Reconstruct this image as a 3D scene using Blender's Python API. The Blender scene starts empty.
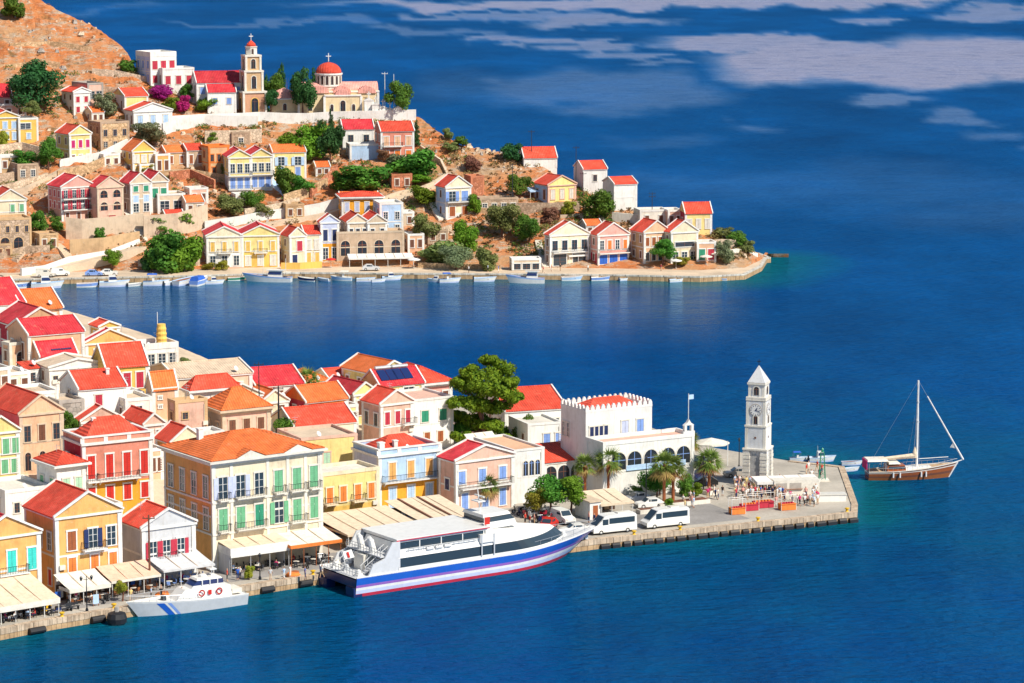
import bpy, math, random
import numpy as np
from math import sin, cos, pi, radians, atan, atan2, hypot, sqrt
from mathutils import Vector, Matrix
random.seed(7)
R = radians
SC = bpy.context.scene
COL = SC.collection
# ------------------------------------------------------------ camera, world, sun, exposure
CAMH = 92.0; FPX = 3000.0; CX = 512.0; CY = 341.5; PITCH = atan(460/3000)
cam_d = bpy.data.cameras.new('camera'); cam = bpy.data.objects.new('camera', cam_d); COL.objects.link(cam)
cam.location = (0, 0, CAMH); cam.rotation_euler = (pi/2-PITCH, 0, 0)
cam_d.sensor_width = 36; cam_d.lens = 36*FPX/1024; cam_d.clip_start = 5; cam_d.clip_end = 90000
SC.camera = cam
SUN_AZ = R(128); SUN_EL = R(46)      # azimuth measured clockwise from +Y
SUNV = Vector((sin(SUN_AZ)*cos(SUN_EL), cos(SUN_AZ)*cos(SUN_EL), sin(SUN_EL)))
world = bpy.data.worlds.new('World'); SC.world = world; world.use_nodes = True
wn = world.node_tree.nodes; wl = world.node_tree.links
sky = wn.new('ShaderNodeTexSky'); sky.sky_type = 'NISHITA'; sky.sun_disc = False
sky.sun_elevation = SUN_EL; sky.sun_rotation = SUN_AZ; sky.air_density = 1.0; sky.dust_density = 0.3; sky.ozone_density = 2.0
wl.new(sky.outputs[0], wn['Background'].inputs[0]); wn['Background'].inputs[1].default_value = 0.078
sd = bpy.data.lights.new('sun', 'SUN'); sd.energy = 5.0; sd.angle = R(0.5); sd.color = (1.0, 0.93, 0.80)
sun = bpy.data.objects.new('sun', sd); COL.objects.link(sun); sun.location = (100, 0, 200)
sun.rotation_euler = (-SUNV).to_track_quat('-Z', 'Y').to_euler()
SC.view_settings.view_transform = 'Standard'; SC.view_settings.look = 'None'
SC.view_settings.exposure = 0.25; SC.view_settings.gamma = 1.0; SC.view_settings.use_curve_mapping = False

# ------------------------------------------------------------ projection helpers (planning only)
def ray(px, py):
    x = (px-CX)/FPX; v = -(py-CY)/FPX
    return (x, cos(PITCH)+sin(PITCH)*v, -sin(PITCH)+cos(PITCH)*v)
def at(px, py, z=0.0):
    dx, dy, dz = ray(px, py); t = (z-CAMH)/dz
    return Vector((dx*t, dy*t, z))
def scale_at(p): return FPX/(p[1]*cos(PITCH)+(CAMH-p[2])*sin(PITCH))
def pxof(p):
    zc = p[1]*cos(PITCH)+(CAMH-p[2])*sin(PITCH)
    yc = p[1]*sin(PITCH)-(CAMH-p[2])*cos(PITCH)
    return (CX+FPX*p[0]/zc, CY-FPX*yc/zc)
def lerp_tab(tab, x):
    if x <= tab[0][0]: return tab[0][1]
    for (a, b), (c, d) in zip(tab, tab[1:]):
        if x <= c: return b+(d-b)*(x-a)/(c-a)
    return tab[-1][1]
def sst(a, b, x):
    t = min(1, max(0, (x-a)/(b-a))); return t*t*(3-2*t)
def colx(X, Y): return CX+FPX*X/(Y*cos(PITCH)+CAMH*sin(PITCH))
# simple value noise
_perm = np.random.RandomState(3).rand(256, 256)
def vnoise(x, y):
    xi, yi = math.floor(x), math.floor(y); fx, fy = x-xi, y-yi
    fx = fx*fx*(3-2*fx); fy = fy*fy*(3-2*fy)
    p = lambda i, j: _perm[i & 255, j & 255]
    return (p(xi, yi)*(1-fx)+p(xi+1, yi)*fx)*(1-fy)+(p(xi, yi+1)*(1-fx)+p(xi+1, yi+1)*fx)*fy-0.5
def fbm(x, y, o=4):
    s = 0; a = 1
    for i in range(o): s += a*vnoise(x, y); x = x*2.03+17.3; y = y*2.03+5.1; a *= .5
    return s
# front and back edges of the near land, as distance by column
FRONT = [(-400, 325), (-63*0, 357.2)]
QUAY = [(-40, 637), (0, 630), (57, 619), (122, 608.5), (244, 587), (320, 575), (598, 540), (857, 513)]
QW = [at(x, y, 1.3) for x, y in QUAY]
FR = sorted([(colx(p.x, p.y), p.y) for p in QW])
BK = [(-60, 625), (0, 615), (60, 592), (150, 575), (250, 545), (350, 525), (450, 520), (550, 515), (640, 500), (700, 480), (790, 466)]
AMP = [(-60, 14), (0, 13.5), (60, 12), (150, 9.5), (250, 6.5), (350, 4.5), (450, 2.5), (540, 0)]
def near(X, Y):
    c = colx(X, Y); df = lerp_tab(FR, c); db = lerp_tab(BK, c)
    if Y < df+3 or Y > db-1: return -4.0 if Y < df-2 or Y > db+2 else 1.3
    return 1.3+lerp_tab(AMP, c)*sst(df+24, df+95, Y)*(1-sst(db-38, db-6, Y))
SHORE = [(-60, 282), (0, 280), (100, 278), (200, 276), (300, 273), (450, 274), (600, 275), (700, 277), (745, 274.5), (762, 266), (767, 258)]
SW = [at(x, y, 1.2) for x, y in SHORE]
SH = sorted([(colx(p.x, p.y), p.y) for p in SW])
RIDGE = [(-120, -60), (0, -35), (40, -2), (75, 14), (100, 28), (125, 45), (142, 72), (165, 86), (200, 104), (250, 110), (330, 112), (400, 112), (420, 116), (440, 132), (462, 145), (500, 152), (530, 160), (560, 176), (590, 192), (620, 207), (660, 214), (700, 226), (722, 236), (745, 246), (760, 254), (767, 258)]
SLM = [(0, .44), (140, .42), (250, .40), (420, .40), (560, .36), (680, .33), (760, .3)]
_rc = {}
def ridge_D(c):
    k = round(c, 1)
    if k not in _rc:
        ys = lerp_tab(SH, c)+13; m = lerp_tab(SLM, c)
        yr = lerp_tab(RIDGE, c); dx, dy, dz = ray(c, yr); t = -dz/dy
        _rc[k] = (ys, m, max(ys+1, (CAMH-1.2+m*ys)/(m+t)))
    return _rc[k]
def hill(X, Y, rough=False):
    c = colx(X, Y)
    ys, m, dr = ridge_D(min(c, 767))
    zr = 1.2+m*(dr-ys)
    if Y < ys: z = 1.2
    elif Y < dr:
        t = Y-ys; z = 1.2+m*t
        # gentle natural terraces
        z += 0.9*sin(z*1.05+X*.03)*sst(0, 10, t)*sst(0, 12, dr-Y)*0.55
    else: z = zr-0.18*min(Y-dr, 25)-0.5*max(0, Y-dr-25)
    if c > 767: z -= (c-767)*0.9
    if rough and Y > ys+1:
        k = sst(ys+1, ys+12, Y)
        k2 = 1.0 if c < 150 else .55
        n = fbm(X*.09, Y*.06, 5)*3.0
        r = abs(fbm(X*.35+9, Y*.22, 3))*1.6
        z += (n*.45+r*.8-.5)*k*k2
    return max(z, -6)
_hc = {}
def hit(px, py, fn=near, h=0.0):
    dx, dy, dz = ray(px, py)
    lo, hi, st = (340, 640, 0.5) if fn is near else (680, 1000, 0.7)
    Y = lo
    while Y < hi:
        t = Y/dy; z = CAMH+dz*t
        if z <= fn(dx*t, Y)+h: break
        Y += st
    t = Y/dy
    return Vector((dx*t, Y, fn(dx*t, Y)+h))

# ------------------------------------------------------------ materials
RGB = dict(white=(.80,.79,.76), offwhite=(.74,.70,.62), cream=(.80,.64,.40), pale=(.82,.70,.50), yellow=(.82,.52,.12), lemon=(.84,.66,.26),
  ochre=(.78,.41,.13), amber=(.85,.38,.03), peach=(.80,.48,.30), pink=(.80,.38,.32), salmon=(.72,.26,.18), rose=(.74,.46,.36), crimson=(.50,.03,.06),
  redroof=(.78,.075,.035), crimroof=(.66,.03,.045), orroof=(.86,.19,.04), orange=(.80,.22,.04), stone=(.50,.36,.25), stonegrey=(.42,.38,.34),
  grey=(.45,.45,.45), lightgrey=(.62,.63,.65), lavender=(.55,.60,.80), blue=(.22,.36,.75), skyblue=(.45,.62,.85), cobalt=(.02,.12,.55), navy=(.015,.03,.12),
  turq=(.05,.62,.55), green=(.16,.45,.24), dgreen=(.03,.28,.16), palegreen=(.45,.70,.50), red=(.60,.03,.02), brown=(.18,.07,.04), dbrown=(.07,.035,.02), dark=(.025,.03,.04),
  wood=(.30,.10,.03), black=(.015,.015,.018), glass=(.03,.05,.07), canvas=(.74,.60,.44), canvaspink=(.76,.50,.36), steel=(.5,.52,.55), concrete=(.46,.42,.36),
  asphalt=(.30,.285,.275), rust=(.35,.10,.03), magenta=(.55,.02,.16), tan=(.60,.40,.22), gold=(.75,.45,.02), brick=(.55,.20,.10), skin=(.55,.30,.20), beige=(.66,.52,.38), brickpink=(.62,.33,.20), purple=(.30,.13,.48))
_mats = {}
def _new(name):
    m = bpy.data.materials.new(name); m.use_nodes = True
    return m, m.node_tree.nodes, m.node_tree.links, m.node_tree.nodes['Principled BSDF']
def nnode(nt, t, **kw):
    n = nt.nodes.new(t)
    for k, v in kw.items():
        if hasattr(n, k): setattr(n, k, v)
        else: n.inputs[k].default_value = v
    return n
def coords(nt, scale=(1, 1, 1), kind='Object'):
    tc = nt.nodes.new('ShaderNodeTexCoord'); mp = nt.nodes.new('ShaderNodeMapping'); mp.inputs['Scale'].default_value = scale
    nt.links.new(tc.outputs[kind], mp.inputs[0]); return mp.outputs[0]
def ramp(nt, fac, stops):
    r = nt.nodes.new('ShaderNodeValToRGB'); e = r.color_ramp.elements
    while len(e) < len(stops): e.new(.5)
    for i, (p, c) in enumerate(stops): e[i].position = p; e[i].color = (*c, 1) if len(c) == 3 else c
    nt.links.new(fac, r.inputs[0]); return r.outputs[0]
def mixc(nt, a, b, fac, mode='MIX'):
    m = nt.nodes.new('ShaderNodeMix'); m.data_type = 'RGBA'; m.blend_type = mode
    for s, v in ((m.inputs[6], a), (m.inputs[7], b), (m.inputs[0], fac)):
        if isinstance(v, (int, float)): s.default_value = v
        elif isinstance(v, tuple): s.default_value = (*v, 1) if len(v) == 3 else v
        else: nt.links.new(v, s)
    return m.outputs[2]
def bump(nt, bs, h, strength=.3, dist=.1):
    b = nt.nodes.new('ShaderNodeBump'); b.inputs['Strength'].default_value = strength; b.inputs['Distance'].default_value = dist
    nt.links.new(h, b.inputs['Height']); nt.links.new(b.outputs[0], bs.inputs['Normal'])
def noise(nt, vec, scale, detail=4, rough=.6):
    n = nt.nodes.new('ShaderNodeTexNoise'); n.inputs['Scale'].default_value = scale; n.inputs['Detail'].default_value = detail; n.inputs['Roughness'].default_value = rough
    nt.links.new(vec, n.inputs['Vector']); return n.outputs[0]
def dim(c, k): return tuple(min(1, x*k) for x in c[:3])
def objvar(nt, c, lo, hi):
    oi = nt.nodes.new('ShaderNodeObjectInfo'); hs = nt.nodes.new('ShaderNodeHueSaturation'); mr = nt.nodes.new('ShaderNodeMapRange'); mr.inputs[3].default_value = lo; mr.inputs[4].default_value = hi
    nt.links.new(oi.outputs['Random'], mr.inputs[0]); nt.links.new(mr.outputs[0], hs.inputs['Value']); nt.links.new(c, hs.inputs['Color']); return hs.outputs[0]
def M(key):
    """key: 'wall:cream', 'tile:redroof', 'paint:white', 'metal:..', 'stone:..', 'cloth:..'"""
    if key in _mats: return _mats[key]
    kind, cn = key.split(':'); c = RGB[cn]
    m, n, l, b = _new(kind+' '+cn); nt = m.node_tree
    if kind == 'wall':      # lime plaster: broad weather patches, streaks and dirt
        v = coords(nt)
        n1 = noise(nt, v, .35, 5, .65); n2 = noise(nt, coords(nt, (2.6, 2.6, .35)), 1.2, 4, .7); n3 = noise(nt, v, 9, 3, .6); n4 = noise(nt, v, 1.6, 5, .75)
        lo = .80 if min(c) > .6 else .70
        c1 = ramp(nt, n1, [(.30, dim(c, lo)), (.50, c), (.75, dim(c, 1.06))])
        c1 = mixc(nt, c1, tuple(x*.5+.30 for x in c), ramp(nt, n4, [(.58, (0, 0, 0)), (.70, (.55, .55, .55))]))
        st = ramp(nt, n2, [(.30, (.70, .64, .56)), (.50, (1, 1, 1))])
        c2 = objvar(nt, mixc(nt, c1, st, .5, 'MULTIPLY'), .88, 1.06)
        l.new(c2, b.inputs['Base Color']); b.inputs['Roughness'].default_value = .9; bump(nt, b, n3, .25, .05)
    elif kind in ('tile', 'tiley'):    # pan tiles: speckle, faded patches
        v = coords(nt)
        n1 = noise(nt, v, .5, 4, .6); n2 = noise(nt, v, 5.0, 3, .8)
        vo = nt.nodes.new('ShaderNodeTexVoronoi'); vo.inputs['Scale'].default_value = 2.6; l.new(v, vo.inputs['Vector'])
        c1 = ramp(nt, n1, [(.3, dim(c, .72)), (.5, c), (.72, tuple(min(1, x*1.1+.03) for x in c))])
        c2 = mixc(nt, c1, ramp(nt, n2, [(.32, (.60, .52, .50)), (.5, (1, 1, 1)), (.68, (1.0, 1.0, 1.0)), (.8, (1, 1, 1))]), .7, 'MULTIPLY')
        c3 = mixc(nt, c2, ramp(nt, vo.outputs['Color'], [(.0, (.75, .72, .7)), (.5, (1, 1, 1))]), .6, 'MULTIPLY')
        wv = nt.nodes.new('ShaderNodeTexWave'); wv.inputs['Scale'].default_value = .75; wv.inputs['Distortion'].default_value = .8; wv.bands_direction = 'X' if kind == 'tile' else 'Y'; l.new(v, wv.inputs['Vector'])
        c4 = mixc(nt, c3, ramp(nt, wv.outputs[0], [(.05, (.62, .58, .56)), (.5, (1, 1, 1))]), .6, 'MULTIPLY')
        pale = mixc(nt, c4, (.66, .34, .20), ramp(nt, noise(nt, coords(nt, (1, 1, 1)), 1.1, 5, .75), [(.56, (0, 0, 0)), (.72, (.4, .4, .4))]))
        l.new(objvar(nt, pale, .84, 1.12), b.inputs['Base Color']); b.inputs['Roughness'].default_value = .85; bump(nt, b, wv.outputs[0], .6, .1)
    elif kind == 'stone':   # rubble masonry
        v = coords(nt)
        vo = nt.nodes.new('ShaderNodeTexVoronoi'); vo.inputs['Scale'].default_value = 1.5; l.new(v, vo.inputs['Vector'])
        vd = nt.nodes.new('ShaderNodeTexVoronoi'); vd.feature = 'DISTANCE_TO_EDGE'; vd.inputs['Scale'].default_value = 1.5; l.new(v, vd.inputs['Vector'])
        n1 = noise(nt, v, .3, 4)
        c1 = ramp(nt, vo.outputs['Color'], [(.0, dim(c, .62)), (.4, c), (.8, tuple(min(1, x*1.15+.06) for x in c))])
        c1 = mixc(nt, c1, ramp(nt, n1, [(.3, (.7, .62, .55)), (.6, (1, 1, 1))]), .7, 'MULTIPLY')
        c2 = mixc(nt, dim(c, .45), c1, ramp(nt, vd.outputs['Distance'], [(.0, (0, 0, 0)), (.08, (1, 1, 1))]))
        l.new(c2, b.inputs['Base Color']); b.inputs['Roughness'].default_value = .92; bump(nt, b, vd.outputs['Distance'], .6, .1)
    elif kind == 'block':   # dressed quay blocks
        v = coords(nt)
        br = nt.nodes.new('ShaderNodeTexBrick'); br.inputs['Scale'].default_value = .55; br.inputs['Color1'].default_value = (*c, 1); br.inputs['Color2'].default_value = (*dim(c, .75), 1); br.inputs['Mortar'].default_value = (*dim(c, .4), 1); br.inputs['Mortar Size'].default_value = .012
        l.new(v, br.inputs['Vector'])
        n1 = noise(nt, v, .9, 5, .7)
        l.new(mixc(nt, br.outputs[0], ramp(nt, n1, [(.3, (.5, .42, .36)), (.6, (1, 1, 1))]), .75, 'MULTIPLY'), b.inputs['Base Color']); b.inputs['Roughness'].default_value = .9
        bump(nt, b, n1, .5, .15)
    elif kind == 'ground':
        v = coords(nt)
        n1 = noise(nt, v, .12, 5, .65); n2 = noise(nt, v, 2.2, 4, .7)
        c1 = ramp(nt, n1, [(.3, dim(c, .72)), (.55, c), (.75, dim(c, 1.18))])
        l.new(mixc(nt, c1, ramp(nt, n2, [(.3, (.7, .66, .62)), (.6, (1, 1, 1))]), .5, 'MULTIPLY'), b.inputs['Base Color']); b.inputs['Roughness'].default_value = .93; bump(nt, b, n2, .3, .05)
    elif kind == 'glass':
        b.inputs['Base Color'].default_value = (*c, 1); b.inputs['Roughness'].default_value = .08; b.inputs['Specular IOR Level'].default_value = .6
    else:
        v = coords(nt); n1 = noise(nt, v, 1.4, 4, .65)
        lo = .9 if kind == 'gloss' else .8
        l.new(ramp(nt, n1, [(.32, dim(c, lo)), (.6, c)]), b.inputs['Base Color'])
        b.inputs['Roughness'].default_value = {'paint': .55, 'gloss': .25, 'metal': .4, 'cloth': .9}.get(kind, .6)
        if kind == 'metal': b.inputs['Metallic'].default_value = .5
    _mats[key] = m; return m

# ------------------------------------------------------------ mesh builder
class MB:
    def __init__(s): s.v = []; s.f = []; s.m = []
    def add(s, vs, fs, mi=0):
        o = len(s.v); s.v += [tuple(p) for p in vs]; s.f += [tuple(i+o for i in f) for f in fs]; s.m += [mi]*len(fs)
        return s
    def box(s, x0, y0, z0, x1, y1, z1, mi=0, T=None):
        vs = [(x, y, z) for z in (z0, z1) for x, y in ((x0, y0), (x1, y0), (x1, y1), (x0, y1))]
        if T is not None: vs = [T @ Vector(p) for p in vs]
        return s.add(vs, [(3, 2, 1, 0), (4, 5, 6, 7), (0, 1, 5, 4), (1, 2, 6, 5), (2, 3, 7, 6), (3, 0, 4, 7)], mi)
    def cbox(s, cx, cy, cz, sx, sy, sz, mi=0, T=None): return s.box(cx-sx/2, cy-sy/2, cz-sz/2, cx+sx/2, cy+sy/2, cz+sz/2, mi, T)
    def prism(s, pts, z0, z1, mi=0, top=None):
        n = len(pts)
        vs = [(x, y, z0) for x, y in pts]+[(x, y, z1) for x, y in pts]
        s.add(vs, [(i, (i+1) % n, n+(i+1) % n, n+i) for i in range(n)], mi)
        s.add(vs, [tuple(range(n, 2*n)), tuple(reversed(range(n)))], mi if top is None else top); return s
    def yprism(s, pts, y0, y1, mi=0):   # polygon in xz extruded along y
        n = len(pts); vs = [(x, y0, z) for x, z in pts]+[(x, y1, z) for x, z in pts]
        return s.add(vs, [(i, (i+1) % n, n+(i+1) % n, n+i) for i in range(n)]+[tuple(reversed(range(n))), tuple(range(n, 2*n))], mi)
    def xprism(s, pts, x0, x1, mi=0):   # polygon in yz extruded along x
        n = len(pts); vs = [(x0, y, z) for y, z in pts]+[(x1, y, z) for y, z in pts]
        return s.add(vs, [(i, (i+1) % n, n+(i+1) % n, n+i) for i in range(n)]+[tuple(reversed(range(n))), tuple(range(n, 2*n))], mi)
    def tube(s, a, b, r0, r1=None, n=6, mi=0):
        r1 = r0 if r1 is None else r1; a = Vector(a); b = Vector(b); d = (b-a)
        if d.length < 1e-6: return s
        q = d.to_track_quat('Z', 'Y'); vs = []
        for p, r in ((a, r0), (b, r1)):
            for i in range(n): vs.append(p+q @ Vector((r*cos(2*pi*i/n), r*sin(2*pi*i/n), 0)))
        return s.add(vs, [(i, (i+1) % n, n+(i+1) % n, n+i) for i in range(n)]+[tuple(reversed(range(n))), tuple(range(n, 2*n))], mi)
    def lathe(s, prof, n=12, mi=0, cx=0, cy=0, a0=0):
        vs = []; fs = []
        for r, z in prof:
            for i in range(n): vs.append((cx+r*cos(a0+2*pi*i/n), cy+r*sin(a0+2*pi*i/n), z))
        for k in range(len(prof)-1):
            for i in range(n): fs.append((k*n+i, k*n+(i+1) % n, (k+1)*n+(i+1) % n, (k+1)*n+i))
        fs.append(tuple(reversed(range(n)))); fs.append(tuple((len(prof)-1)*n+i for i in range(n)))
        return s.add(vs, fs, mi)
    def sheet(s, a, b, c, d, t=.1, mi=0):  # slab with top face a,b,c,d and thickness t downwards
        vs = [Vector(p) for p in (a, b, c, d)]; vs += [p-Vector((0, 0, t)) for p in vs]
        return s.add(vs, [(0, 1, 2, 3), (7, 6, 5, 4), (0, 4, 5, 1), (1, 5, 6, 2), (2, 6, 7, 3), (3, 7, 4, 0)], mi)
    def mesh(s, name, mats, smooth=False):
        me = bpy.data.meshes.new(name); me.from_pydata(s.v, [], s.f)
        for m in mats: me.materials.append(m)
        if len(mats) > 1: me.polygons.foreach_set('material_index', s.m)
        if smooth: me.polygons.foreach_set('use_smooth', [True]*len(s.f))
        me.update(); return me
    def build(s, name, mats, parent=None, smooth=False, loc=None, rot=None):
        if not isinstance(mats, (list, tuple)): mats = [mats]
        mats = [M(m) if isinstance(m, str) else m for m in mats]
        return link(s.mesh(name, mats, smooth), name, parent, loc, rot)
def link(me, name, parent=None, loc=None, rot=None):
    o = bpy.data.objects.new(name, me); COL.objects.link(o)
    if parent: o.parent = parent
    if loc is not None: o.location = loc
    if rot is not None: o.rotation_euler = (0, 0, rot)
    return o
def thing(name, label, cat, loc=(0, 0, 0), rz=0, group=None):
    o = bpy.data.objects.new(name, None); COL.objects.link(o); o.location = loc; o.rotation_euler = (0, 0, rz); o.empty_display_size = .5
    return tag(o, label, cat, group)
def tag(o, label, cat, group=None):
    o['label'] = label; o['category'] = cat
    if group: o['group'] = group
    return o
def struct(o): o['kind'] = 'structure'; return o
def copy_tree(o, parent=None, depth=0):
    c = o.copy(); COL.objects.link(c); c.parent = parent
    for ch in list(KIDS.get(o.name, o.children)): copy_tree(ch, c, depth+1)
    return c
KIDS = {}
def freeze(o):   # remember children (avoids scanning the whole file for every copy)
    ks = list(o.children); KIDS[o.name] = ks
    for k in ks: freeze(k)
    return o
def dup(proto, label, loc, rz=0, group=None, scale=None):
    c = copy_tree(proto); c.location = loc; c.rotation_euler = (0, 0, rz)
    if scale: c.scale = scale if isinstance(scale, tuple) else (scale,)*3
    c['label'] = label
    if group: c['group'] = group
    return c
def wipe(o):
    for k in list(o.children): wipe(k)
    bpy.data.objects.remove(o)
# ------------------------------------------------------------ water
CALM_SHEEN = [(900, 62, 165, 22, 1), (1010, 62, 90, 18, 1), (770, 43, 120, 6, .95), (700, 2, 330, 6, 1), (980, 16, 45, 5, .8), (866, 18, 34, 3.5, .8), (590, 20, 50, 5, .8), (500, 14, 90, 3, .7), (540, 38, 45, 4, .8), (575, 47, 42, 4, .75), (612, 56, 42, 3.5, .7), (645, 66, 30, 3, .55),
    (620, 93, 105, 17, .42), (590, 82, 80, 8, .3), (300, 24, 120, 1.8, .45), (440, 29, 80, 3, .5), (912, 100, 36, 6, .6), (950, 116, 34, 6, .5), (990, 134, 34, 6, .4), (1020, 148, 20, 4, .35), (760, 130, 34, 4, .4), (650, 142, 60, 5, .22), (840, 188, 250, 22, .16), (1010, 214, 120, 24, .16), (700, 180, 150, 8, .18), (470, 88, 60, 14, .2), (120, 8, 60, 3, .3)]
def water():
    pys = [-112, -105, -95, -85, -75, -65, -55, -45, -35, -25, -15, -8]+list(np.arange(-3, 240, 2.5))+list(range(240, 360, 6))+list(range(360, 760, 20))+[900, 1300, 2500]
    pxs = list(range(-3000, -60, 140))+list(range(-60, 1100, 6))+list(range(1120, 4200, 140))
    pts = []; sh = []; cm = []; shel = []
    tip = [at(x, y, 0) for x, y in ((700, 279), (740, 278), (762, 268), (768, 260))]
    qf = [at(x, y+3, 0) for x, y in QUAY]+[at(858, 510, 0), at(846, 466, 0), at(800, 460, 0)]
    def segd(p, a, b):
        ab = b-a; t = max(0, min(1, (p-a).dot(ab)/ab.dot(ab))); return (p-(a+ab*t)).length
    sw2 = [Vector((p.x, p.y, 0)) for p in SW]
    for py in pys:
        for px in pxs:
            p = at(px, py, 0); pts.append(tuple(p)); s = 0
            if 180 < py and -80 < px < 1100:
                d = min(segd(p, a, b) for a, b in zip(qf, qf[1:]))
                s = max(0, 1-d/15)*.95; s = max(s, .33*max(0, 1-d/120))
                d = min(segd(p, a, b) for a, b in zip(sw2, sw2[1:]))
                s = max(s, max(0, 1-d/11)*.9)
                d = min(segd(p, a, b) for a, b in zip(tip, tip[1:]))
                s = max(s, max(0, 1-d/26)*1.0)
            sh.append(s)
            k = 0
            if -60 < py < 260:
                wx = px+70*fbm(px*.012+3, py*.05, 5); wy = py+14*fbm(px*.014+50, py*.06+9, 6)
                for cx, cy, rx, ry, kk in CALM_SHEEN:
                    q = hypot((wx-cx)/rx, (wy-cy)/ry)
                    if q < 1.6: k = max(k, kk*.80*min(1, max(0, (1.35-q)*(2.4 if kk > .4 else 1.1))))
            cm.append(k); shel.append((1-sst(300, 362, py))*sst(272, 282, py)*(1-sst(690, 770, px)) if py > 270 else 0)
    n = len(pxs); fs = [(j*n+i, (j+1)*n+i, (j+1)*n+i+1, j*n+i+1) for j in range(len(pys)-1) for i in range(n-1)]
    me = bpy.data.meshes.new('water'); me.from_pydata(pts, [], fs)
    a = me.attributes.new('shallow', 'FLOAT', 'POINT'); a.data.foreach_set('value', sh)
    a = me.attributes.new('calm_sheen', 'FLOAT', 'POINT'); a.data.foreach_set('value', cm)
    a = me.attributes.new('shelter', 'FLOAT', 'POINT'); a.data.foreach_set('value', shel)
    m, nn, l, b = _new('sea water'); nt = m.node_tree; me.materials.append(m)
    v = coords(nt, (1, 1, 1))
    at1 = nn.new('ShaderNodeAttribute'); at1.attribute_name = 'shallow'; at2 = nn.new('ShaderNodeAttribute'); at2.attribute_name = 'calm_sheen'
    big = noise(nt, coords(nt, (1.1, .55, 1)), .011, 6, .62); mid = noise(nt, coords(nt, (1, .5, 1)), .06, 4, .6)
    deep = ramp(nt, big, [(.3, (.0004, .038, .145)), (.5, (.0005, .062, .222)), (.7, (.001, .092, .33))])
    rip = noise(nt, coords(nt, (.55, .8, 1)), .9, 5, .75)
    deep = mixc(nt, deep, ramp(nt, mid, [(.3, (.70, .75, .8)), (.65, (1.0, 1.0, 1.0))]), .8, 'MULTIPLY')
    deep = mixc(nt, deep, ramp(nt, rip, [(.36, (.62, .68, .74)), (.58, (1.0, 1.0, 1.0))]), .75, 'MULTIPLY')  # dark and light of ripple reflections painted into the diffuse colour
    mth = nn.new('ShaderNodeMath'); mth.operation = 'MULTIPLY_ADD'; l.new(mid, mth.inputs[0]); mth.inputs[1].default_value = .5; mth.inputs[2].default_value = -.25
    ad = nn.new('ShaderNodeMath'); ad.operation = 'ADD'; l.new(at1.outputs['Fac'], ad.inputs[0]); l.new(mth.outputs[0], ad.inputs[1])
    shf = ramp(nt, ad.outputs[0], [(.1, (0, 0, 0)), (.85, (1, 1, 1))])
    c1 = mixc(nt, deep, (.002, .10, .13), shf)
    # slicks: sky reflection painted into the diffuse colour of calm patches with feathered edges
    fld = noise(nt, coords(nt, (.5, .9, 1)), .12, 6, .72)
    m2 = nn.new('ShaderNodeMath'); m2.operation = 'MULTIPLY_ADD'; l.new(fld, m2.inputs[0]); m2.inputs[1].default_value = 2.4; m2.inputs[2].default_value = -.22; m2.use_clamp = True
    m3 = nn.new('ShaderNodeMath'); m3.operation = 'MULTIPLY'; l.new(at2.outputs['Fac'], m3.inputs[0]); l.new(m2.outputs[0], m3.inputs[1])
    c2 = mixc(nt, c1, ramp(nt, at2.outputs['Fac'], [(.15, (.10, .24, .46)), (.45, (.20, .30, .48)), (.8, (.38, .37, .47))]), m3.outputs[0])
    at3 = nn.new('ShaderNodeAttribute'); at3.attribute_name = 'shelter'
    w1 = noise(nt, coords(nt, (.5, 1, 1)), .8, 4, .6); w2 = noise(nt, coords(nt, (.5, 1, 1)), .14, 3, .5)
    m4 = nn.new('ShaderNodeMath'); m4.operation = 'MULTIPLY_ADD'; l.new(w2, m4.inputs[0]); m4.inputs[1].default_value = 1.6; l.new(w1, m4.inputs[2])
    mr = nn.new('ShaderNodeMapRange'); l.new(at3.outputs['Fac'], mr.inputs[0]); mr.inputs[3].default_value = 1.0; mr.inputs[4].default_value = .30
    bp = nn.new('ShaderNodeBump'); l.new(mr.outputs[0], bp.inputs['Strength']); bp.inputs['Distance'].default_value = 1.1; l.new(m4.outputs[0], bp.inputs['Height'])
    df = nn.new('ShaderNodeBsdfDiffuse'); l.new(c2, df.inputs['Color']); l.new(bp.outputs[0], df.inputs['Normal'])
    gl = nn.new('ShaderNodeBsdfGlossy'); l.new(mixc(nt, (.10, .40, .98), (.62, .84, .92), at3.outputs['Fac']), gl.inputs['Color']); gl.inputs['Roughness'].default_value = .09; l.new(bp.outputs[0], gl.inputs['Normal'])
    fr = nn.new('ShaderNodeFresnel'); fr.inputs['IOR'].default_value = 1.24; l.new(bp.outputs[0], fr.inputs['Normal'])
    mr2 = nn.new('ShaderNodeMapRange'); l.new(at3.outputs['Fac'], mr2.inputs[0]); mr2.inputs[3].default_value = .52; mr2.inputs[4].default_value = .58
    mn = nn.new('ShaderNodeMath'); mn.operation = 'MINIMUM'; l.new(fr.outputs[0], mn.inputs[0]); l.new(mr2.outputs[0], mn.inputs[1])
    mx = nn.new('ShaderNodeMixShader'); l.new(mn.outputs[0], mx.inputs[0]); l.new(df.outputs[0], mx.inputs[1]); l.new(gl.outputs[0], mx.inputs[2]); l.new(mx.outputs[0], nn['Material Output'].inputs[0])
    struct(link(me, 'water'))
water()

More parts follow.
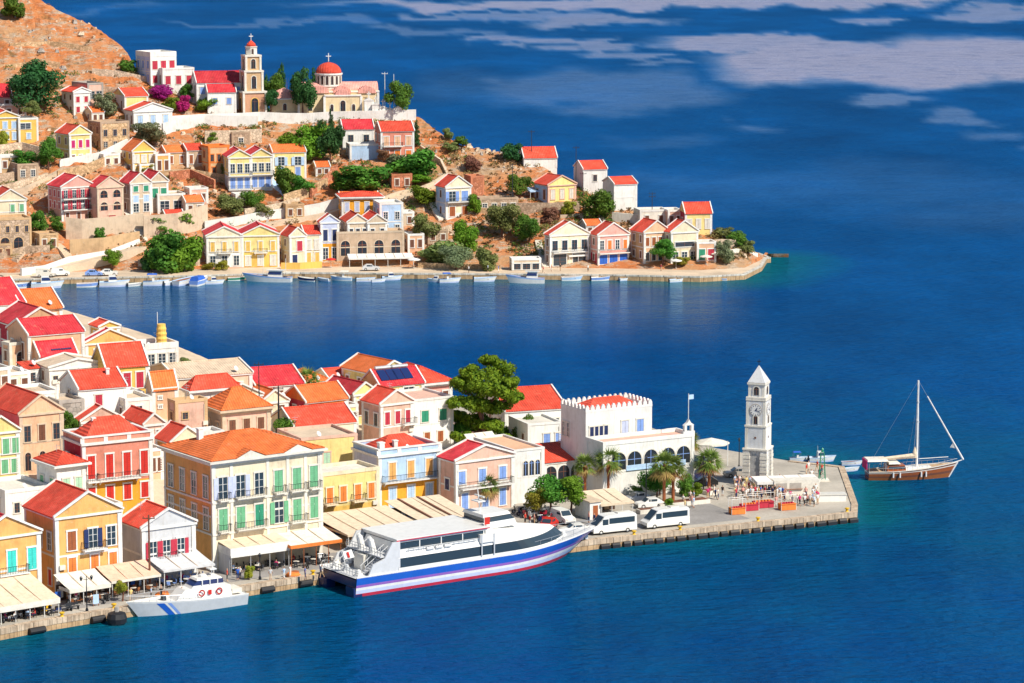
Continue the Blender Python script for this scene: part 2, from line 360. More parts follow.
# ------------------------------------------------------------ far hillside
def hillside():
    m, nn, l, b = _new('dry rocky hillside'); nt = m.node_tree
    v = coords(nt)
    n1 = noise(nt, coords(nt, (1, 1, 1.6)), .045, 6, .68); n2 = noise(nt, coords(nt, (.6, .6, 2.6)), .36, 8, .78); n3 = noise(nt, v, 1.5, 4, .7); n4 = noise(nt, v, .12, 5, .7)
    earth = ramp(nt, n1, [(.3, (.60, .16, .04)), (.47, (.70, .24, .075)), (.62, (.64, .34, .16)), (.75, (.52, .38, .24))])
    rock = ramp(nt, n3, [(.3, (.34, .24, .16)), (.5, (.60, .46, .33)), (.7, (.74, .64, .54))])
    c1 = mixc(nt, earth, rock, ramp(nt, n2, [(.50, (0, 0, 0)), (.59, (.95, .95, .95))]))
    c2 = mixc(nt, c1, (.11, .11, .035), ramp(nt, n4, [(.60, (0, 0, 0)), (.70, (.7, .7, .7))]))
    n5 = noise(nt, coords(nt, (.5, .5, 1.6)), .9, 5, .7); c2 = mixc(nt, c2, ramp(nt, n5, [(.35, (.50, .38, .30)), (.44, (1, 1, 1))]), .8, 'MULTIPLY')
    l.new(c2, b.inputs['Base Color']); b.inputs['Roughness'].default_value = .95; bump(nt, b, n2, 1.0, 1.6)
    cs = list(np.arange(-150, 790, 2.6)); pts = []; rows = []
    for c in cs:
        ys, mm, dr = ridge_D(min(c, 767))
        Ds = [ys-2]+list(np.linspace(ys+.5, dr, 120))+[dr+3, dr+8, dr+16, dr+28, dr+50, dr+90, dr+150, dr+220]
        for D in Ds:
            X = (c-CX)/FPX*(D*cos(PITCH)+CAMH*sin(PITCH)); z = hill(X, D, True)
            if D < ys: z = .9
            pts.append((X, D, z))
        nr = len(Ds)
    fs = [(i*nr+j, (i+1)*nr+j, (i+1)*nr+j+1, i*nr+j+1) for i in range(len(cs)-1) for j in range(nr-1)]
    me = bpy.data.meshes.new('hillside'); me.from_pydata(pts, [], fs); me.materials.append(m)
    struct(link(me, 'hillside'))
    # promenade
    mb = MB(); front = [(p.x, p.y) for p in SW]
    tipc = [(63.2, 727), (61, 736), (54, 745)]
    back = [(colp[0], colp[1]) for colp in [((c-CX)/FPX*((lerp_tab(SH, c)+15)*cos(PITCH)+CAMH*sin(PITCH)), lerp_tab(SH, c)+15) for c in range(740, -60, -40)]]
    mb.prism(front+tipc+back, -4, 1.2, 0, 1)
    struct(mb.build('promenade', ['block:tan', 'ground:beige']))
    mb = MB(); F2 = front+tipc[:2]
    for (x0, y0), (x1, y1) in zip(F2, F2[1:]):
        dx, dy = x1-x0, y1-y0; L = hypot(dx, dy); nx, ny = -dy/L*.7, dx/L*.7
        mb.prism([(x0, y0-.05), (x1, y1-.05), (x1+nx, y1+ny), (x0+nx, y0+ny)], 1.0, 1.38)
    struct(mb.build('promenade_kerb', 'block:offwhite'))
    # loose rocks
    rnd = random.Random(5); mb = MB(); k = 0
    while k < 1300:
        c = rnd.uniform(-40, 745); ys, mm, dr = ridge_D(c); D = rnd.uniform(ys+6, dr+2)
        if fbm(c*.035, D*.06, 3) < (.02 if c > 140 else -.25): continue
        X = (c-CX)/FPX*(D*cos(PITCH)+CAMH*sin(PITCH)); z = hill(X, D, True); r = rnd.uniform(.2, .7)*(1.8 if rnd.random() < .1 else 1)
        vs = []
        for i in range(5):
            a = i*2*pi/5+rnd.random()*.6; vs.append((X+cos(a)*r*rnd.uniform(.7, 1.2), D+sin(a)*r*rnd.uniform(.7, 1.2), z-.3))
        for i in range(5):
            a = i*2*pi/5+rnd.random()*.6+.4; vs.append((X+cos(a)*r*.6, D+sin(a)*r*.6, z+r*rnd.uniform(.35, .8)))
        mb.add(vs, [(i, (i+1) % 5, 5+(i+1) % 5, 5+i) for i in range(5)]+[(5, 6, 7, 8, 9)], 0 if rnd.random() < .6 else 1); k += 1
    o = mb.build('loose_rocks', ['stone:beige', 'stone:stonegrey']); tag(o, 'pale loose rocks scattered over the orange hillside', 'rocks'); o['kind'] = 'stuff'
    mb = MB(); k = 0
    while k < 2300:
        c = rnd.uniform(-40, 750); ys, mm, dr = ridge_D(c); D = rnd.uniform(ys+5, dr+1)
        if fbm(c*.05+40, D*.05, 3) < .0: continue
        X = (c-CX)/FPX*(D*cos(PITCH)+CAMH*sin(PITCH)); z = hill(X, D, True); r = rnd.uniform(.35, .95); k += 1
        for q in range(7):
            a = rnd.random()*2*pi; rr = rnd.random()*r; h = rnd.uniform(.1, .8)*r; s = .28
            p = Vector((X+cos(a)*rr, D+sin(a)*rr, z+h)); u = Vector((rnd.uniform(-1, 1), rnd.uniform(-1, 1), rnd.uniform(-.5, .5))).normalized()*s; w = Vector((rnd.uniform(-1, 1), rnd.uniform(-1, 1), rnd.uniform(0, 1))).normalized()*s
            mb.add([p-u, p+w, p+u, p-w], [(0, 1, 2, 3)], 0)
    o = mb.build('dry_scrub', leafmat('scrub', (.15, .15, .05), (.30, .17, .08))); tag(o, 'low dry olive scrub dotted over the rocky hillside', 'scrub'); o['kind'] = 'stuff'
    for nm, lab, mt, N, seed in (('undergrowth', 'green undergrowth tangled between the houses and walls of the hillside', leafmat('under', (.05, .13, .02), (.16, .25, .05)), 420, 8), ('dry_bushes', 'yellowish dry bushes thick on the hillside among the rocks', leafmat('dryb', (.20, .17, .06), (.36, .28, .12)), 300, 9)):
        rnd = random.Random(seed); mb = MB(); k = 0
        while k < N:
            c = rnd.uniform(-20, 750); ys, mm, dr = ridge_D(c); D = rnd.uniform(ys+5, dr-1)
            if c < 150 and D > ys+95: continue
            if fbm(c*.04+seed*9, D*.05, 3) < .08: continue
            X = (c-CX)/FPX*(D*cos(PITCH)+CAMH*sin(PITCH)); z = hill(X, D, True); r = rnd.uniform(.6, 1.7); k += 1
            for q in range(int(46*r)):
                d = Vector((rnd.gauss(0, 1), rnd.gauss(0, 1), abs(rnd.gauss(0, .8)))).normalized(); p = Vector((X, D, z))+Vector((d.x*r, d.y*r, d.z*r*.8))*rnd.uniform(.6, 1.05)
                u = Vector((rnd.uniform(-1, 1), rnd.uniform(-1, 1), rnd.uniform(-.5, .5))).normalized()*.2; w = Vector((rnd.uniform(-1, 1), rnd.uniform(-1, 1), rnd.uniform(0, 1))).normalized()*.18
                mb.add([p-u, p+w, p+u, p-w], [(0, 1, 2, 3)])
        o = mb.build(nm, mt); tag(o, lab, 'undergrowth'); o['kind'] = 'stuff'
def leafmat(name, c, c2):
    k = 'leaf:'+name
    if k in _mats: return _mats[k]
    m, nn, l, b = _new(name+' leaves'); nt = m.node_tree
    oi = nn.new('ShaderNodeObjectInfo'); n1 = noise(nt, coords(nt), 1.3, 3, .7)
    c1 = ramp(nt, n1, [(.3, c), (.7, c2)])
    hs = nn.new('ShaderNodeHueSaturation'); l.new(c1, hs.inputs['Color'])
    mr = nn.new('ShaderNodeMapRange'); l.new(oi.outputs['Random'], mr.inputs[0]); mr.inputs[3].default_value = .47; mr.inputs[4].default_value = .52; l.new(mr.outputs[0], hs.inputs['Hue'])
    mr2 = nn.new('ShaderNodeMapRange'); l.new(oi.outputs['Random'], mr2.inputs[0]); mr2.inputs[3].default_value = .8; mr2.inputs[4].default_value = 1.25; l.new(mr2.outputs[0], hs.inputs['Value'])
    l.new(hs.outputs[0], b.inputs['Base Color']); b.inputs['Roughness'].default_value = .7; b.inputs['Specular IOR Level'].default_value = .2
    tr = nn.new('ShaderNodeBsdfTranslucent'); l.new(hs.outputs[0], tr.inputs[0]); mx = nn.new('ShaderNodeMixShader'); mx.inputs[0].default_value = .3
    l.new(b.outputs[0], mx.inputs[1]); l.new(tr.outputs[0], mx.inputs[2]); l.new(mx.outputs[0], nn['Material Output'].inputs[0])
    _mats[k] = m; return m
hillside()

# ------------------------------------------------------------ near land: quay slab, town ground, road
def near_land():
    mb = MB()
    front = [(p.x, p.y) for p in QW]
    tail = [tuple(at(857.5, 505, 1.3))[:2], tuple(at(844, 467, 1.3))[:2], tuple(at(790, 461, 1.3))[:2]]
    back = []
    for c, D in reversed(BK[:-1]): back.append(((c-CX)/FPX*(D*cos(PITCH)+CAMH*sin(PITCH)), D))
    back.append((-140, 640)); front = [(-140, front[0][1]-(140+front[0][0])*.8)]+front
    front[0] = (-140, 300)
    mb.prism(front+tail+back, -5, 1.3, 0, 1)
    struct(mb.build('quay', ['block:tan', 'ground:concrete']))
    # edge kerb of pale stone blocks
    mb = MB(); E = front[1:]+tail
    for (x0, y0), (x1, y1) in zip(E, E[1:]):
        dx, dy = x1-x0, y1-y0; L = hypot(dx, dy); ux, uy = dx/L, dy/L; nx, ny = -uy*.9, ux*.9; k = 0
        while k < L:
            a = k; bb = min(L, k+2.4)
            mb.prism([(x0+ux*a+uy*.06, y0+uy*a-ux*.06), (x0+ux*(bb-.05)+uy*.06, y0+uy*(bb-.05)-ux*.06), (x0+ux*(bb-.05)+nx, y0+uy*(bb-.05)+ny), (x0+ux*a+nx, y0+uy*a+ny)], .7, 1.44+random.uniform(-.02, .02)); k += 2.4
    struct(mb.build('quay_kerb', 'block:beige'))
    # road sheet parallel to the quay
    mb = MB(); Q = [Vector((x, y, 0)) for x, y in front[1:]]; off = 3.2; wd = 7.0
    for i, (a, b) in enumerate(zip(Q, Q[1:])):
        d = (b-a).normalized(); n = Vector((-d.y, d.x, 0))
        w2 = wd if i < 5 else 12; w1 = wd if i < 6 else 12
        e = b if i < len(Q)-2 else a+(b-a)*.62
        mb.add([(a+n*off).to_tuple()[:2]+(1.304+.0006*i,), (e+n*off).to_tuple()[:2]+(1.304+.0006*i,), (e+n*(off+w2)).to_tuple()[:2]+(1.304+.0006*i,), (a+n*(off+w1)).to_tuple()[:2]+(1.304+.0006*i,)], [(0, 1, 2, 3)])
    struct(mb.build('road', 'ground:asphalt'))
    # town ground rising behind the quay
    cs = list(range(-160, 600, 12)); Ds = list(np.arange(330, 640, 3.0)); pts = []
    for c in cs:
        for D in Ds:
            X = (c-CX)/FPX*(D*cos(PITCH)+CAMH*sin(PITCH)); pts.append((X, D, near(X, D)-.06 if lerp_tab(FR, c)+12 < D < lerp_tab(BK, c)-4 else -4.5))
    nr = len(Ds); fs = [(i*nr+j, (i+1)*nr+j, (i+1)*nr+j+1, i*nr+j+1) for i in range(len(cs)-1) for j in range(nr-1)]
    me = bpy.data.meshes.new('town_ground'); me.from_pydata(pts, [], fs); me.materials.append(M('ground:beige'))
    me.polygons.foreach_set('use_smooth', [True]*len(fs)); struct(link(me, 'town_ground'))
near_land()
# ------------------------------------------------------------ windows, doors, balconies (shared meshes)
_wm = {}
def arch_pts(w, h, n=8):
    r = w/2; return [(-r, 0), (r, 0)]+[(r*cos(a), h-r+r*sin(a)) for a in [pi*i/n for i in range(n+1)]]
def win_meshes(w, h, style, col, trim):
    k = (round(w, 1), round(h, 1), style, col, trim)
    if k in _wm: return _wm[k]
    w, h = k[0], k[1]; fr = MB(); t = .17
    arched = style in 'aA'
    if not arched:
        fr.box(-w/2-t, -.09, 0, -w/2, .02, h); fr.box(w/2, -.09, 0, w/2+t, .02, h)
        fr.box(-w/2-t-.05, -.12, h, w/2+t+.05, .02, h+t+.06); fr.box(-w/2-t-.05, -.14, -.12, w/2+t+.05, .02, 0)
    else:
        o = arch_pts(w+2*t, h+t); i = arch_pts(w, h); n = len(o)
        vs = [(x, -.09, z) for x, z in o]+[(x, -.09, z) for x, z in i]+[(x, .02, z) for x, z in o]
        fs = [(j, j+1, n+j+1, n+j) for j in range(1, n-1)]+[(n-1, 0, n, 2*n-1)]+[(j, 2*n+j, 2*n+j+1, j+1) for j in range(1, n-1)]+[(n-1, 3*n-1, 2*n, 0)]
        fr.add(vs, fs)
    fi = MB()
    name = 'shutter'; mats = [M('paint:'+col)]
    if style == 's' or style == 'd':        # closed shutters or a door: two louvred leaves with a seam
        for sg in (-1, 1):
            x0, x1 = (-w/2, -.02) if sg < 0 else (.02, w/2)
            fi.box(x0, -.05, 0.02, x1, .02, h-.01)
            nl = max(3, int(h/.28))
            for q in range(nl):
                z = .1+q*(h-.2)/nl; fi.box(x0+.07, -.07, z, x1-.07, -.051, z+(h-.2)/nl*.55)
        fi.box(-.02, -.03, .02, .02, .01, h-.02, 1)
        name = 'door' if style == 'd' else 'shutter'; mats = [M('paint:'+col), M('paint:dark')]
    elif style == 'o' or style == 'S':      # glazing with bars, S adds open shutters
        fi.box(-w/2, -.03, 0, w/2, .02, h); b = .045
        fi.box(-b, -.055, 0, b, -.031, h, 1)
        for q in range(1, 3): fi.box(-w/2, -.05, h*q/3-b/2, -b-.002, -.031, h*q/3+b/2, 1); fi.box(b+.002, -.05, h*q/3-b/2, w/2, -.031, h*q/3+b/2, 1)
        if style == 'S':
            fi.box(-w-t*.6, -.19, 0, -w/2-t*.5, -.145, h, 2); fi.box(w/2+t*.5, -.19, 0, w+t*.6, -.145, h, 2)
        name = 'pane'; mats = [M('glass:glass'), M('paint:white' if col != 'brown' else 'paint:brown'), M('paint:'+col)]
    else:                                    # arched opening
        p = arch_pts(w, h); fi.yprism(p, -.03, .02); fi.box(-.04, -.055, 0, .04, -.031, h, 1); fi.box(-w/2, -.05, h-w/2-.04, w/2, -.0311, h-w/2+.04, 1)
        name = 'pane'; mats = [M('glass:dark'), M('paint:'+col)]
    fm = fr.mesh('window_frame', [M('paint:'+trim)]); im = fi.mesh(name, mats)
    _wm[k] = (fm, im, name); return _wm[k]
_bm = {}
def balcony(parent, x, y, z, w, rot, col='white'):
    k = (round(w, 1), col)
    if k not in _bm:
        w = k[0]; s = MB(); s.box(-w/2, -.95, -.16, w/2, 0, 0)
        for sx in (-1, 1): s.add([(sx*(w/2-.3)-.08, 0, -.16), (sx*(w/2-.3)-.08, 0, -.75), (sx*(w/2-.3)-.08, -.75, -.16), (sx*(w/2-.3)+.08, 0, -.16), (sx*(w/2-.3)+.08, 0, -.75), (sx*(w/2-.3)+.08, -.75, -.16)], [(0, 1, 2), (5, 4, 3), (0, 2, 5, 3), (1, 4, 5, 2), (0, 3, 4, 1)])
        r = MB(); H = .95; xs = np.linspace(-w/2+.04, w/2-.04, max(5, int(w/.22)))
        for xx in xs: r.box(xx-.018, -.93, 0, xx+.018, -.895, H)
        for yy in (-.6, -.3, -.03):
            for xx in (-w/2+.03, w/2-.03): r.box(xx-.018, yy-.018, 0, xx+.018, yy+.018, H)
        r.box(-w/2, -.94, H, w/2, -.88, H+.05); r.box(-w/2, -.88, H, -w/2+.05, 0, H+.05); r.box(w/2-.05, -.88, H, w/2, 0, H+.05)
        _bm[k] = (s.mesh('balcony', [M('wall:'+col)]), r.mesh('railing', [M('metal:dark')]))
    a, b = _bm[k]; o = link(a, 'balcony', parent, (x, y, z), rot); link(b, 'railing', o)

# ------------------------------------------------------------ the house builder
def solve_len(A, ux, uy, z, px):   # distance along u from A (height z) until it reaches image column px
    F = FPX; c = px-CX; k = cos(PITCH)
    # F*(X+w ux) = c*((Y+w uy)k + (H-z)s)
    den = F*ux-c*uy*k
    return (c*(A[1]*k+(CAMH-z)*sin(PITCH))-F*A[0])/den
HOUSES = []
def frame_from_px(xl, xn, xr, ye, yb, yaw, g, d=None, w=None):
    A = hit(xn, yb, g); dx, dy, dz = ray(xn, ye); zt = CAMH+dz*(A.y/dy); h = zt-A.z
    ux, uy = cos(yaw), sin(yaw)
    W = w or solve_len(A, ux, uy, zt, xr); D = d
    if xl is not None: D = solve_len(A, -uy, ux, zt, xl)
    if D is None: D = W*.9
    C = Vector((A.x+ux*W/2-uy*D/2, A.y+uy*W/2+ux*D/2, A.z))
    return C, abs(W), abs(D), h
def house(label, xl, xn, xr, ye, yb, roof='ped', wall='cream', rc='redroof', trim='white', F='auto', S='auto', yaw=None, d=None, rh=None, g=None,
          name='house', cat='house', low=None, lowz=.5, sidec=None, wc='brown', ws='s', ns=None, nf=None, over=.28, parapet=.5, bal=None, pil=True, tint=None, stone=False, found=4.0, w=None, minw=None, group=None):
    far = g is hill
    if yaw is None: yaw = 30 if far else 34
    C, W, D, h = frame_from_px(xl, xn, xr, ye, yb, R(yaw), g or near, d, w)
    if label in DBG: print('HOUSE', label, 'W%.1f D%.1f H%.1f at' % (W, D, h), C)
    h = max(h, 2.4)
    root = thing(name, label, cat, C, R(yaw), group)
    hx, hy = W/2, D/2; wt = ('stone:' if stone else 'wall:')+wall
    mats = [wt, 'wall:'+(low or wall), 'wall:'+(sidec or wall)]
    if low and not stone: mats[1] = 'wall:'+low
    mb = MB(); zs = [-found, (h*lowz if low else h), h]
    def ring(z0, z1, mi):
        for (x0, y0), (x1, y1), side in (((-hx, -hy), (hx, -hy), 0), ((hx, -hy), (hx, hy), 1), ((hx, hy), (-hx, hy), 0), ((-hx, hy), (-hx, -hy), 1)):
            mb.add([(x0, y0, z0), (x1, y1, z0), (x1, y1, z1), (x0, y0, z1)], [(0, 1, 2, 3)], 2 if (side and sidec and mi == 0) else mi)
    if low: ring(-found, h*lowz, 1); ring(h*lowz, h, 0)
    else: ring(-found, h, 0)
    if roof == 'ped':
        rh = rh or W*.20
        for sy in (-hy, hy): mb.add([(-hx, sy, h), (hx, sy, h), (0, sy, h+rh)], [(0, 1, 2)])
        mb.build('wall', mats, root)
        r = MB(); o = over; zo = -o*rh/hx
        for sx in (-1, 1):
            a = [(sx*(hx+o), -hy+.02, h+zo+.1), (sx*(hx+o), hy+o, h+zo+.1), (0, hy+o, h+rh+.1), (0, -hy+.02, h+rh+.1)]
            if sx < 0: a = a[::-1]
            r.sheet(*a, t=.14)
        r.tube((0, -hy, h+rh+.12), (0, hy+o, h+rh+.12), .13, n=6)
        r.build('roof', 'tiley:'+rc, root)
        t = MB(); e = .24
        for sx in (-1, 1):
            x0 = sx*(hx+o+.05); z0 = h+zo+.02
            for sy, dy in ((-hy-.26, .30), (hy+o-.05, .2)):
                a = [(x0, sy, z0), (0, sy, h+rh+.05), (0, sy, h+rh+.05+.30), (x0, sy, z0+.30)]
                b2 = [(x, y+dy, z) for x, y, z in a]
                t.add(a+b2, [(0, 1, 2, 3), (7, 6, 5, 4), (0, 4, 5, 1), (1, 5, 6, 2), (2, 6, 7, 3), (3, 7, 4, 0)])
        t.box(-hx-.2, -hy-.22, h-.42, hx+.2, -hy-.002, h-.14)
        t.box(-hx-.2, -hy, h-.42, -hx-.002, hy, h-.2); t.box(hx+.002, -hy, h-.42, hx+.2, hy, h-.2)
    elif roof == 'side':
        rh = rh or D*.20
        for sx in (-hx, hx): mb.add([(sx, -hy, h), (sx, hy, h), (sx, 0, h+rh)], [(0, 1, 2)])
        mb.build('wall', mats, root)
        r = MB(); o = over; zo = -o*rh/hy
        for sy in (-1, 1):
            a = [(-hx, sy*(hy+o), h+zo+.1), (hx, sy*(hy+o), h+zo+.1), (hx, 0, h+rh+.1), (-hx, 0, h+rh+.1)]
            if sy > 0: a = a[::-1]
            r.sheet(*a, t=.14)
        r.tube((-hx, 0, h+rh+.12), (hx, 0, h+rh+.12), .13, n=6)
        r.build('roof', 'tile:'+rc, root)
        t = MB()
        for sy in (-1, 1):
            y0 = sy*(hy+o+.05); z0 = h+zo+.02
            for sx, dx in ((-hx-.22, .24), (hx-.02, .24)):
                a = [(sx, y0, z0), (sx, 0, h+rh+.05), (sx, 0, h+rh+.33), (sx, y0, z0+.28)]
                b2 = [(x+dx, y, z) for x, y, z in a]
                t.add(a+b2, [(0, 1, 2, 3), (7, 6, 5, 4), (0, 4, 5, 1), (1, 5, 6, 2), (2, 6, 7, 3), (3, 7, 4, 0)])
        t.box(-hx-.15, -hy-.2, h-.34, hx+.15, -hy-.002, h-.08)
    elif roof == 'hip':
        rh = rh or min(W, D)*.19
        mb.build('wall', mats, root); o = over+.1
        r = MB(); m = min(hx, hy)
        k = max(0, hx-m); k2 = max(0, hy-m)
        e = [(-hx-o, -hy-o, h+.28), (hx+o, -hy-o, h+.28), (hx+o, hy+o, h+.28), (-hx-o, hy+o, h+.28)]
        if hx >= hy: p, q = (-k, 0, h+.28+rh), (k, 0, h+.28+rh)
        else: p, q = (0, -k2, h+.28+rh), (0, k2, h+.28+rh)
        vs = e+[p, q]
        fs = [(0, 1, 5, 4), (1, 2, 5), (2, 3, 4, 5), (3, 0, 4)] if hx >= hy else [(0, 1, 4), (1, 2, 5, 4), (2, 3, 5), (3, 0, 4, 5)]
        r.add(vs, fs+[(3, 2, 1, 0)])
        vv = [Vector(x) for x in vs]
        ends = [(0, 4), (1, 5), (2, 5), (3, 4)] if hx >= hy else [(0, 4), (1, 4), (2, 5), (3, 5)]
        for a, b in ends+[(4, 5)]: r.tube(vv[a], vv[b], .12, n=5)
        r.build('roof', 'tile:'+rc, root)
        t = MB(); q = .32+o
        t.box(-hx-q, -hy-q, h-.1, hx+q, hy+q, h+.2); t.box(-hx-.28, -hy-.28, h-.45, hx+.28, hy+.28, h-.1)
    elif roof == 'parahip':     # hip roof behind a low balustrade
        mb.build('wall', mats, root); rh = rh or min(W, D)*.2
        r = MB(); i = .5; m = min(hx, hy)-i; k = max(0, hx-hy); k2 = max(0, hy-hx)
        e = [(-hx+i, -hy+i, h+.1), (hx-i, -hy+i, h+.1), (hx-i, hy-i, h+.1), (-hx+i, hy-i, h+.1)]
        if hx >= hy: p, q = (-k, 0, h+rh), (k, 0, h+rh); fs = [(0, 1, 5, 4), (1, 2, 5), (2, 3, 4, 5), (3, 0, 4)]
        else: p, q = (0, -k2, h+rh), (0, k2, h+rh); fs = [(0, 1, 4), (1, 2, 5, 4), (2, 3, 5), (3, 0, 4, 5)]
        r.add(e+[p, q], fs+[(3, 2, 1, 0)]); r.build('roof', 'tile:'+rc, root)
        pr = MB()
        for (x0, y0, x1, y1) in ((-hx, -hy, hx, -hy+.3), (-hx, hy-.3, hx, hy), (-hx, -hy+.3, -hx+.3, hy-.3), (hx-.3, -hy+.3, hx, hy-.3)): pr.box(x0+.02, y0+.02, h+.05, x1-.02, y1-.02, h+.75)
        pr.build('parapet', 'wall:'+wall, root)
        t = MB()
        for (x0, y0, x1, y1) in ((-hx-.12, -hy-.12, hx+.12, -hy+.36), (-hx-.12, hy-.36, hx+.12, hy+.12), (-hx-.12, -hy+.36, -hx+.36, hy-.36), (hx-.36, -hy+.36, hx+.12, hy-.36)): t.box(x0, y0, h+.75, x1, y1, h+.95)
        nn = max(3, int(W/3))
        for q in range(nn+1): xx = -hx+q*W/nn; t.box(xx-.3, -hy-.06, h+.05, xx+.3, -hy+.018, h+.75)
        t.box(-hx-.25, -hy-.25, h-.3, hx+.25, hy+.25, h+.05)
    elif roof == 'flat':
        mb.build('wall', mats, root); r = MB(); r.box(-hx+.02, -hy+.02, h-.3, hx-.02, hy-.02, h); r.build('roof', 'ground:'+rc, root)
        t = MB(); pp = parapet
        for (x0, y0, x1, y1) in ((-hx-.08, -hy-.08, hx+.08, -hy+.25), (-hx-.08, hy-.25, hx+.08, hy+.08), (-hx-.08, -hy+.25, -hx+.25, hy-.25), (hx-.25, -hy+.25, hx+.08, hy-.25)): t.box(x0, y0, h+.003, x1, y1, h+pp)
    elif roof == 'shed':
        rh = rh or D*.25
        mb.add([(-hx, -hy, h), (-hx, hy, h), (-hx, hy, h+rh)], [(0, 1, 2)]); mb.add([(hx, -hy, h), (hx, hy, h), (hx, hy, h+rh)], [(0, 1, 2)]); mb.add([(-hx, hy, h), (hx, hy, h), (hx, hy, h+rh), (-hx, hy, h+rh)], [(0, 1, 2, 3)])
        mb.build('wall', mats, root)
        r = MB(); r.sheet((-hx-over, -hy-over, h), (hx+over, -hy-over, h), (hx+over, hy, h+rh+.1), (-hx-over, hy, h+rh+.1), t=.15); r.build('roof', 'tile:'+rc, root); t = MB(); t.box(-hx-.1, -hy-.12, h-.45, hx+.1, -hy-.002, h-.2)
    elif roof == 'merlon':
        mb.build('wall', mats, root); r = MB()
        i = 1.0; kk = min(hx, hy)-i
        r.add([(-hx+i, -hy+i, h+.05), (hx-i, -hy+i, h+.05), (hx-i, hy-i, h+.05), (-hx+i, hy-i, h+.05), (-hx+i+kk, 0, h+1.5), (hx-i-kk, 0, h+1.5)], [(0, 1, 5, 4), (1, 2, 5), (2, 3, 4, 5), (3, 0, 4)])
        r.box(-hx+.3, -hy+.3, h-.4, hx-.3, hy-.3, h+.04, 1)
        r.build('roof', ['tile:'+rc, 'ground:offwhite'], root)
        t = MB()
        for (x0, y0, x1, y1) in ((-hx-.04, -hy-.04, hx+.04, -hy+.3), (-hx-.04, hy-.3, hx+.04, hy+.04), (-hx-.04, -hy+.3, -hx+.3, hy-.3), (hx-.3, -hy+.3, hx+.04, hy-.3)): t.box(x0, y0, h+.003, x1, y1, h+.35)
        step = .98 if not far else 2.2
        def mer(x, y, ax):
            s = step*.33
            pts = [(-s, 0), (s, 0), (s, .35), (s*.35, .72), (-s*.35, .72), (-s, .35)]
            if ax == 'x': t.add([(x+p, y-.14, h+.35+q) for p, q in pts]+[(x+p, y+.14, h+.35+q) for p, q in pts], [(0, 1, 2, 3, 4, 5), (11, 10, 9, 8, 7, 6)]+[(i, 6+i, 6+(i+1) % 6, (i+1) % 6) for i in range(6)])
            else: t.add([(x-.14, y+p, h+.35+q) for p, q in pts]+[(x+.14, y+p, h+.35+q) for p, q in pts], [(5, 4, 3, 2, 1, 0), (6, 7, 8, 9, 10, 11)]+[((i+1) % 6, 6+(i+1) % 6, 6+i, i) for i in range(6)])
        nx, ny = int(W/step), int(D/step)
        for q in range(nx+1):
            for y in (-hy+.13, hy-.13): mer(-hx+.3+q*(W-.6)/nx, y, 'x')
        for q in range(1, ny):
            for x in (-hx+.13, hx-.13): mer(x, -hy+q*D/ny, 'y')
    if pil and roof not in ('merlon',):
        zt = h-.42 if roof != 'flat' else h
        for sx in (-1, 1):
            for sy in (-1, 1):
                x, y = sx*(hx-.2), sy*(hy-.2); t.box(x-.26, y-.26, -.3, x+.26, y+.26, zt-.002)
        if h > 6 and not stone: t.box(-hx-.045, -hy-.045, h*.5-.13, hx+.045, hy+.045, h*.5+.13)
    t.build('parapet' if roof in ('flat', 'merlon') else 'cornice', 'wall:'+trim if roof in ('flat', 'merlon') else 'paint:'+trim, root)
    # windows
    n_s = ns or max(1, round(h/(4.1 if not far else 3.7)))
    if F == 'auto':
        nfw = nf or max(2, round(W/3.0)); F = []
        for k in range(n_s):
            F.append(((k+.26)/n_s, .50/n_s, nfw, 1.0, ws, wc))
    if S == 'auto':
        nsw = max(1, round(D/4.2)); S = [((k+.30)/n_s, .44/n_s, nsw, .95, ws if ws != 'a' else 'o', wc) for k in range(n_s)]
    def put(spec, L, y_or_x, rot):
        for it in spec:
            z0, hh, n, ww, st, cc = it[:6]; xs = it[6] if len(it) > 6 else [(i+.5)/n for i in range(n)]
            if n*ww > L*.9: ww = L*.75/n
            if ww < .45: continue
            tr = trim if trim != wall else 'offwhite'
            for i, fx in enumerate(xs):
                stt = st[i % len(st)] if len(st) > 1 else st
                ccc = cc.split('/')[i % len(cc.split('/'))]
                fm, im, nm = win_meshes(ww, hh*h, stt, ccc, tr)
                a = (fx-.5)*L
                if rot == 0: loc = (a, -hy-.003-(.05 if n_s > 1 and abs(z0-.5) < .02 else 0), z0*h)
                elif rot < 0: loc = (-hx-.003, -a, z0*h)
                else: loc = (hx+.003, a, z0*h)
                f = link(fm, 'door_frame' if nm == 'door' else 'window', root, loc, rot); link(im, nm, f)
    put(F, W, 0, 0); put(S, D, 0, -pi/2)
    if not far or True: put([s[:5]+(s[5].split('/')[0],) for s in S], D, 0, pi/2)
    if bal:
        for fx, fz, bw in bal: balcony(root, (fx-.5)*W, -hy, fz*h, bw, 0, trim if trim != 'crimson' else 'white')
    root['_W'] = W; root['_D'] = D; root['_H'] = h
    HOUSES.append((root, W, D, h)); return root
DBG = set()
def clean_props():
    for o in bpy.data.objects:
        for k in ('_W', '_D', '_H'):
            if k in o: del o[k]
def chimney(h, fx, fy, z, s=.6, hh=1.6, col='white'):
    W, D = h['_W'], h['_D']; m = MB(); m.box(-s/2, -s/2, -1, s/2, s/2, hh); m.box(-s/2-.08, -s/2-.08, hh, s/2+.08, s/2+.08, hh+.15); m.build('chimney', 'wall:'+col, h, loc=((fx-.5)*W, (fy-.5)*D, z))
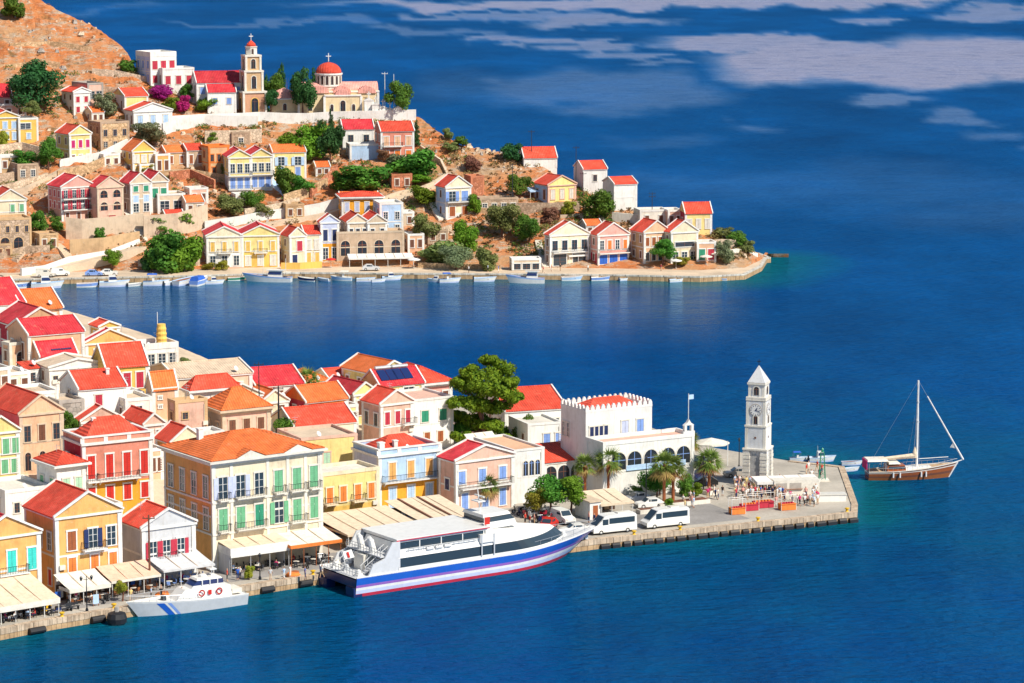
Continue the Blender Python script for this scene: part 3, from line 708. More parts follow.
# ------------------------------------------------------------ near town
H_ = house
H_('crimson-roofed white house at the very top left, behind the salmon houses', None, -22, 25, 306, 336, 'side', 'white', 'crimroof', rh=3.6, d=12, yaw=34, wc='brown')
H_('low peach house with faded orange roof jutting out toward the water, upper left', None, 24, 62, 309, 338, 'side', 'peach', 'orroof', rh=2.6, d=10, yaw=30, wc='brown', over=.5)
H_('ochre pediment house with crimson roof slope and dark red left wall, left edge', -6, 16, 66, 325, 362, 'ped', 'tan', 'crimroof', sidec='crimson', yaw=32, rh=2.4, wc='red')
n4 = H_('salmon house with long crimson roof behind the solar panel house', None, 29, 84, 335, 372, 'side', 'peach', 'crimroof', d=9, rh=1.9, yaw=31, F=[(.1, .3, 3, .9, 'o', 'brown')])
n5 = H_('small peach house with a solar panel on its crimson roof', 29, 40, 77, 356, 375, 'side', 'peach', 'crimroof', rh=1.9, yaw=31, F=[(.25, .45, 1, 1.3, 's', 'red', [.35])], ns=1)
H_('tiny peach hut with flat pale roof beside the solar panel house', 2, 10, 28, 346, 368, 'flat', 'peach', 'beige', F=[(.1, .6, 1, 1.6, 'a', 'brown', [.6])], ns=1, yaw=38, trim='offwhite')
H_('little grey lean-to with a red patched roof, left of the long white wall', 18, 26, 38, 371, 384, 'shed', 'grey', 'redroof', ns=1, yaw=36, F=[(.1, .6, 1, 1.2, 'o', 'brown')])
H_('long low plain white building below the solar panel house', 37, 50, 106, 368, 389, 'ped', 'white', 'beige', ns=1, yaw=28, rh=1.0, F=[(.3, .3, 1, .8, 'o', 'brown', [.1])])
H_('low white building with a wooden garage door under the stone terraces', 6, 24, 58, 397, 412, 'flat', 'white', 'beige', ns=1, yaw=30, F=[(.0, .7, 1, 2.0, 'd', 'rust', [.75]), (.3, .4, 1, .9, 'o', 'brown', [.25])])
n8 = H_('yellow ochre house with broad red roof and two red shutters', 92, 106, 148, 367, 398, 'side', 'yellow', 'redroof', rh=3.0, yaw=27, ns=1, F=[(.25, .5, 2, 1.25, 's', 'crimson', [.5, .8])])
n9 = H_('plain white house with a single red door and a flat-pitched red roof', 60, 79, 126, 389, 421, 'side', 'white', 'redroof', rh=2.0, yaw=27, F=[(.28, .48, 1, 1.1, 's', 'crimson', [.42])], S=[(.6, .25, 1, .9, 'o', 'brown')])
H_('small crimson-gabled yellow house by the water behind the ochre house', 90, 100, 119, 327, 350, 'ped', 'yellow', 'redroof', yaw=30, wc='blue', ns=1, F=[(.3, .4, 1, 1.6, 'o', 'blue', [.4])])
H_('wide house with red pediment and white rakes behind the ochre house', 82, 86, 134, 343, 368, 'ped', 'ochre', 'crimroof', yaw=27, rh=1.9, wc='dgreen', ns=1, d=10, F=[(.2, .5, 2, 1.2, 's', 'dgreen')])
n10 = H_('large peach stone mansion with red roof and arched lower windows, left', -14, 21, 63, 414, 475, 'ped', 'peach', 'redroof', sidec='rose', yaw=33, rh=2.3, trim='beige', F=[(.04, .30, 3, .95, 'a', 'brown'), (.52, .26, 3, 1.0, 'os', 'brown')], S=[(.5, .25, 2, 1, 'o', 'brown')])
H_('pale yellow house with crimson pediment and green shutters, left edge', None, -16, 19, 433, 480, 'ped', 'lemon', 'crimroof', yaw=33, d=10, rh=2.0, F=[(.08, .3, 2, 1.0, 's', 'green', [.58, .85]), (.5, .33, 2, 1.0, 's', 'green', [.62, .88])])
H_('small stone cottage between the peach mansion and the red house', 76, 82, 122, 421, 440, 'ped', 'rose', 'redroof', yaw=27, ns=1, d=7, rh=1.8, F=[(.3, .4, 2, .8, 'o', 'brown')], stone=False)
# red neoclassical house
n13 = H_('red and ochre mansion with tall red shutters and a balustraded hip roof', 63, 84, 152, 444, 520, 'parahip', 'salmon', 'redroof', low='amber', lowz=.45, sidec='crimson', rh=3.0, yaw=31,  # sidec paints the side walls darker red, standing in for shade
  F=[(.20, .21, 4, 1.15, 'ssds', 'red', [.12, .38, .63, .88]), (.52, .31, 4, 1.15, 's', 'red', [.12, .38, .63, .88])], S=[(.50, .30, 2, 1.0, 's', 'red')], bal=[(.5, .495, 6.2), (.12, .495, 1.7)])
n14 = H_('small white house with low red hip roof and green shutters', 37, 58, 85, 467, 524, 'hip', 'white', 'redroof', yaw=36, rh=1.3, F=[(.50, .27, 2, 1.0, 'ds', 'palegreen', [.32, .75])], S=[(.52, .25, 2, 1.0, 's', 'green')])
n15 = H_('large orange-yellow house on the quay with a white trimmed pediment', 24.5, 57, 121, 517, 598, 'ped', 'ochre', 'redroof', yaw=35, rh=2.6,
  F=[(.27, .20, 3, 1.15, 'ddd', 'orange', [.24, .58, .86]), (.56, .24, 3, 1.2, 'sSo', 'rust/navy/white', [.24, .56, .84])], S=[(.56, .22, 3, 1.0, 'o', 'white', [.2, .5, .8]), (.12, .2, 1, .9, 's', 'red', [.8])], bal=[(.56, .55, 3.3)], tint=1)
n16 = H_('orange house with turquoise shutters at the bottom left corner', None, -26, 40, 540, 612, 'ped', 'ochre', 'crimroof', yaw=37, d=11, rh=2.4,
  F=[(.47, .30, 3, 1.25, 's', 'turq', [.28, .57, .87])], bal=[(.57, .46, 4.2)])
H_('white and grey house with bright red shutters and a red roof on the quay', 121, 143, 195, 528, 584, 'ped', 'lightgrey', 'redroof', yaw=34, rh=2.0, F=[(.40, .33, 3, 1.0, 'S', 'crimson', [.2, .45, .72])], S=[], bal=[(.45, .39, 2.8)], trim='white')
# grand cream mansion
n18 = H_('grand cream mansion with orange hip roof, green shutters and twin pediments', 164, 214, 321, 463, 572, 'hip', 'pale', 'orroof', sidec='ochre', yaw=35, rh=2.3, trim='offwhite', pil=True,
  F=[(.37, .20, 6, 1.3, 'sssSss', 'green/green/dgreen/green/green/green', [.09, .25, .42, .60, .77, .93]), (.66, .20, 6, 1.3, 'SSosss', 'lavender/lavender/lavender/green/green/green', [.09, .25, .42, .60, .77, .93])],
  S=[(.37, .20, 4, 1.2, 'o', 'stonegrey', [.14, .38, .62, .86]), (.66, .20, 4, 1.2, 'o', 'stonegrey', [.14, .38, .62, .86])],
  bal=[(.335, .365, 4.6), (.335, .655, 4.6), (.77, .365, 2.6), (.77, .655, 2.6), (.09, .655, 1.7), (.09, .365, 1.7), (.6, .655, 1.7), (.93, .655, 1.7)])
def grand_extras(o):
    W, D, h = o['_W'], o['_D'], o['_H']
    for fx in (.335, .77):
        m = MB(); x = (fx-.5)*W; w = 2.2
        m.yprism([(x-w, h+.2), (x+w, h+.2), (x, h+1.15)], -D/2-.45, -D/2+.1); 
        m.add([(x-w-.2, -D/2-.5, h+.25), (x, -D/2-.5, h+1.27), (x, -D/2+1.6, h+1.27), (x-w-.2, -D/2+.2, h+.25)], [(0, 1, 2, 3)], 1)
        m.add([(x+w+.2, -D/2-.5, h+.25), (x, -D/2-.5, h+1.27), (x, -D/2+1.6, h+1.27), (x+w+.2, -D/2+.2, h+.25)], [(3, 2, 1, 0)], 1)
        m.build('pediment', ['wall:offwhite', 'tile:orroof'], o)
    m = MB()
    for fx in (0.003, .168, .50, .685, .85, .997):
        x = (fx-.5)*W; m.box(x-.22, -D/2-.1, .1*h, x+.22, -D/2-.002, h-.46)
    for z in (.35, .64): m.box(-W/2-.16, -D/2-.17, z*h-.3, W/2+.16, -D/2-.101, z*h-.06); m.box(-W/2-.16, -D/2-.1, z*h-.3, -W/2-.002, D/2, z*h-.06)
    m.build('pilaster', 'wall:offwhite', o)
grand_extras(n18)
H_('rubble stone house with orange hip roof and three brown windows', 204, 223, 270, 412, 447, 'hip', 'rose', 'orroof', yaw=31, rh=2.8, sidec='stonegrey', stone=False, F=[(.40, .33, 3, 1.1, 's', 'brown', [.2, .5, .8])], S=[(.3, .35, 2, .9, 'o', 'white')], trim='beige')
H_('pinkish stone house with flat orange tiled top and one small dark window', 168, 176, 207, 404, 440, 'flat', 'rose', 'tan', yaw=31, F=[(.55, .18, 1, .9, 'o', 'brown', [.3])], ns=1, trim='tan')
H_('narrow pale house with orange roof and tiny windows, next to the ochre house', 146, 153, 177, 388, 418, 'side', 'peach', 'orroof', yaw=31, rh=2.2, F=[(.6, .08, 1, .5, 'o', 'dark', [.3]), (.3, .08, 1, .5, 'o', 'dark', [.3])])
H_('cream gabled house with red roof and olive left wall beside the red mansion', 156, 172, 203, 442, 482, 'ped', 'pale', 'redroof', sidec='ochre', yaw=33, rh=1.9, F=[(.5, .25, 2, 1, 'o', 'brown')])
H_('low house with a white terrace roof in front of the rubble stone house', 178, 190, 224, 437, 462, 'flat', 'beige', 'offwhite', yaw=31, ns=1, F=[], S=[(.4, .3, 2, .8, 's', 'rust')], sidec='rust')
H_('long beige house with low parapet and a crimson gable by the water', 150, 176, 252, 378, 410, 'side', 'beige', 'beige', yaw=26, rh=1.3, ns=1, F=[(.4, .3, 3, .9, 'o', 'brown')], d=9)
H_('white-walled house with wide faded red hip roof in the middle rows', 185, 192, 238, 392, 420, 'hip', 'white', 'redroof', yaw=29, rh=2.0, ns=1, d=10)
H_('low cream house with yellowish orange roof behind the rubble stone house', 215, 222, 262, 397, 420, 'ped', 'pale', 'orroof', yaw=29, rh=1.7, ns=1, d=9)
H_('white-gabled hall with a broad crimson roof near the pine', None, 256, 304, 386, 412, 'side', 'white', 'crimroof', yaw=24, d=11, rh=2.0, ns=1)
H_('house with small orange roof behind the crimson gable house', None, 262, 288, 402, 422, 'ped', 'pale', 'orroof', yaw=30, d=9, rh=1.6, ns=1)
n26 = H_('orange-walled house with dark red gable end and white framed windows', 284, 306, 348, 402, 428, 'side', 'orange', 'orroof', sidec='crimson', yaw=34, rh=2.0, ns=1, F=[(.35, .35, 1, 1.4, 'o', 'blue', [.55])], S=[(.25, .5, 3, .95, 'o', 'white')])
H_('ochre gabled house with deep crimson roof left of the pink stone house', 323, 354, 377, 394, 424, 'ped', 'lemon', 'crimroof', yaw=38, rh=1.5, wc='brown', sidec='rust')
H_('cream gabled house with orange roof, the farthest back by the water', 342, 377, 411, 374, 404, 'ped', 'lemon', 'orroof', yaw=38, rh=1.8, F=[(.6, .1, 1, .6, 'o', 'brown')])
n29 = H_('yellow house with solar panels on its crimson roof', 362, 380, 424, 386, 420, 'side', 'lemon', 'crimroof', yaw=31, rh=2.1, F=[(.66, .24, 1, 1.8, 'S', 'white/blue', [.65])], S=[])
H_('house with wide red hip roof just left of the big pine', None, 412, 452, 386, 420, 'hip', 'pink', 'redroof', yaw=31, rh=2.2, d=12, ns=1)
n31 = H_('pinkish house with red gable roof, red shutters and a small balcony', 362, 381, 413, 404, 452, 'ped', 'rose', 'redroof', yaw=35, rh=1.8, sidec='rose', F=[(.10, .18, 3, .95, 'o', 'crimson', [.2, .52, .82]), (.55, .26, 3, .95, 's', 'crimson', [.2, .52, .84])], S=[(.5, .28, 2, 1.0, 'o', 'brown')], bal=[(.84, .53, 2.4)])
n32 = H_('white block with dark green shutters joined to the pinkish gabled house', None, 413, 453, 402, 450, 'flat', 'white', 'rose', yaw=33, d=9, F=[(.10, .22, 2, 1.0, 's', 'rust', [.35, .68]), (.55, .24, 2, 1.3, 's', 'dgreen', [.30, .75])], parapet=.35)
H_('low house with red tiled roof behind the cream walled house', None, 294, 356, 426, 450, 'side', 'pale', 'redroof', yaw=27, d=9, rh=2.0, ns=1, F=[])
H_('plain cream walled house with one pale blue window beside the grand mansion', None, 302, 357, 441, 500, 'flat', 'lemon', 'beige', yaw=27, d=9, F=[(.55, .22, 1, 1.1, 's', 'palegreen', [.45])], parapet=.4, trim='rose')
n34 = H_('two-storey yellow house with orange shutters and a pale flat roof', 300, 321, 379, 477, 532, 'flat', 'lemon', 'offwhite', yaw=33, low='yellow', lowz=.42, F=[(.08, .22, 4, .95, 'dsds', 'orange', [.15, .38, .63, .86]), (.50, .28, 4, 1.0, 's', 'orange', [.15, .38, .63, .86])], bal=[(.15, .49, 1.9), (.63, .49, 2.1)], trim='pale')
n35 = H_('blue and orange house with a long balcony and red hip roof', 353, 379, 440, 456, 514, 'parahip', 'skyblue', 'redroof', low='amber', lowz=.52, sidec='lavender', yaw=32, rh=2.2, F=[(.04, .38, 3, 1.15, 'd', 'skyblue', [.22, .52, .82]), (.56, .30, 3, 1.15, 's', 'ochre', [.22, .52, .82])], S=[], bal=[(.52, .53, 9.6)])
n36 = H_('pink house with crimson roof, white pediment and canvas awning', 439, 456, 514, 461, 515, 'ped', 'rose', 'crimroof', yaw=34, rh=1.7, sidec='rose', F=[(.06, .32, 3, 1.1, 'd', 'blue', [.15, .5, .8]), (.55, .24, 3, 1.2, 's', 'blue', [.1, .45, .8])], S=[(.42, .2, 1, 1.1, 's', 'navy')], bal=[(.5, .47, 9.0)])
n37 = H_('white building with three small arched windows and terracotta flat roof', None, 514, 544, 452, 504, 'flat', 'white', 'peach', yaw=30, d=12, F=[(.52, .28, 3, .8, 'a', 'blue', [.38, .58, .78])], parapet=.3)
n38 = H_('low white annex with bright red lean-to roof and open arches', None, 544, 583, 462, 488, 'shed', 'offwhite', 'redroof', yaw=28, d=6, rh=1.6, ns=1, F=[(.1, .7, 3, 2.0, 'a', 'brown')])
H_('large low hall with wide red roof and white gable right of the pine', None, 505, 566, 411, 446, 'side', 'white', 'redroof', yaw=20, d=14, rh=2.4, ns=1, F=[(.3, .4, 3, 1, 'o', 'navy')])
H_('white house with blue doors left of the crenellated building', None, 528, 562, 426, 462, 'flat', 'white', 'offwhite', yaw=22, d=8, F=[(.35, .4, 2, 1.1, 'd', 'blue', [.55, .9])], ns=1, parapet=.35)
n41 = H_('white crenellated building with red roof inside its battlements', 561, 585.5, 652, 413, 489, 'merlon', 'white', 'redroof', yaw=30, name='crenellated_building', cat='building', F=[(.635, .17, 4, .7, 's', 'navy', [.09, .16, .23, .30]), (.655, .19, 2, 1.25, 'ss', 'lavender/blue', [.59, .82])], S=[(.62, .18, 2, .6, 'o', 'white', [.12, .3])])
n42 = H_('white seafront wing with a row of round blue arches and roof terrace', None, 603, 694, 446, 501, 'flat', 'white', 'rose', yaw=29, d=5, name='arcade_building', cat='building', F=[(.53, .32, 5, 2.4, 'a', 'blue', [.17, .34, .52, .71, .88])], S=[], parapet=.55)
def gable_bell(o):
    W, D, h = o['_W'], o['_D'], o['_H']; x = W/2-.9; y = -D/2+.2
    m = MB(); m.box(x-1.0, y-.25, h, x+1.0, y+.25, h+.9); m.box(x-.8, y-.25, h+.9, x-.4, y+.25, h+1.8); m.box(x+.4, y-.25, h+.9, x+.8, y+.25, h+1.8)
    m.yprism([(x-.9, h+1.8), (x+.9, h+1.8), (x+.3, h+2.2), (x, h+2.7), (x-.3, h+2.2)], y-.27, y+.27); m.build('bell_gable', 'wall:white', o)
    m = MB(); m.tube((x, y, h+2.6), (x, y, h+6.6), .06); m.box(x+.06, y-.02, h+5.7, x+.9, y+.02, h+6.4, 1); m.build('flagpole', ['paint:white', 'cloth:skyblue'], o)
    b = MB(); b.box(-W*.25, -D/2-.2, h*.5, W/2-1.5, -D/2-.05, h*.5+.12); b.box(-W*.25, -D/2-.12, h*.5+.12, W/2-1.5, -D/2-.08, h*.5+.8); b.build('terrace_ledge', 'paint:skyblue', o)
gable_bell(n42)
H_('bare low stone shed between the peach mansion and the white house', None, 60, 84, 404, 426, 'flat', 'stonegrey', 'beige', yaw=30, d=6, ns=1, stone=True, F=[], S=[], found=3, trim='stonegrey')
H_('low stepped white house below the peach mansion', None, 6, 50, 494, 524, 'flat', 'white', 'offwhite', yaw=34, d=9, ns=1, F=[(.3, .35, 2, .8, 'o', 'brown')])
H_('white building with roof terrace, magenta awning and yellow buoy on top', 134, 146, 178, 350, 384, 'flat', 'white', 'rose', yaw=28, F=[(.55, .3, 3, 1.2, 'o', 'magenta'), (.1, .3, 3, 1, 'o', 'white')], parapet=1.0)
H_('narrow white house squeezed behind the red mansion', None, 126, 152, 402, 430, 'flat', 'offwhite', 'beige', yaw=29, d=7, F=[(.5, .3, 1, 1, 'o', 'dark')])
H_('plain pale house left of the olive walled gable', None, 145, 164, 424, 455, 'ped', 'rose', 'redroof', yaw=31, d=8, rh=1.3)
H_('cream flat annex on the steps left of the solar panel house', None, 8, 30, 376, 392, 'flat', 'pale', 'beige', yaw=34, d=6, ns=1)
H_('beige walled terrace house at the left edge below the pink gables', None, -12, 10, 372, 398, 'flat', 'beige', 'tan', yaw=34, d=7)
H_('small white cube right of the single red door house', None, 128, 144, 396, 412, 'flat', 'white', 'offwhite', yaw=29, d=5, ns=1)
H_('tiny peach house with orange roof before the beige long house', None, 196, 212, 378, 396, 'side', 'peach', 'orroof', yaw=28, d=6, ns=1, rh=1.2)
H_('small white shed with faded roof behind the stone house', None, 236, 252, 386, 402, 'side', 'offwhite', 'tan', yaw=28, d=6, ns=1, rh=1.0)
H_('cream block between the orange-walled house and the ochre gable', None, 346, 358, 408, 430, 'flat', 'lemon', 'beige', yaw=30, d=6)
H_('low rose coloured annex behind the yellow flat house', None, 322, 350, 458, 482, 'flat', 'rose', 'beige', yaw=30, d=6, ns=1)
H_('small pinkish house between red mansion and cream mansion', None, 150, 163, 452, 480, 'flat', 'peach', 'tan', yaw=33, d=6)
H_('white courtyard house behind the orange-yellow quay house', None, 90, 122, 510, 535, 'flat', 'offwhite', 'beige', yaw=35, d=6, ns=1)
H_('low grey outbuilding squeezed left of the red mansion', None, 44, 62, 440, 458, 'flat', 'stonegrey', 'beige', yaw=33, d=6, ns=1)
H_('small cream house with red roof at the back row, left of the pine', None, 330, 350, 380, 398, 'side', 'pale', 'redroof', yaw=28, d=7, ns=1, rh=1.4)
H_('pale house with orange hip roof behind the crimson gable hall', None, 304, 330, 384, 404, 'hip', 'pale', 'orroof', yaw=28, d=8, ns=1, rh=1.4)
# rooftop gear
def roof_item(h, mb, name, mats, fx, fy, z, label=None, cat=None, rot=0):
    W, D = h['_W'], h['_D']; return mb.build(name, mats, h, loc=((fx-.5)*W, (fy-.5)*D, z), rot=rot)
def solar(h, fx, w=2.6, d=1.8, rh=1.9):
    W, D, H = h['_W'], h['_D'], h['_H']; s = rh/(D/2); y0 = -D/2*.78; y1 = y0+d
    z = lambda y: H+rh*(1-abs(y)/(D/2))+.32
    m = MB()
    for k in range(2):
        x0 = (fx-.5)*W+(k-1)*w/2+.05; x1 = x0+w/2-.1; m.sheet((x0, y0, z(y0)), (x1, y0, z(y0)), (x1, y1, z(y1)), (x0, y1, z(y1)), t=.08)
    m.build('solar_panel', 'glass:navy', h)
    m = MB(); m.tube(((fx-.5)*W-w/2, y1+.3, z(y1)+.3), ((fx-.5)*W+w/2, y1+.3, z(y1)+.3), .3, n=10); m.build('water_tank', 'metal:lightgrey', h)
solar(n5, .62, 3.6, 2.6); solar(n29, .28, 3.2, 2.0, 2.1); solar(n29, .62, 3.2, 2.0, 2.1)
for h, fx, fy, z, s in ((n13, .3, .5, n13['_H']+1.2, .5), (n26, .8, .7, n26['_H'], .6), (n9, .75, .35, n9['_H']+.6, .5), (n18, .2, .7, n18['_H']+1.2, .7), (n35, .1, .15, n35['_H'], .8), (n35, .35, .2, n35['_H'], .6)): chimney(h, fx, fy, z, s)

# air conditioners, dishes, aerials, tanks and drainpipes on the near houses
_g = random.Random(21)
for (o, W, D, h) in [q for q in HOUSES if q[0].location.y < 640]:
    if o.name.startswith(('arcade', 'crenel')): continue
    if W > 5 and _g.random() < .6: m = MB(); m.box(-.4, -.32, -.3, .4, 0, .3); m.build('air_conditioner', 'paint:offwhite', o, loc=((_g.choice((-.42, .42)))*W, -D/2, h*_g.uniform(.3, .45)))
    if _g.random() < .5: m = MB(); m.tube((0, 0, 0), (0, 0, 2.2), .03, n=5); m.box(-.5, -.02, 1.9, .5, .02, 1.95); m.box(-.35, -.02, 1.6, .35, .02, 1.65); m.build('aerial', 'metal:steel', o, loc=(_g.uniform(-.3, .3)*W, _g.uniform(0, .4)*D, h+.3))
    if _g.random() < .35: m = MB(); m.lathe([(.05, 0), (.3, .08), (.45, .2)], 10); q = m.build('satellite_dish', 'paint:lightgrey', o, loc=(_g.uniform(-.4, .4)*W, -D/2+.4, h+.7)); q.rotation_euler = (1.0, 0, .5)
    if h > 5: m = MB(); m.tube((W/2-.55, -D/2-.08, 0), (W/2-.55, -D/2-.08, h-.4), .05, n=6); m.build('drainpipe', 'paint:offwhite', o)
# ------------------------------------------------------------ far hillside houses
def FH(label, xl, xn, xr, ye, yb, roof='ped', wall='cream', rc='redroof', **k): return house(label, xl, xn, xr, ye, yb, roof, wall, rc, g=hill, **k)
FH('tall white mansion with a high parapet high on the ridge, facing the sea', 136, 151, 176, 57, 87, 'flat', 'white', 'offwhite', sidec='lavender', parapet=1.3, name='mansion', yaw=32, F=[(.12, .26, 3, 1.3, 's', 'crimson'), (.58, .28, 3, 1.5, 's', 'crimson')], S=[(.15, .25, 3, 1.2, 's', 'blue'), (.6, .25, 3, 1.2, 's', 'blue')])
FH('lower white wing right of the tall ridge mansion', None, 163, 194, 70, 92, 'flat', 'white', 'offwhite', d=8, yaw=24, F=[(.3, .4, 3, 1.4, 's', 'crimson')])
FH('long white schoolhouse with bright crimson roof behind the bell tower', None, 197, 243, 82.5, 107, 'side', 'white', 'crimroof', d=10, rh=2.5, yaw=14, F=[(.5, .3, 4, 1.3, 's', 'blue')])
FH('smaller crimson-roofed white building in front of the long schoolhouse', None, 208, 236, 92, 113, 'side', 'white', 'crimroof', d=9, rh=2.2, yaw=12, F=[(.4, .3, 2, 1.2, 's', 'blue')])
FH('white house with red gable roof and red windows beside the dark tree', 62, 74, 90, 92, 116, 'ped', 'white', 'redroof', yaw=36, F=[(.12, .24, 2, 1.0, 's', 'crimson'), (.55, .24, 2, 1.0, 's', 'crimson')])
FH('roofless greyish pink stone house behind the red-windowed white house', 72, 88, 103, 85, 108, 'flat', 'rose', 'stonegrey', yaw=36, F=[(.4, .3, 2, 1.6, 'o', 'dark')], trim='stonegrey')
FH('ochre house with small red roof and white left wall on the upper slope', 113, 125, 148, 96, 118, 'side', 'lemon', 'redroof', sidec='white', yaw=26, rh=1.6, F=[])
FH('white gabled house with three grey windows below the bougainvillea', 125, 134, 172, 111, 131, 'ped', 'white', 'redroof', yaw=26, ns=1, F=[(.3, .45, 3, 1.3, 's', 'skyblue')], rh=1.8)
FH('cream gabled house with red roof and dark red windows on the white ramp', 56, 70, 91, 134, 166, 'ped', 'lemon', 'redroof', yaw=35, trim='white', F=[(.12, .2, 3, .9, 's', 'brown'), (.55, .24, 3, 1.0, 's', 'magenta')], rh=1.9)
FH('two-storey stone house ruin in the upper middle slope', 88, 101, 129, 124, 152, 'flat', 'tan', 'stone', stone=True, yaw=34, F=[(.15, .2, 3, 1, 'o', 'dark'), (.55, .22, 3, 1, 'o', 'brown')], trim='stone')
FH('yellow house with blue shutters near the left edge, beside a palm', None, -6, 19, 117, 144, 'ped', 'yellow', 'redroof', yaw=20, d=8, F=[(.12, .28, 2, 1.0, 's', 'skyblue', [.5, .8]), (.55, .26, 2, 1.1, 's', 'skyblue', [.45, .8])])
FH('yellow boxy house with flat roof right of the blue-shuttered house', None, 19, 38, 120, 143, 'flat', 'yellow', 'offwhite', yaw=22, d=7, F=[(.6, .25, 1, 2.6, 'o', 'dark', [.35]), (.15, .25, 1, 1, 's', 'skyblue')])
FH('house with crimson tiered roof at the left edge by the dark tree', None, -8, 12, 97, 112, 'side', 'rose', 'crimroof', d=8, yaw=18, rh=3)
FH('low crimson-roofed lean house left of the dark tree', None, -8, 26, 106, 118, 'flat', 'rose', 'redroof', d=5, yaw=14, ns=1)
FH('yellow gabled house with white shutters on the mid slope', 122, 133, 155, 151, 175, 'ped', 'yellow', 'orroof', yaw=28, F=[(.15, .2, 3, .8, 's', 'lemon'), (.5, .3, 3, 1.2, 's', 'offwhite')], rh=2.4)
FH('small ochre flat house adjoining the yellow gabled house', None, 156, 170, 156, 176, 'flat', 'ochre', 'orroof', yaw=22, d=6, ns=1)
FH('small orange house with two brown doors under the church wall', None, 166, 187, 152, 168, 'side', 'tan', 'orroof', yaw=22, d=6, ns=1, F=[(.2, .5, 2, .9, 's', 'rust')])
FH('small orange stone house with red roof right of the two brown doors', None, 187, 204, 150, 168, 'side', 'stone', 'redroof', yaw=22, d=6, ns=1, F=[(.2, .5, 2, .9, 's', 'rust')])
FH('tan two-storey house with orange eaves left of the blue balcony villa', 200, 209, 229, 148, 178, 'flat', 'tan', 'orroof', yaw=28, F=[(.15, .2, 2, .9, 'o', 'brown'), (.55, .22, 3, .9, 'o', 'brown')], trim='orange')
f16 = FH('yellow villa with blue lower verandas and twin white gables, left half', None, 229, 251, 157, 191, 'ped', 'lemon', 'crimroof', yaw=14, d=10, low='white', lowz=.42, rh=1.6, F=[(.05, .32, 3, 1.4, 's', 'blue'), (.52, .26, 3, 1.2, 'o', 'skyblue')], bal=[(.5, .44, 6), (.5, .03, 6)])
FH('yellow villa with blue lower verandas and twin white gables, right half', None, 251, 272, 156, 189, 'ped', 'lemon', 'crimroof', yaw=14, d=10, low='white', lowz=.42, rh=1.6, F=[(.05, .32, 3, 1.4, 's', 'blue'), (.52, .26, 3, 1.2, 'o', 'skyblue')], bal=[(.5, .44, 6)])
FH('yellow cube house with orange roof and blue shuttered windows', None, 273, 306, 152, 180, 'side', 'lemon', 'orroof', yaw=14, d=8, rh=1.4, F=[(.12, .3, 2, 1.3, 's', 'blue'), (.5, .3, 2, 1.5, 'S', 'skyblue')])
f17 = FH('pink three-storey mansion with white trim and red flowered balconies', 48, 62, 95, 187, 225, 'ped', 'pink', 'crimroof', yaw=33, low='rose', lowz=.34, sidec='pink', rh=2.4, F=[(.08, .2, 3, .9, 's', 'brown'), (.36, .24, 4, .9, 'S', 'crimson'), (.68, .22, 4, .9, 'S', 'crimson')], S=[(.38, .2, 3, .9, 's', 'crimson'), (.7, .18, 3, .9, 's', 'crimson')], bal=[(.5, .35, 8.5), (.5, .66, 8.5)])
FH('pale stone house with brown arched loggias right of the pink mansion', 88, 98, 123, 187, 226, 'ped', 'rose', 'crimroof', yaw=33, rh=2.2, trim='beige', F=[(.02, .2, 1, 1.9, 's', 'crimson', [.55]), (.36, .22, 2, 1.9, 'a', 'rust'), (.70, .2, 2, 1.9, 'a', 'rust')], S=[])
FH('beige stone house with dark green windows and crimson gable, left of a pair', 120, 131, 151, 183, 216, 'ped', 'beige', 'crimroof', yaw=33, rh=2.2, sidec='stonegrey', F=[(.1, .25, 2, 1.4, 'o', 'blue'), (.4, .2, 2, 1.4, 's', 'skyblue'), (.72, .18, 2, 1.3, 's', 'dgreen')])
FH('beige stone house with dark green windows and crimson gable, right of a pair', None, 151, 168, 181, 212, 'ped', 'beige', 'crimroof', yaw=24, rh=2.0, d=9, F=[(.45, .3, 2, 1.5, 's', 'dgreen')])
FH('low terrace house with pergola right of the beige pair', None, 158, 185, 196, 214, 'flat', 'beige', 'tan', yaw=20, d=7, ns=1, F=[(.1, .6, 2, 2.2, 'o', 'dark')])
FH('pale yellow gabled house with green shutters at the left edge of the bay', None, -4, 26, 200, 226, 'ped', 'pale', 'redroof', yaw=22, d=9, rh=2.3, F=[(.5, .3, 2, 1.0, 's', 'green', [.55, .85])])
FH('stone house with two dark arches and flower boxes at the left edge', None, -6, 31, 221, 252, 'flat', 'stone', 'tan', yaw=22, d=8, stone=True, F=[(.08, .36, 2, 2.2, 'a', 'brown', [.3, .65]), (.6, .2, 4, .8, 'o', 'brown')], trim='tan')
# shoreline row
def shore(*a, **k): return FH(*a, **k)
shore('white and cream waterfront house with ochre shutters and red edged gable', 203, 207, 242, 236, 268, 'ped', 'pale', 'crimroof', yaw=10, low='white', lowz=.45, trim='white', rh=2.0, F=[(.06, .3, 3, 1.2, 'o', 'blue'), (.5, .3, 3, 1.0, 's', 'yellow')], bal=[(.5, .46, 3.2)], d=10)
shore('yellow waterfront house with a red edged gable and small balcony', None, 242, 279, 235, 268, 'ped', 'lemon', 'crimroof', yaw=10, low='yellow', lowz=.45, rh=2.0, F=[(.06, .3, 3, 1.2, 's', 'offwhite'), (.5, .3, 3, 1.0, 's', 'yellow')], bal=[(.5, .46, 3.2)], d=10)
shore('cream gabled waterfront house with red door and yellow garden wall', 281, 290, 306, 236, 267, 'ped', 'pale', 'redroof', yaw=28, rh=1.8, F=[(.06, .32, 1, 1.3, 's', 'navy', [.3]), (.5, .32, 1, 1.4, 's', 'crimson', [.6])])
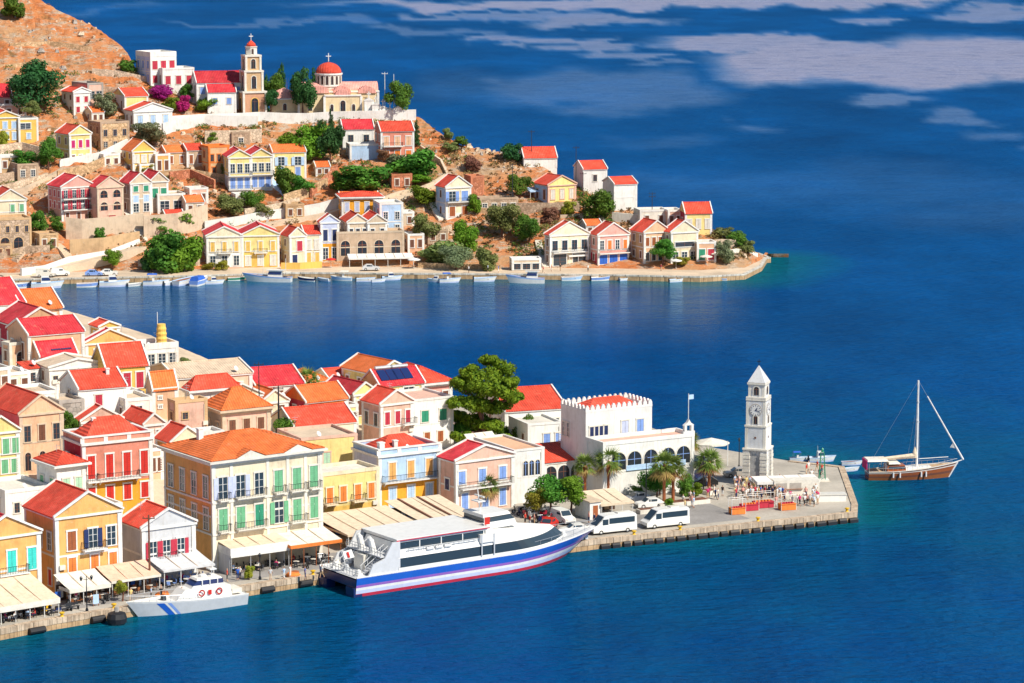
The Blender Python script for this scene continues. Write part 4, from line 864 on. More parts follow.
shore('lower pale waterfront house with red terrace roof right of the red door', None, 305, 321, 234, 266, 'side', 'pale', 'redroof', yaw=14, d=8, rh=1.5, F=[(.5, .3, 2, 1, 's', 'offwhite'), (.1, .3, 2, 1, 's', 'yellow')])
shore('white and blue gabled house above an amber ground floor', 318, 321, 339, 222, 262, 'ped', 'lavender', 'redroof', yaw=16, low='amber', lowz=.45, rh=1.6, F=[(.06, .28, 2, 1.2, 'o', 'rust'), (.52, .28, 2, 1.1, 's', 'navy')], d=9)
shore('stone waterfront house with arches and twin small gables, left half', None, 348, 368, 222, 258, 'ped', 'beige', 'redroof', yaw=14, rh=1.7, d=9, F=[(.1, .28, 2, 1.8, 'a', 'rust'), (.55, .25, 3, .9, 'o', 'brown')])
shore('stone waterfront house with arches and twin small gables, right half', None, 368, 387, 222, 257, 'ped', 'beige', 'redroof', yaw=14, rh=1.7, d=9, F=[(.1, .28, 2, 1.9, 'a', 'rust'), (.55, .25, 2, .9, 'o', 'brown')])
shore('long stone ground floor with brown arches above the white awning', None, 337, 404, 234, 262, 'flat', 'stone', 'tan', yaw=12, d=6, F=[(.2, .55, 4, 2.2, 'a', 'rust')], ns=1, trim='beige')
shore('strong yellow two-storey house with red roof line above the stone row', None, 342, 382, 198, 222, 'hip', 'amber', 'redroof', yaw=10, d=8, rh=.9, trim='white', F=[(.4, .4, 4, 1.0, 's', 'lavender')])
shore('pale blue square house with four dark windows right of the yellow house', None, 380, 403, 205, 240, 'flat', 'skyblue', 'offwhite', yaw=14, d=8, F=[(.2, .2, 2, 1.0, 'o', 'navy'), (.58, .2, 2, 1.0, 'o', 'navy')])
FH('cream and light blue house with a blue balcony on the middle slope', 436, 446, 471, 187, 220, 'ped', 'pale', 'redroof', yaw=26, low='white', lowz=.2, rh=2.4, sidec='skyblue', F=[(.1, .3, 2, 1.5, 's', 'rust'), (.56, .3, 2, 1.7, 'Ss', 'blue')], bal=[(.5, .54, 6.5)])
FH('salmon orange house with red hip roof and long balcony near the church', 375, 381, 414, 131, 162, 'side', 'salmon', 'redroof', yaw=14, rh=2.0, F=[(.1, .26, 3, 1.4, 's', 'orange'), (.52, .3, 3, 1.3, 's', 'peach')], bal=[(.35, .5, 5)])
FH('white house with crimson roof left of the salmon orange house', None, 343, 374, 129, 150, 'side', 'white', 'crimroof', yaw=10, d=8, rh=2.0, F=[(.3, .4, 2, 1.4, 'o', 'brown')])
FH('low pale blue flat house in front of the crimson-roofed white house', None, 350, 380, 146, 160, 'flat', 'skyblue', 'offwhite', yaw=12, d=6, ns=1, F=[])
f30 = FH('yellow cottage with red roof and blue shaded veranda on the right slope', 534, 548, 576, 185, 207, 'ped', 'lemon', 'redroof', yaw=30, sidec='skyblue', rh=2.0, F=[(.3, .45, 3, 1.1, 's', 'offwhite')], trim='rose')
f31 = shore('pale waterfront house with double open loggia and white awnings', 545, 550, 589, 235, 268, 'ped', 'pale', 'redroof', yaw=24, rh=2.8, F=[(.05, .35, 2, 3.4, 'o', 'brown'), (.48, .33, 4, 1.4, 'o', 'brown')], bal=[(.5, .46, 9)], sidec='stone')
shore('pink waterfront house with blue cafe front and red balcony', 590, 598, 629, 235, 266, 'ped', 'pink', 'redroof', yaw=24, low='crimson', lowz=.38, rh=2.6, F=[(.04, .3, 3, 2.2, 's', 'cobalt'), (.52, .28, 4, 1.0, 'os', 'skyblue/orange')], bal=[(.5, .4, 8)])
shore('orange waterfront house with crimson gable and square dark red windows', 631, 644, 670, 232, 264, 'ped', 'peach', 'redroof', yaw=26, rh=2.4, sidec='tan', F=[(.08, .25, 4, 1.0, 'o', 'brown'), (.55, .27, 4, 1.0, 's', 'rust')])
shore('cream waterfront house with big white gable right of the orange one', 664, 671, 698, 232, 264, 'ped', 'pale', 'redroof', yaw=24, rh=2.4, trim='white', F=[(.1, .25, 3, 1.4, 'o', 'dgreen'), (.52, .14, 1, 5, 'o', 'brown')])
FH('yellow house with red roof and crimson left gable near the point', 680, 685, 712, 213, 236, 'side', 'lemon', 'redroof', yaw=10, rh=2.2, sidec='crimson', F=[(.3, .4, 3, 1.0, 's', 'offwhite')])
FH('tall plain white house with low red roof standing alone on the ridge', 603, 614, 637, 184, 212, 'side', 'white', 'redroof', yaw=20, rh=1.3, F=[], S=[], found=6)
FH('white house with dull red roof above the round tree on the ridge', 574, 583, 607, 169, 190, 'side', 'white', 'redroof', yaw=16, rh=1.6, F=[(.4, .3, 1, 1, 'o', 'brown')], S=[])
FH('low house with broad orange-red roof on the skyline right of the ridge rocks', None, 524, 557, 160, 168, 'side', 'white', 'redroof', yaw=8, rh=2.2, d=9, ns=1, F=[])
FH('long low rubble ruin with empty windows on the middle slope', None, 480, 518, 200, 214, 'flat', 'stone', 'stonegrey', yaw=12, d=5, stone=True, ns=1, F=[(.3, .4, 4, 1.1, 'o', 'dark')], trim='stone')
FH('ruined brick-red stone tower house right of the blue balcony house', None, 471, 484, 178, 200, 'flat', 'brick', 'stone', yaw=20, d=5, stone=True, F=[], S=[], trim='brick')
FH('beach bar with pink wall and green counter on the point', None, 697, 716, 244, 262, 'flat', 'peach', 'tan', yaw=10, d=5, ns=1, F=[(.1, .6, 2, 1.6, 's', 'dgreen/crimson')])
FH('low white storehouse with small openings near the slipway', None, 512, 541, 262, 271, 'flat', 'beige', 'offwhite', yaw=8, d=4, ns=1, F=[(.1, .6, 3, 1.8, 'o', 'brown')])
FH('low orange-roofed stone shed under the green bushes', None, 340, 378, 200, 208, 'side', 'peach', 'orroof', yaw=8, d=4, ns=1, rh=.9, F=[])
FH('roofless rubble house on the slope left of the pink mansion', None, 18, 38, 166, 182, 'flat', 'stone', 'stonegrey', yaw=26, d=6, stone=True, F=[(.3, .4, 2, 1.0, 'o', 'dark')], trim='stone', ns=1)
FH('small cream annex hugging the ramp below the two-storey stone house', None, 104, 120, 156, 168, 'flat', 'pale', 'beige', yaw=30, d=5, ns=1)
FH('low ochre annex under the yellow gabled house', None, 140, 154, 166, 178, 'flat', 'yellow', 'tan', yaw=26, d=5, ns=1)
FH('plain stone cottage with red roof above the climbing greenery', None, 186, 204, 202, 218, 'side', 'beige', 'orroof', yaw=20, d=6, ns=1, rh=1.2)
FH('small beige block house below the blue stairway', None, 236, 254, 196, 208, 'flat', 'beige', 'tan', yaw=18, d=5, ns=1)
FH('tiny red-roofed hut right of the blue stairway bushes', None, 316, 330, 168, 178, 'side', 'tan', 'orroof', yaw=14, d=5, ns=1, rh=1)
FH('low tan house with flat roof between the bushes and the yellow house', None, 396, 414, 214, 228, 'flat', 'beige', 'tan', yaw=14, d=5, ns=1)
FH('small whitewashed hut on the slope above the loggia house', None, 586, 602, 226, 236, 'side', 'offwhite', 'orroof', yaw=16, d=5, ns=1, rh=1)
FH('pale flat-roofed house behind the orange waterfront house', None, 640, 668, 212, 228, 'flat', 'offwhite', 'beige', yaw=12, d=6, ns=1)
FH('small pink house behind the gable row near the point', None, 668, 682, 212, 230, 'flat', 'rose', 'beige', yaw=12, d=6, ns=1)
FH('stone hut at the far left edge by the harbour steps', None, -4, 12, 246, 262, 'flat', 'stone', 'tan', yaw=20, d=5, stone=True, ns=1, trim='tan')
FH('brown stone house half hidden behind the left round tree', None, 40, 58, 236, 252, 'flat', 'tan', 'stone', yaw=26, d=6, stone=True, ns=1, trim='tan')
FH('tan roofless ruin between the blue stairway and the waterfront gables', None, 286, 304, 206, 220, 'flat', 'tan', 'stone', yaw=16, d=5, stone=True, ns=1, trim='tan')
FH('small rose stone house under the brick-coloured wall', None, 190, 208, 190, 206, 'flat', 'rose', 'tan', yaw=22, d=5)
FH('peach block house right of the pale blue square house', None, 408, 424, 236, 252, 'flat', 'peach', 'tan', yaw=14, d=5)
FH('low cream ruin on the terrace above the shore olives', None, 428, 448, 232, 244, 'flat', 'stone', 'tan', yaw=14, d=4, stone=True, ns=1, trim='stone')
FH('small ochre house on the slope left of the ramp', None, 0, 20, 158, 172, 'flat', 'tan', 'beige', yaw=24, d=5, ns=1)
FH('narrow cream house with orange roof left of the two-storey stone house', None, 92, 104, 112, 124, 'side', 'pale', 'orroof', yaw=28, d=5, ns=1, rh=1.0)
FH('stone ruin with a single dark doorway below the church wall', None, 232, 250, 134, 146, 'flat', 'stone', 'beige', yaw=16, d=4, stone=True, ns=1, trim='stone', F=[(.05, .6, 1, 1.1, 'o', 'dark')])
FH('reddish stone house below the salmon orange house', None, 392, 412, 176, 190, 'flat', 'brick', 'tan', yaw=14, d=4, stone=True, ns=1, trim='brick')
FH('small beige house above the long beige retaining wall', None, 166, 184, 216, 228, 'side', 'beige', 'redroof', yaw=20, d=5, ns=1, rh=1.1)
# ------------------------------------------------------------ clock tower on the quay
def clock_tower():
    C, W, D, h = frame_from_px(None, 744, 768, 449, 487, R(22), near, d=5.0)
    C = at(757.5, 484, 1.3); s = scale_at(C); hh = lambda y: (CAMH+ray(757, y)[2]*(C.y/ray(757, y)[1]))-1.3
    root = thing('clock_tower', 'tall white stone clock tower with a pyramid spire at the end of the quay', 'clock tower', C, R(-20))
    st = 'wall:lightgrey'; zb = hh(447.5); zm = hh(424.5); zc = hh(398.5); zd = hh(396.5); zt = hh(382.5)
    a, b, c, d, e = 1.86, 1.60, 1.50, 1.46, 1.26
    m = MB()   # base with recessed panels between corner piers
    m.box(-a+.25, -a+.25, -.5, a-.25, a-.25, zb)
    for sx in (-1, 1):
        for sy in (-1, 1):
            x, y = sx*(a-.5), sy*(a-.5); m.box(x-.5, y-.5, -.5, x+.5, y+.5, zb-.001)
    m.build('base', ['stone:lightgrey'], root)
    for sx in (-1, 1):      # alternating quoin blocks, one pier each
        for sy in (-1, 1):
            z = 0; k = 0; q = MB()
            while z < zb-.5:
                x, y = sx*(a-.5), sy*(a-.5); g = .53 if k % 2 else .57; q.box(x-g, y-g, z, x+g, y+g, z+.40); z += .52; k += 1
            q.build('quoin_pier', 'wall:offwhite', root)
    p = MB()
    for ang in range(4):
        T = Matrix.Rotation(ang*pi/2, 4, 'Z'); pts = arch_pts(1.6, zb*.8)
        n = len(pts); vs = [T @ Vector((x, -a+.2, z+.3)) for x, z in pts]; p.add(vs, [tuple(range(n))])
    p.build('blind_arch', 'wall:grey', root)
    m = MB(); m.box(-b, -b, zb, b, b, zm); m.box(-c, -c, zm+.003, c, c, zc); m.box(-d, -d, zc+.003, d, d, zd); m.box(-e, -e, zd+.003, e, e, zt); m.build('shaft', st, root)
    t = MB()
    for z, w in ((zb, a+.07), (zm, b+.10), (zc, c+.06), (zd, d+.09), (zt, e+.17)): t.box(-w, -w, z-.12, w, w, z+.12); t.box(-w+.06, -w+.06, z-.24, w-.06, w-.06, z-.121)
    for z0, z1, w in ((zb, zm, b), (zm, zc, c), (zc, zd, d), (zd, zt, e)):
        for sx in (-1, 1):
            for sy in (-1, 1): t.box(sx*(w-.2)-.22, sy*(w-.2)-.22, z0+.17, sx*(w-.2)+.22, sy*(w-.2)+.22, z1-.31)
    t.build('cornice', 'wall:offwhite', root)
    sp = MB(); g = e+.12; top = hh(366.5)+.16; ap = hh(361)+4.4*0+ (hh(352) - hh(361)) if False else None
    ztop = hh(367)+ (383-366.5)/s*0
    sp = MB(); z1 = zt+.17; z2 = zt+2.7; sp.add([(-g, -g, z1), (g, -g, z1), (g, g, z1), (-g, g, z1), (0, 0, z2)], [(0, 1, 4), (1, 2, 4), (2, 3, 4), (3, 0, 4), (3, 2, 1, 0)]); o = sp.build('spire', st, root)
    cr = MB(); cr.tube((0, 0, z2-.2), (0, 0, z2+.9), .05); cr.box(-.3, -.04, z2+.45, .3, .04, z2+.55); cr.build('cross', 'metal:dark', o)
    for ang in range(4):
        T = ang*pi/2; R4 = Matrix.Rotation(T, 4, 'Z')
        for nm, z, w, hgt, face in (('belfry_opening', zd+.4, .75, (zt-zd)*.62, e), ('window', zc-(zc-zm)*.92, .6, 1.3, c)):
            fm, im, nn_ = win_meshes(w, hgt, 'a', 'brown', 'offwhite')
            f = link(fm, nm, root, R4 @ Vector((0, -face-.02, z)), T); link(im, 'opening', f)
        mk = MB(); mk.lathe([(.16, -.04), (.16, .03)], 10); ok_ = mk.build('vent', 'paint:brown', root, loc=R4 @ Vector((0, -b-.02, zb+(zm-zb)*.5)), rot=T); ok_.rotation_euler = (pi/2, 0, T)
        f = MB(); zc0 = zc-1.55; n = 24
        def ringp(r, y): return [(r*cos(2*pi*i/n), y, zc0+r*sin(2*pi*i/n)) for i in range(n)]
        f.add(ringp(.98, -c-.08), [tuple(range(n))], 1); f.add(ringp(.86, -c-.10), [tuple(range(n))], 0)
        f.add(ringp(.98, -c-.08)+ringp(.98, -c), [(i, n+i, n+(i+1) % n, (i+1) % n) for i in range(n)], 1)
        fo = f.build('clock_face', ['paint:white', 'paint:stonegrey'], root, rot=T)
        k = MB()
        for i in range(12):
            aa = i*pi/6; k.add([(cos(aa)*r+sg*sin(aa)*.045, -c-.125, zc0+sin(aa)*r-sg*cos(aa)*.045) for r, sg in ((.62, -1), (.80, -1), (.80, 1), (.62, 1))], [(0, 1, 2, 3)])
        for aa, L, w in ((-.35, .62, .06), (.95, .42, .08)):
            k.add([(cos(aa)*r+sg*sin(aa)*w, -c-.14, zc0+sin(aa)*r-sg*cos(aa)*w) for r, sg in ((-.1, -1), (L, -1), (L, 1), (-.1, 1))], [(0, 1, 2, 3)])
        k.build('hands', 'paint:navy', fo)
clock_tower()

# ------------------------------------------------------------ church on the ridge
def church():
    C = hit(318, 118, hill); s = scale_at(C); u = 1/s
    root = thing('church', 'cream domed church with a pink-red dome on the ridge', 'church', C+Vector((3, 8, 0)), R(8))
    H = 6.6; m = MB(); m.box(-9, -6, -5, 12, 6, H)
    m.box(-2.2, -8.5, -5, 7, -6, H-.8)
    m.box(-16, -4, -5, -9.01, 4, 4.6)
    m.build('wall', 'wall:cream', root)
    r = MB()
    def barrel(x0, x1, cy, rad, z, ax='x', n=8):
        pts = [(cy+rad*cos(pi*i/n), z+rad*.75*sin(pi*i/n)) for i in range(n+1)]
        (r.xprism if ax == 'x' else r.yprism)(pts, x0, x1)
    barrel(-9.2, 12.2, 0, 3.6, H-.6, 'x'); barrel(-6.4, 6.4, 2.4, 2.4, H-.5, 'y'); barrel(-6.4, 6.4, -3.4, 2.4, H-.5, 'y'); barrel(-6.4, 6.4, 9, 2.4, H-.6, 'y'); barrel(-8.7, -5, 2.4, 2.1, H-1.0, 'y')
    r.lathe([(3.6, 4.6), (2.6, 6.2), (.1, 7.2)], 12, cx=-12.5)
    r.build('roof', 'tile:pink', root)
    t = MB(); t.box(-9.25, -6.25, H-.35, 12.25, 6.25, H-.02); t.box(-2.45, -8.75, H-1.2, 7.25, -6.26, H-.82); t.box(-16.2, -4.2, 4.3, -9.26, 4.2, 4.61)
    for x in (-9, -2.4, 7.2, 11.9): t.box(x-.3, -6.15-(2.5 if x in (-2.4, 7.2) else 0), -1, x+.3, -6-(2.5 if x in (-2.4, 7.2) else 0)+.1, H-.4-(.85 if x in (-2.4, 7.2) else 0))
    t.build('cornice', 'paint:white', root)
    d = MB(); d.lathe([(3.4, H-1), (3.4, H+4.2)], 16, cx=-.6); d.build('drum', 'wall:offwhite', root)
    d = MB(); 
    d.lathe([(3.7, H+4.0), (3.7, H+4.4)], 16, cx=-.6); d.lathe([(3.65, H+1.0), (3.65, H+1.3)], 16, cx=-.6); d.build('drum_moulding', 'paint:white', root)
    d = MB(); d.lathe([(3.4*cos(a), H+4.4+2.8*sin(a)) for a in [pi/2*i/8 for i in range(8)]]+[(.1, H+7.25)], 16, cx=-.6); dome = d.build('dome', 'tile:redroof', root, smooth=True)
    d = MB(); d.tube((-.6, 0, H+7.4), (-.6, 0, H+9.6), .12); d.box(-1.3, -.1, H+8.7, .1, .1, H+8.9); d.build('cross', 'paint:white', dome)
    for i in range(16):
        a = 2*pi*i/16+pi/16
        fm, im, nn_ = win_meshes(.7, 2.3, 'a', 'brown', 'offwhite')
        f = link(fm, 'window', root, (-.6+3.43*sin(a)*.985, -3.43*cos(a)*.985, H+1.5), a); link(im, 'pane', f)
    for x, y, w, hh in ((-6, -6, 1.0, 2.2), (9.5, -6, 1.2, 2.6), (2.4, -8.5, 1.3, 2.8), (-.5, -8.5, .8, 1.8), (5.2, -8.5, .8, 1.8), (-12.5, -4, .9, 1.8)):
        fm, im, nn_ = win_meshes(w, hh, 'a', 'brown', 'offwhite'); f = link(fm, 'window', root, (x, y-.01, 1.5), 0); link(im, 'pane', f)
church()

def bell_tower():
    C = hit(251, 117, hill); root = thing('bell_tower', 'slender cream and brick bell tower with arched tiers beside the church', 'bell tower', C+Vector((0, 3, -.5)), R(20))
    z = 0; w = 2.75; tiers = [(6.8, 3.0, 'brick'), (5.4, 2.35, 'lemon'), (4.0, 1.95, 'lemon')]
    m = MB(); t = MB()
    for i, (hh, w, c) in enumerate(tiers):
        m.box(-w, -w, z-(4 if i == 0 else 0)+.002, w, w, z+hh, 0 if i else 1)
        t.box(-w-.3, -w-.3, z+hh-.35, w+.3, w+.3, z+hh+.12)
        for sx in (-1, 1):
            for sy in (-1, 1): t.box(sx*(w-.05)-.28, sy*(w-.05)-.28, z+.15, sx*(w-.05)+.28, sy*(w-.05)+.28, z+hh-.36)
        for a in range(4):
            ang = a*pi/2; R4 = Matrix.Rotation(ang, 4, 'Z')
            for dx in ((0,) if i != 0 else (0,)):
                fm, im, nn_ = win_meshes(1.9 if i == 0 else 1.25, hh*.62, 'a', 'brown', 'yellow' if i == 0 else 'offwhite')
                f = link(fm, 'arch', root, R4 @ Vector((dx, -w-.01, z+hh*.14)), ang); link(im, 'opening', f)
        z += hh
    m.build('shaft', ['wall:tan', 'wall:brickpink'], root); 
    m = MB(); m.lathe([(1.45, z), (1.45, z+2.2)], 8, a0=pi/8); m.build('lantern', 'wall:offwhite', root)
    t.lathe([(1.65, z+2.05), (1.65, z+2.3)], 8, a0=pi/8); t.build('cornice', 'paint:offwhite', root)
    for a in range(4):
        ang = a*pi/2; R4 = Matrix.Rotation(ang, 4, 'Z'); fm, im, nn_ = win_meshes(.6, 1.4, 'a', 'brown', 'offwhite'); f = link(fm, 'arch', root, R4 @ Vector((0, -1.36, z+.3)), ang); link(im, 'opening', f)
    d = MB(); d.lathe([(1.4, z+2.3), (1.1, z+3.0), (.5, z+3.5), (.15, z+3.8)], 10); c = d.build('cupola', 'tile:redroof', root, smooth=True)
    d = MB(); d.tube((0, 0, z+3.7), (0, 0, z+5.6), .09); d.box(-.55, -.08, z+4.8, .55, .08, z+5.0); d.build('cross', 'paint:white', c)
bell_tower()

# ------------------------------------------------------------ walls, ramps and steps on the hillside
def wall_line(label, pts, hpx_m, mat, name='retaining_wall', cat='wall', th=.6, g=None, cap=None, down=2.5):
    g = g or hill; P = [hit(x, y, g) for x, y in pts]
    # resample so that the wall follows the ground
    Q = []
    for a, b in zip(P, P[1:]):
        n = max(1, int((b-a).length/5))
        for i in range(n): p = a.lerp(b, i/n); Q.append(Vector((p.x, p.y, g(p.x, p.y))))
    Q.append(P[-1]); m = MB(); nrm = []
    for i in range(len(Q)):
        d = (Q[min(i+1, len(Q)-1)]-Q[max(0, i-1)]); d.z = 0; d.normalize(); nrm.append(Vector((-d.y, d.x, 0))*th)
    hs = hpx_m if isinstance(hpx_m, (list, tuple)) else [hpx_m]*2
    for i in range(len(Q)-1):
        a, b = Q[i], Q[i+1]; f0 = hs[0]+(hs[1]-hs[0])*i/(len(Q)-1); f1 = hs[0]+(hs[1]-hs[0])*(i+1)/(len(Q)-1)
        vs = [a-Vector((0, 0, down)), b-Vector((0, 0, down)), b+nrm[i+1]-Vector((0, 0, down)), a+nrm[i]-Vector((0, 0, down)), a+Vector((0, 0, f0)), b+Vector((0, 0, f1)), b+nrm[i+1]+Vector((0, 0, f1)), a+nrm[i]+Vector((0, 0, f0))]
        m.add(vs, [(0, 1, 5, 4), (2, 3, 7, 6), (4, 5, 6, 7)]+([(3, 0, 4, 7)] if i == 0 else [])+([(1, 2, 6, 5)] if i == len(Q)-2 else []))
    o = m.build(name, mat); return tag(o, label, cat)
WL = wall_line
WL('long white terrace wall below the church and bell tower', [(150, 127), (200, 124), (260, 122), (330, 121), (416, 119)], 2.4, 'wall:white', name='terrace_wall')
WL('white terrace wall stepping down left of the bell tower', [(163, 134), (205, 126), (258, 127)], 2.6, 'wall:white', name='terrace_wall')
WL('pale stone retaining wall under the white church terrace', [(205, 146), (262, 143), (262, 141)], 3.6, 'stone:beige')
WL('white ramp wall running down from the small red-roofed houses', [(60, 170), (100, 162), (128, 148)], 2.2, 'wall:white', name='ramp_wall')
WL('large beige retaining wall under the pink mansion', [(66, 238), (82, 240), (144, 231)], [5.0, 4.2], 'wall:beige')
WL('lower beige retaining wall above the shore road, left', [(70, 256), (104, 252), (140, 243)], [3.4, 2.8], 'wall:tan')
WL('long white painted wall of the road climbing from the harbour', [(22, 276), (70, 265), (110, 258), (140, 247)], 1.7, 'wall:white', name='road_wall')
WL('rough stone wall left of the pink mansion', [(0, 193), (20, 188), (48, 180)], 1.5, 'stone:beige')
WL('stone terrace wall under the beige pair of houses', [(144, 240), (178, 236), (208, 228)], 5.5, 'wall:beige')
WL('white stepped wall above the waterfront gables', [(205, 232), (240, 226), (300, 216), (340, 208)], 2.2, 'wall:white', name='path_wall')
WL('stone wall beside the olive bushes above the waterfront', [(245, 222), (262, 219), (300, 210)], 3.0, 'stone:beige')
WL('pale wall along the footpath right of the salmon house', [(380, 204), (420, 192), (446, 180)], 1.2, 'wall:beige', name='path_wall')
WL('red stone bank wall below the dense bushes', [(330, 176), (355, 198), (372, 205)], 1.6, 'stone:brick')
WL('stone retaining wall under the yellow cottage', [(516, 214), (550, 214), (580, 213)], 2.6, 'stone:stone')
WL('low stone garden wall left of the round ridge tree', [(470, 214), (492, 216), (516, 217)], 1.5, 'stone:tan')
WL('white garden wall behind the waterfront loggia house', [(612, 222), (640, 224), (676, 226)], 2.2, 'wall:offwhite', name='garden_wall')
WL('curved white railing wall around the point', [(712, 258), (738, 254), (758, 258)], 1.0, 'wall:offwhite', name='garden_wall')
WL('stone wall left of the harbour bushes on the point', [(700, 250), (720, 247), (745, 248)], 1.8, 'stone:beige')
WL('yellow garden wall in front of the cream gabled waterfront house', [(281, 269.5), (300, 269.5), (322, 268)], 1.5, 'wall:yellow', name='garden_wall')
WL('rubble wall crossing the upper slope near the dark tree', [(78, 96), (100, 92), (130, 96)], 1.6, 'stone:stone')
WL('stone wall across the slope under the round green shrub', [(128, 180), (190, 176), (232, 182)], 1.6, 'stone:tan')
WL('low stone wall on the bare slope right of the salmon house', [(420, 150), (440, 164), (446, 178)], 1.0, 'stone:beige')
def stairs(label, a, b, w, mat='ground:offwhite', g=None, cat='stairs'):
    g = g or hill; A = hit(*a, g); B = hit(*b, g); n = max(6, int(abs(B.z-A.z)/.22)); m = MB(); d = B-A; dd = Vector((d.x, d.y, 0)).normalized(); nn = Vector((-dd.y, dd.x, 0))*w/2
    for i in range(n):
        p = A.lerp(B, i/n); q = A.lerp(B, (i+1)/n); z = max(g(p.x, p.y), g(q.x, q.y))+.25
        vs = [p-nn, q-nn, q+nn, p+nn]; m.add([(v.x, v.y, z-1.8) for v in vs]+[(v.x, v.y, z) for v in vs], [(0, 1, 5, 4), (1, 2, 6, 5), (2, 3, 7, 6), (3, 0, 4, 7), (4, 5, 6, 7)])
    return tag(m.build('stairs', mat), label, cat)
stairs('long white stairway climbing beside the beige retaining wall', (146, 246), (124, 205), 2.4)
stairs('light blue stairway beside the yellow and blue villa', (296, 208), (268, 180), 2.0, 'paint:skyblue')
stairs('white stairway leaning on the waterfront loggia house', (546, 268), (538, 242), 1.6)
stairs('stairway with white risers left of the blue balcony house', (442, 220), (432, 204), 1.8)
stairs('steep stone steps between the pink mansion and the lower road', (70, 262), (44, 232), 2.0, 'ground:beige')
stairs('stone steps near the harbour on the bare left slope', (14, 262), (42, 240), 1.8, 'ground:beige')
def path(pts, w, name='path', mat='ground:beige', g=None, dz=.18):
    g = g or hill; P = [hit(x, y, g) for x, y in pts]; Q = []
    for a, b in zip(P, P[1:]):
        n = max(2, int((b-a).length/3))
        for i in range(n): Q.append(a.lerp(b, i/n))
    Q.append(P[-1]); vs = []
    for i, q in enumerate(Q):
        d = Q[min(i+1, len(Q)-1)]-Q[max(0, i-1)]; d.z = 0; d.normalize(); nrm = Vector((-d.y, d.x, 0))*w/2; z = max(g(q.x, q.y), g(q.x+nrm.x, q.y+nrm.y), g(q.x-nrm.x, q.y-nrm.y))+dz
        for e in (q-nrm, q+nrm): vs.append((e.x, e.y, z))
        for e in (q-nrm*1.1, q+nrm*1.1): vs.append((e.x, e.y, z-2))
    fs = []
    for i in range(len(Q)-1): a = 4*i; fs += [(a, a+4, a+5, a+1), (a+2, a+6, a+4, a), (a+1, a+5, a+7, a+3)]
    m = MB(); m.add(vs, fs); struct(m.build(name, mat))
path([(0, 276), (60, 270), (110, 261), (142, 249)], 4.0, 'climbing_road')
path([(205, 236), (260, 228), (310, 218), (345, 210)], 2.2)
path([(372, 207), (400, 199), (440, 184), (448, 176)], 2.0)
path([(0, 197), (26, 190), (50, 178), (62, 172)], 1.6)
path([(560, 218), (596, 217), (612, 226)], 1.6)
# chapel crosses and masts on the ridge
def pole(label, px, yb, yt, g, col='dark', r=.09, arms=0, cat='utility pole', name='utility_pole', h=None):
    P = hit(px, yb, g); h = h or (CAMH+ray(px, yt)[2]*(P.y/ray(px, yt)[1]))-P.z
    m = MB(); m.tube((0, 0, -1), (0, 0, h), r*1.3, r*.8, 7)
    o = thing(name, label, cat, P); m.build('pole', 'wood:brown' if False else 'paint:'+col, o)
    if arms:
        m = MB()
        for k in range(arms): m.box(-.8, -.05, h-.5-k*.7, .8, .05, h-.38-k*.7); [m.tube((x, 0, h-.38-k*.7), (x, 0, h-.15-k*.7), .05) for x in (-.7, 0, .7)]
        m.build('crossarm', 'paint:'+col, o)
    return o
pole('dark utility pole on the skyline right of the ridge rocks', 531.5, 163, 130, hill, arms=1)
pole('shorter utility pole beside the skyline orange-red roof', 547, 169, 146, hill, arms=1)
pole('utility pole left of the white ridge house', 576, 190, 146, hill, arms=1)
pole('utility pole on the slope beside the round green tree', 583, 218, 172, hill, arms=1)
pole('utility pole above the small conifer on the mid slope', 512.5, 205, 163, hill, arms=1)
pole('utility pole behind the waterfront gables near the point', 652, 226, 192, hill, arms=2)
pole('white mast with dish cluster near the chapel yard on the ridge', 385, 117, 72, hill, 'white', arms=1, cat='mast', name='mast')
pole('thin white mast just left of the ridge pine', 394, 117, 74, hill, 'white', cat='mast', name='mast')
pole('tall utility pole rising among the middle roofs of the near town', 259.5, 425, 362, near, arms=1)
pole('stout utility pole beside the bushy tree among the roofs', 279, 440, 386, near, r=.14, arms=1)
pole('leaning-strut power pole in front of the red-shuttered quay house', 150, 590, 515, near, 'brown', r=.13, arms=1)
pole('white flag mast on the terrace building with the yellow buoy', 158.5, 380, 312, near, 'white', cat='mast', name='mast', r=.06)
pole('thin white pole beside the big seaside parasol', 727.5, 466, 441, near, 'white', cat='mast', name='mast', r=.07)
def tomb(label, px, yb, w, h, cross=True):
    P = hit(px, yb, hill); m = MB(); m.box(-w/2, -1, -2, w/2, 1, h); m.yprism([(-w/2-.1, h), (w/2+.1, h), (0, h+w*.3)], -1.1, 1.1); o = thing('tomb', label, 'tomb', P, R(10)); m.build('vault', 'wall:white', o)
    if cross: m = MB(); m.box(-.12, -.1, h+w*.2, .12, .1, h+w*.2+1.8); m.box(-.5, -.1, h+w*.2+1.1, .5, .1, h+w*.2+1.35); m.build('cross', 'paint:white', o)
tomb('small white chapel tomb right of the church, tallest of the group', 369, 117, 2.6, 4.0); tomb('white tomb second to the right of the church', 376, 117, 2.2, 3.2); tomb('white tomb in the middle of the cemetery row', 383, 117, 2.0, 2.4); tomb('low white tomb nearest the ridge pine', 390, 117, 2.0, 1.8); tomb('white gatehouse block with no cross, right end of the cemetery', 398, 118, 3.0, 2.2, False)

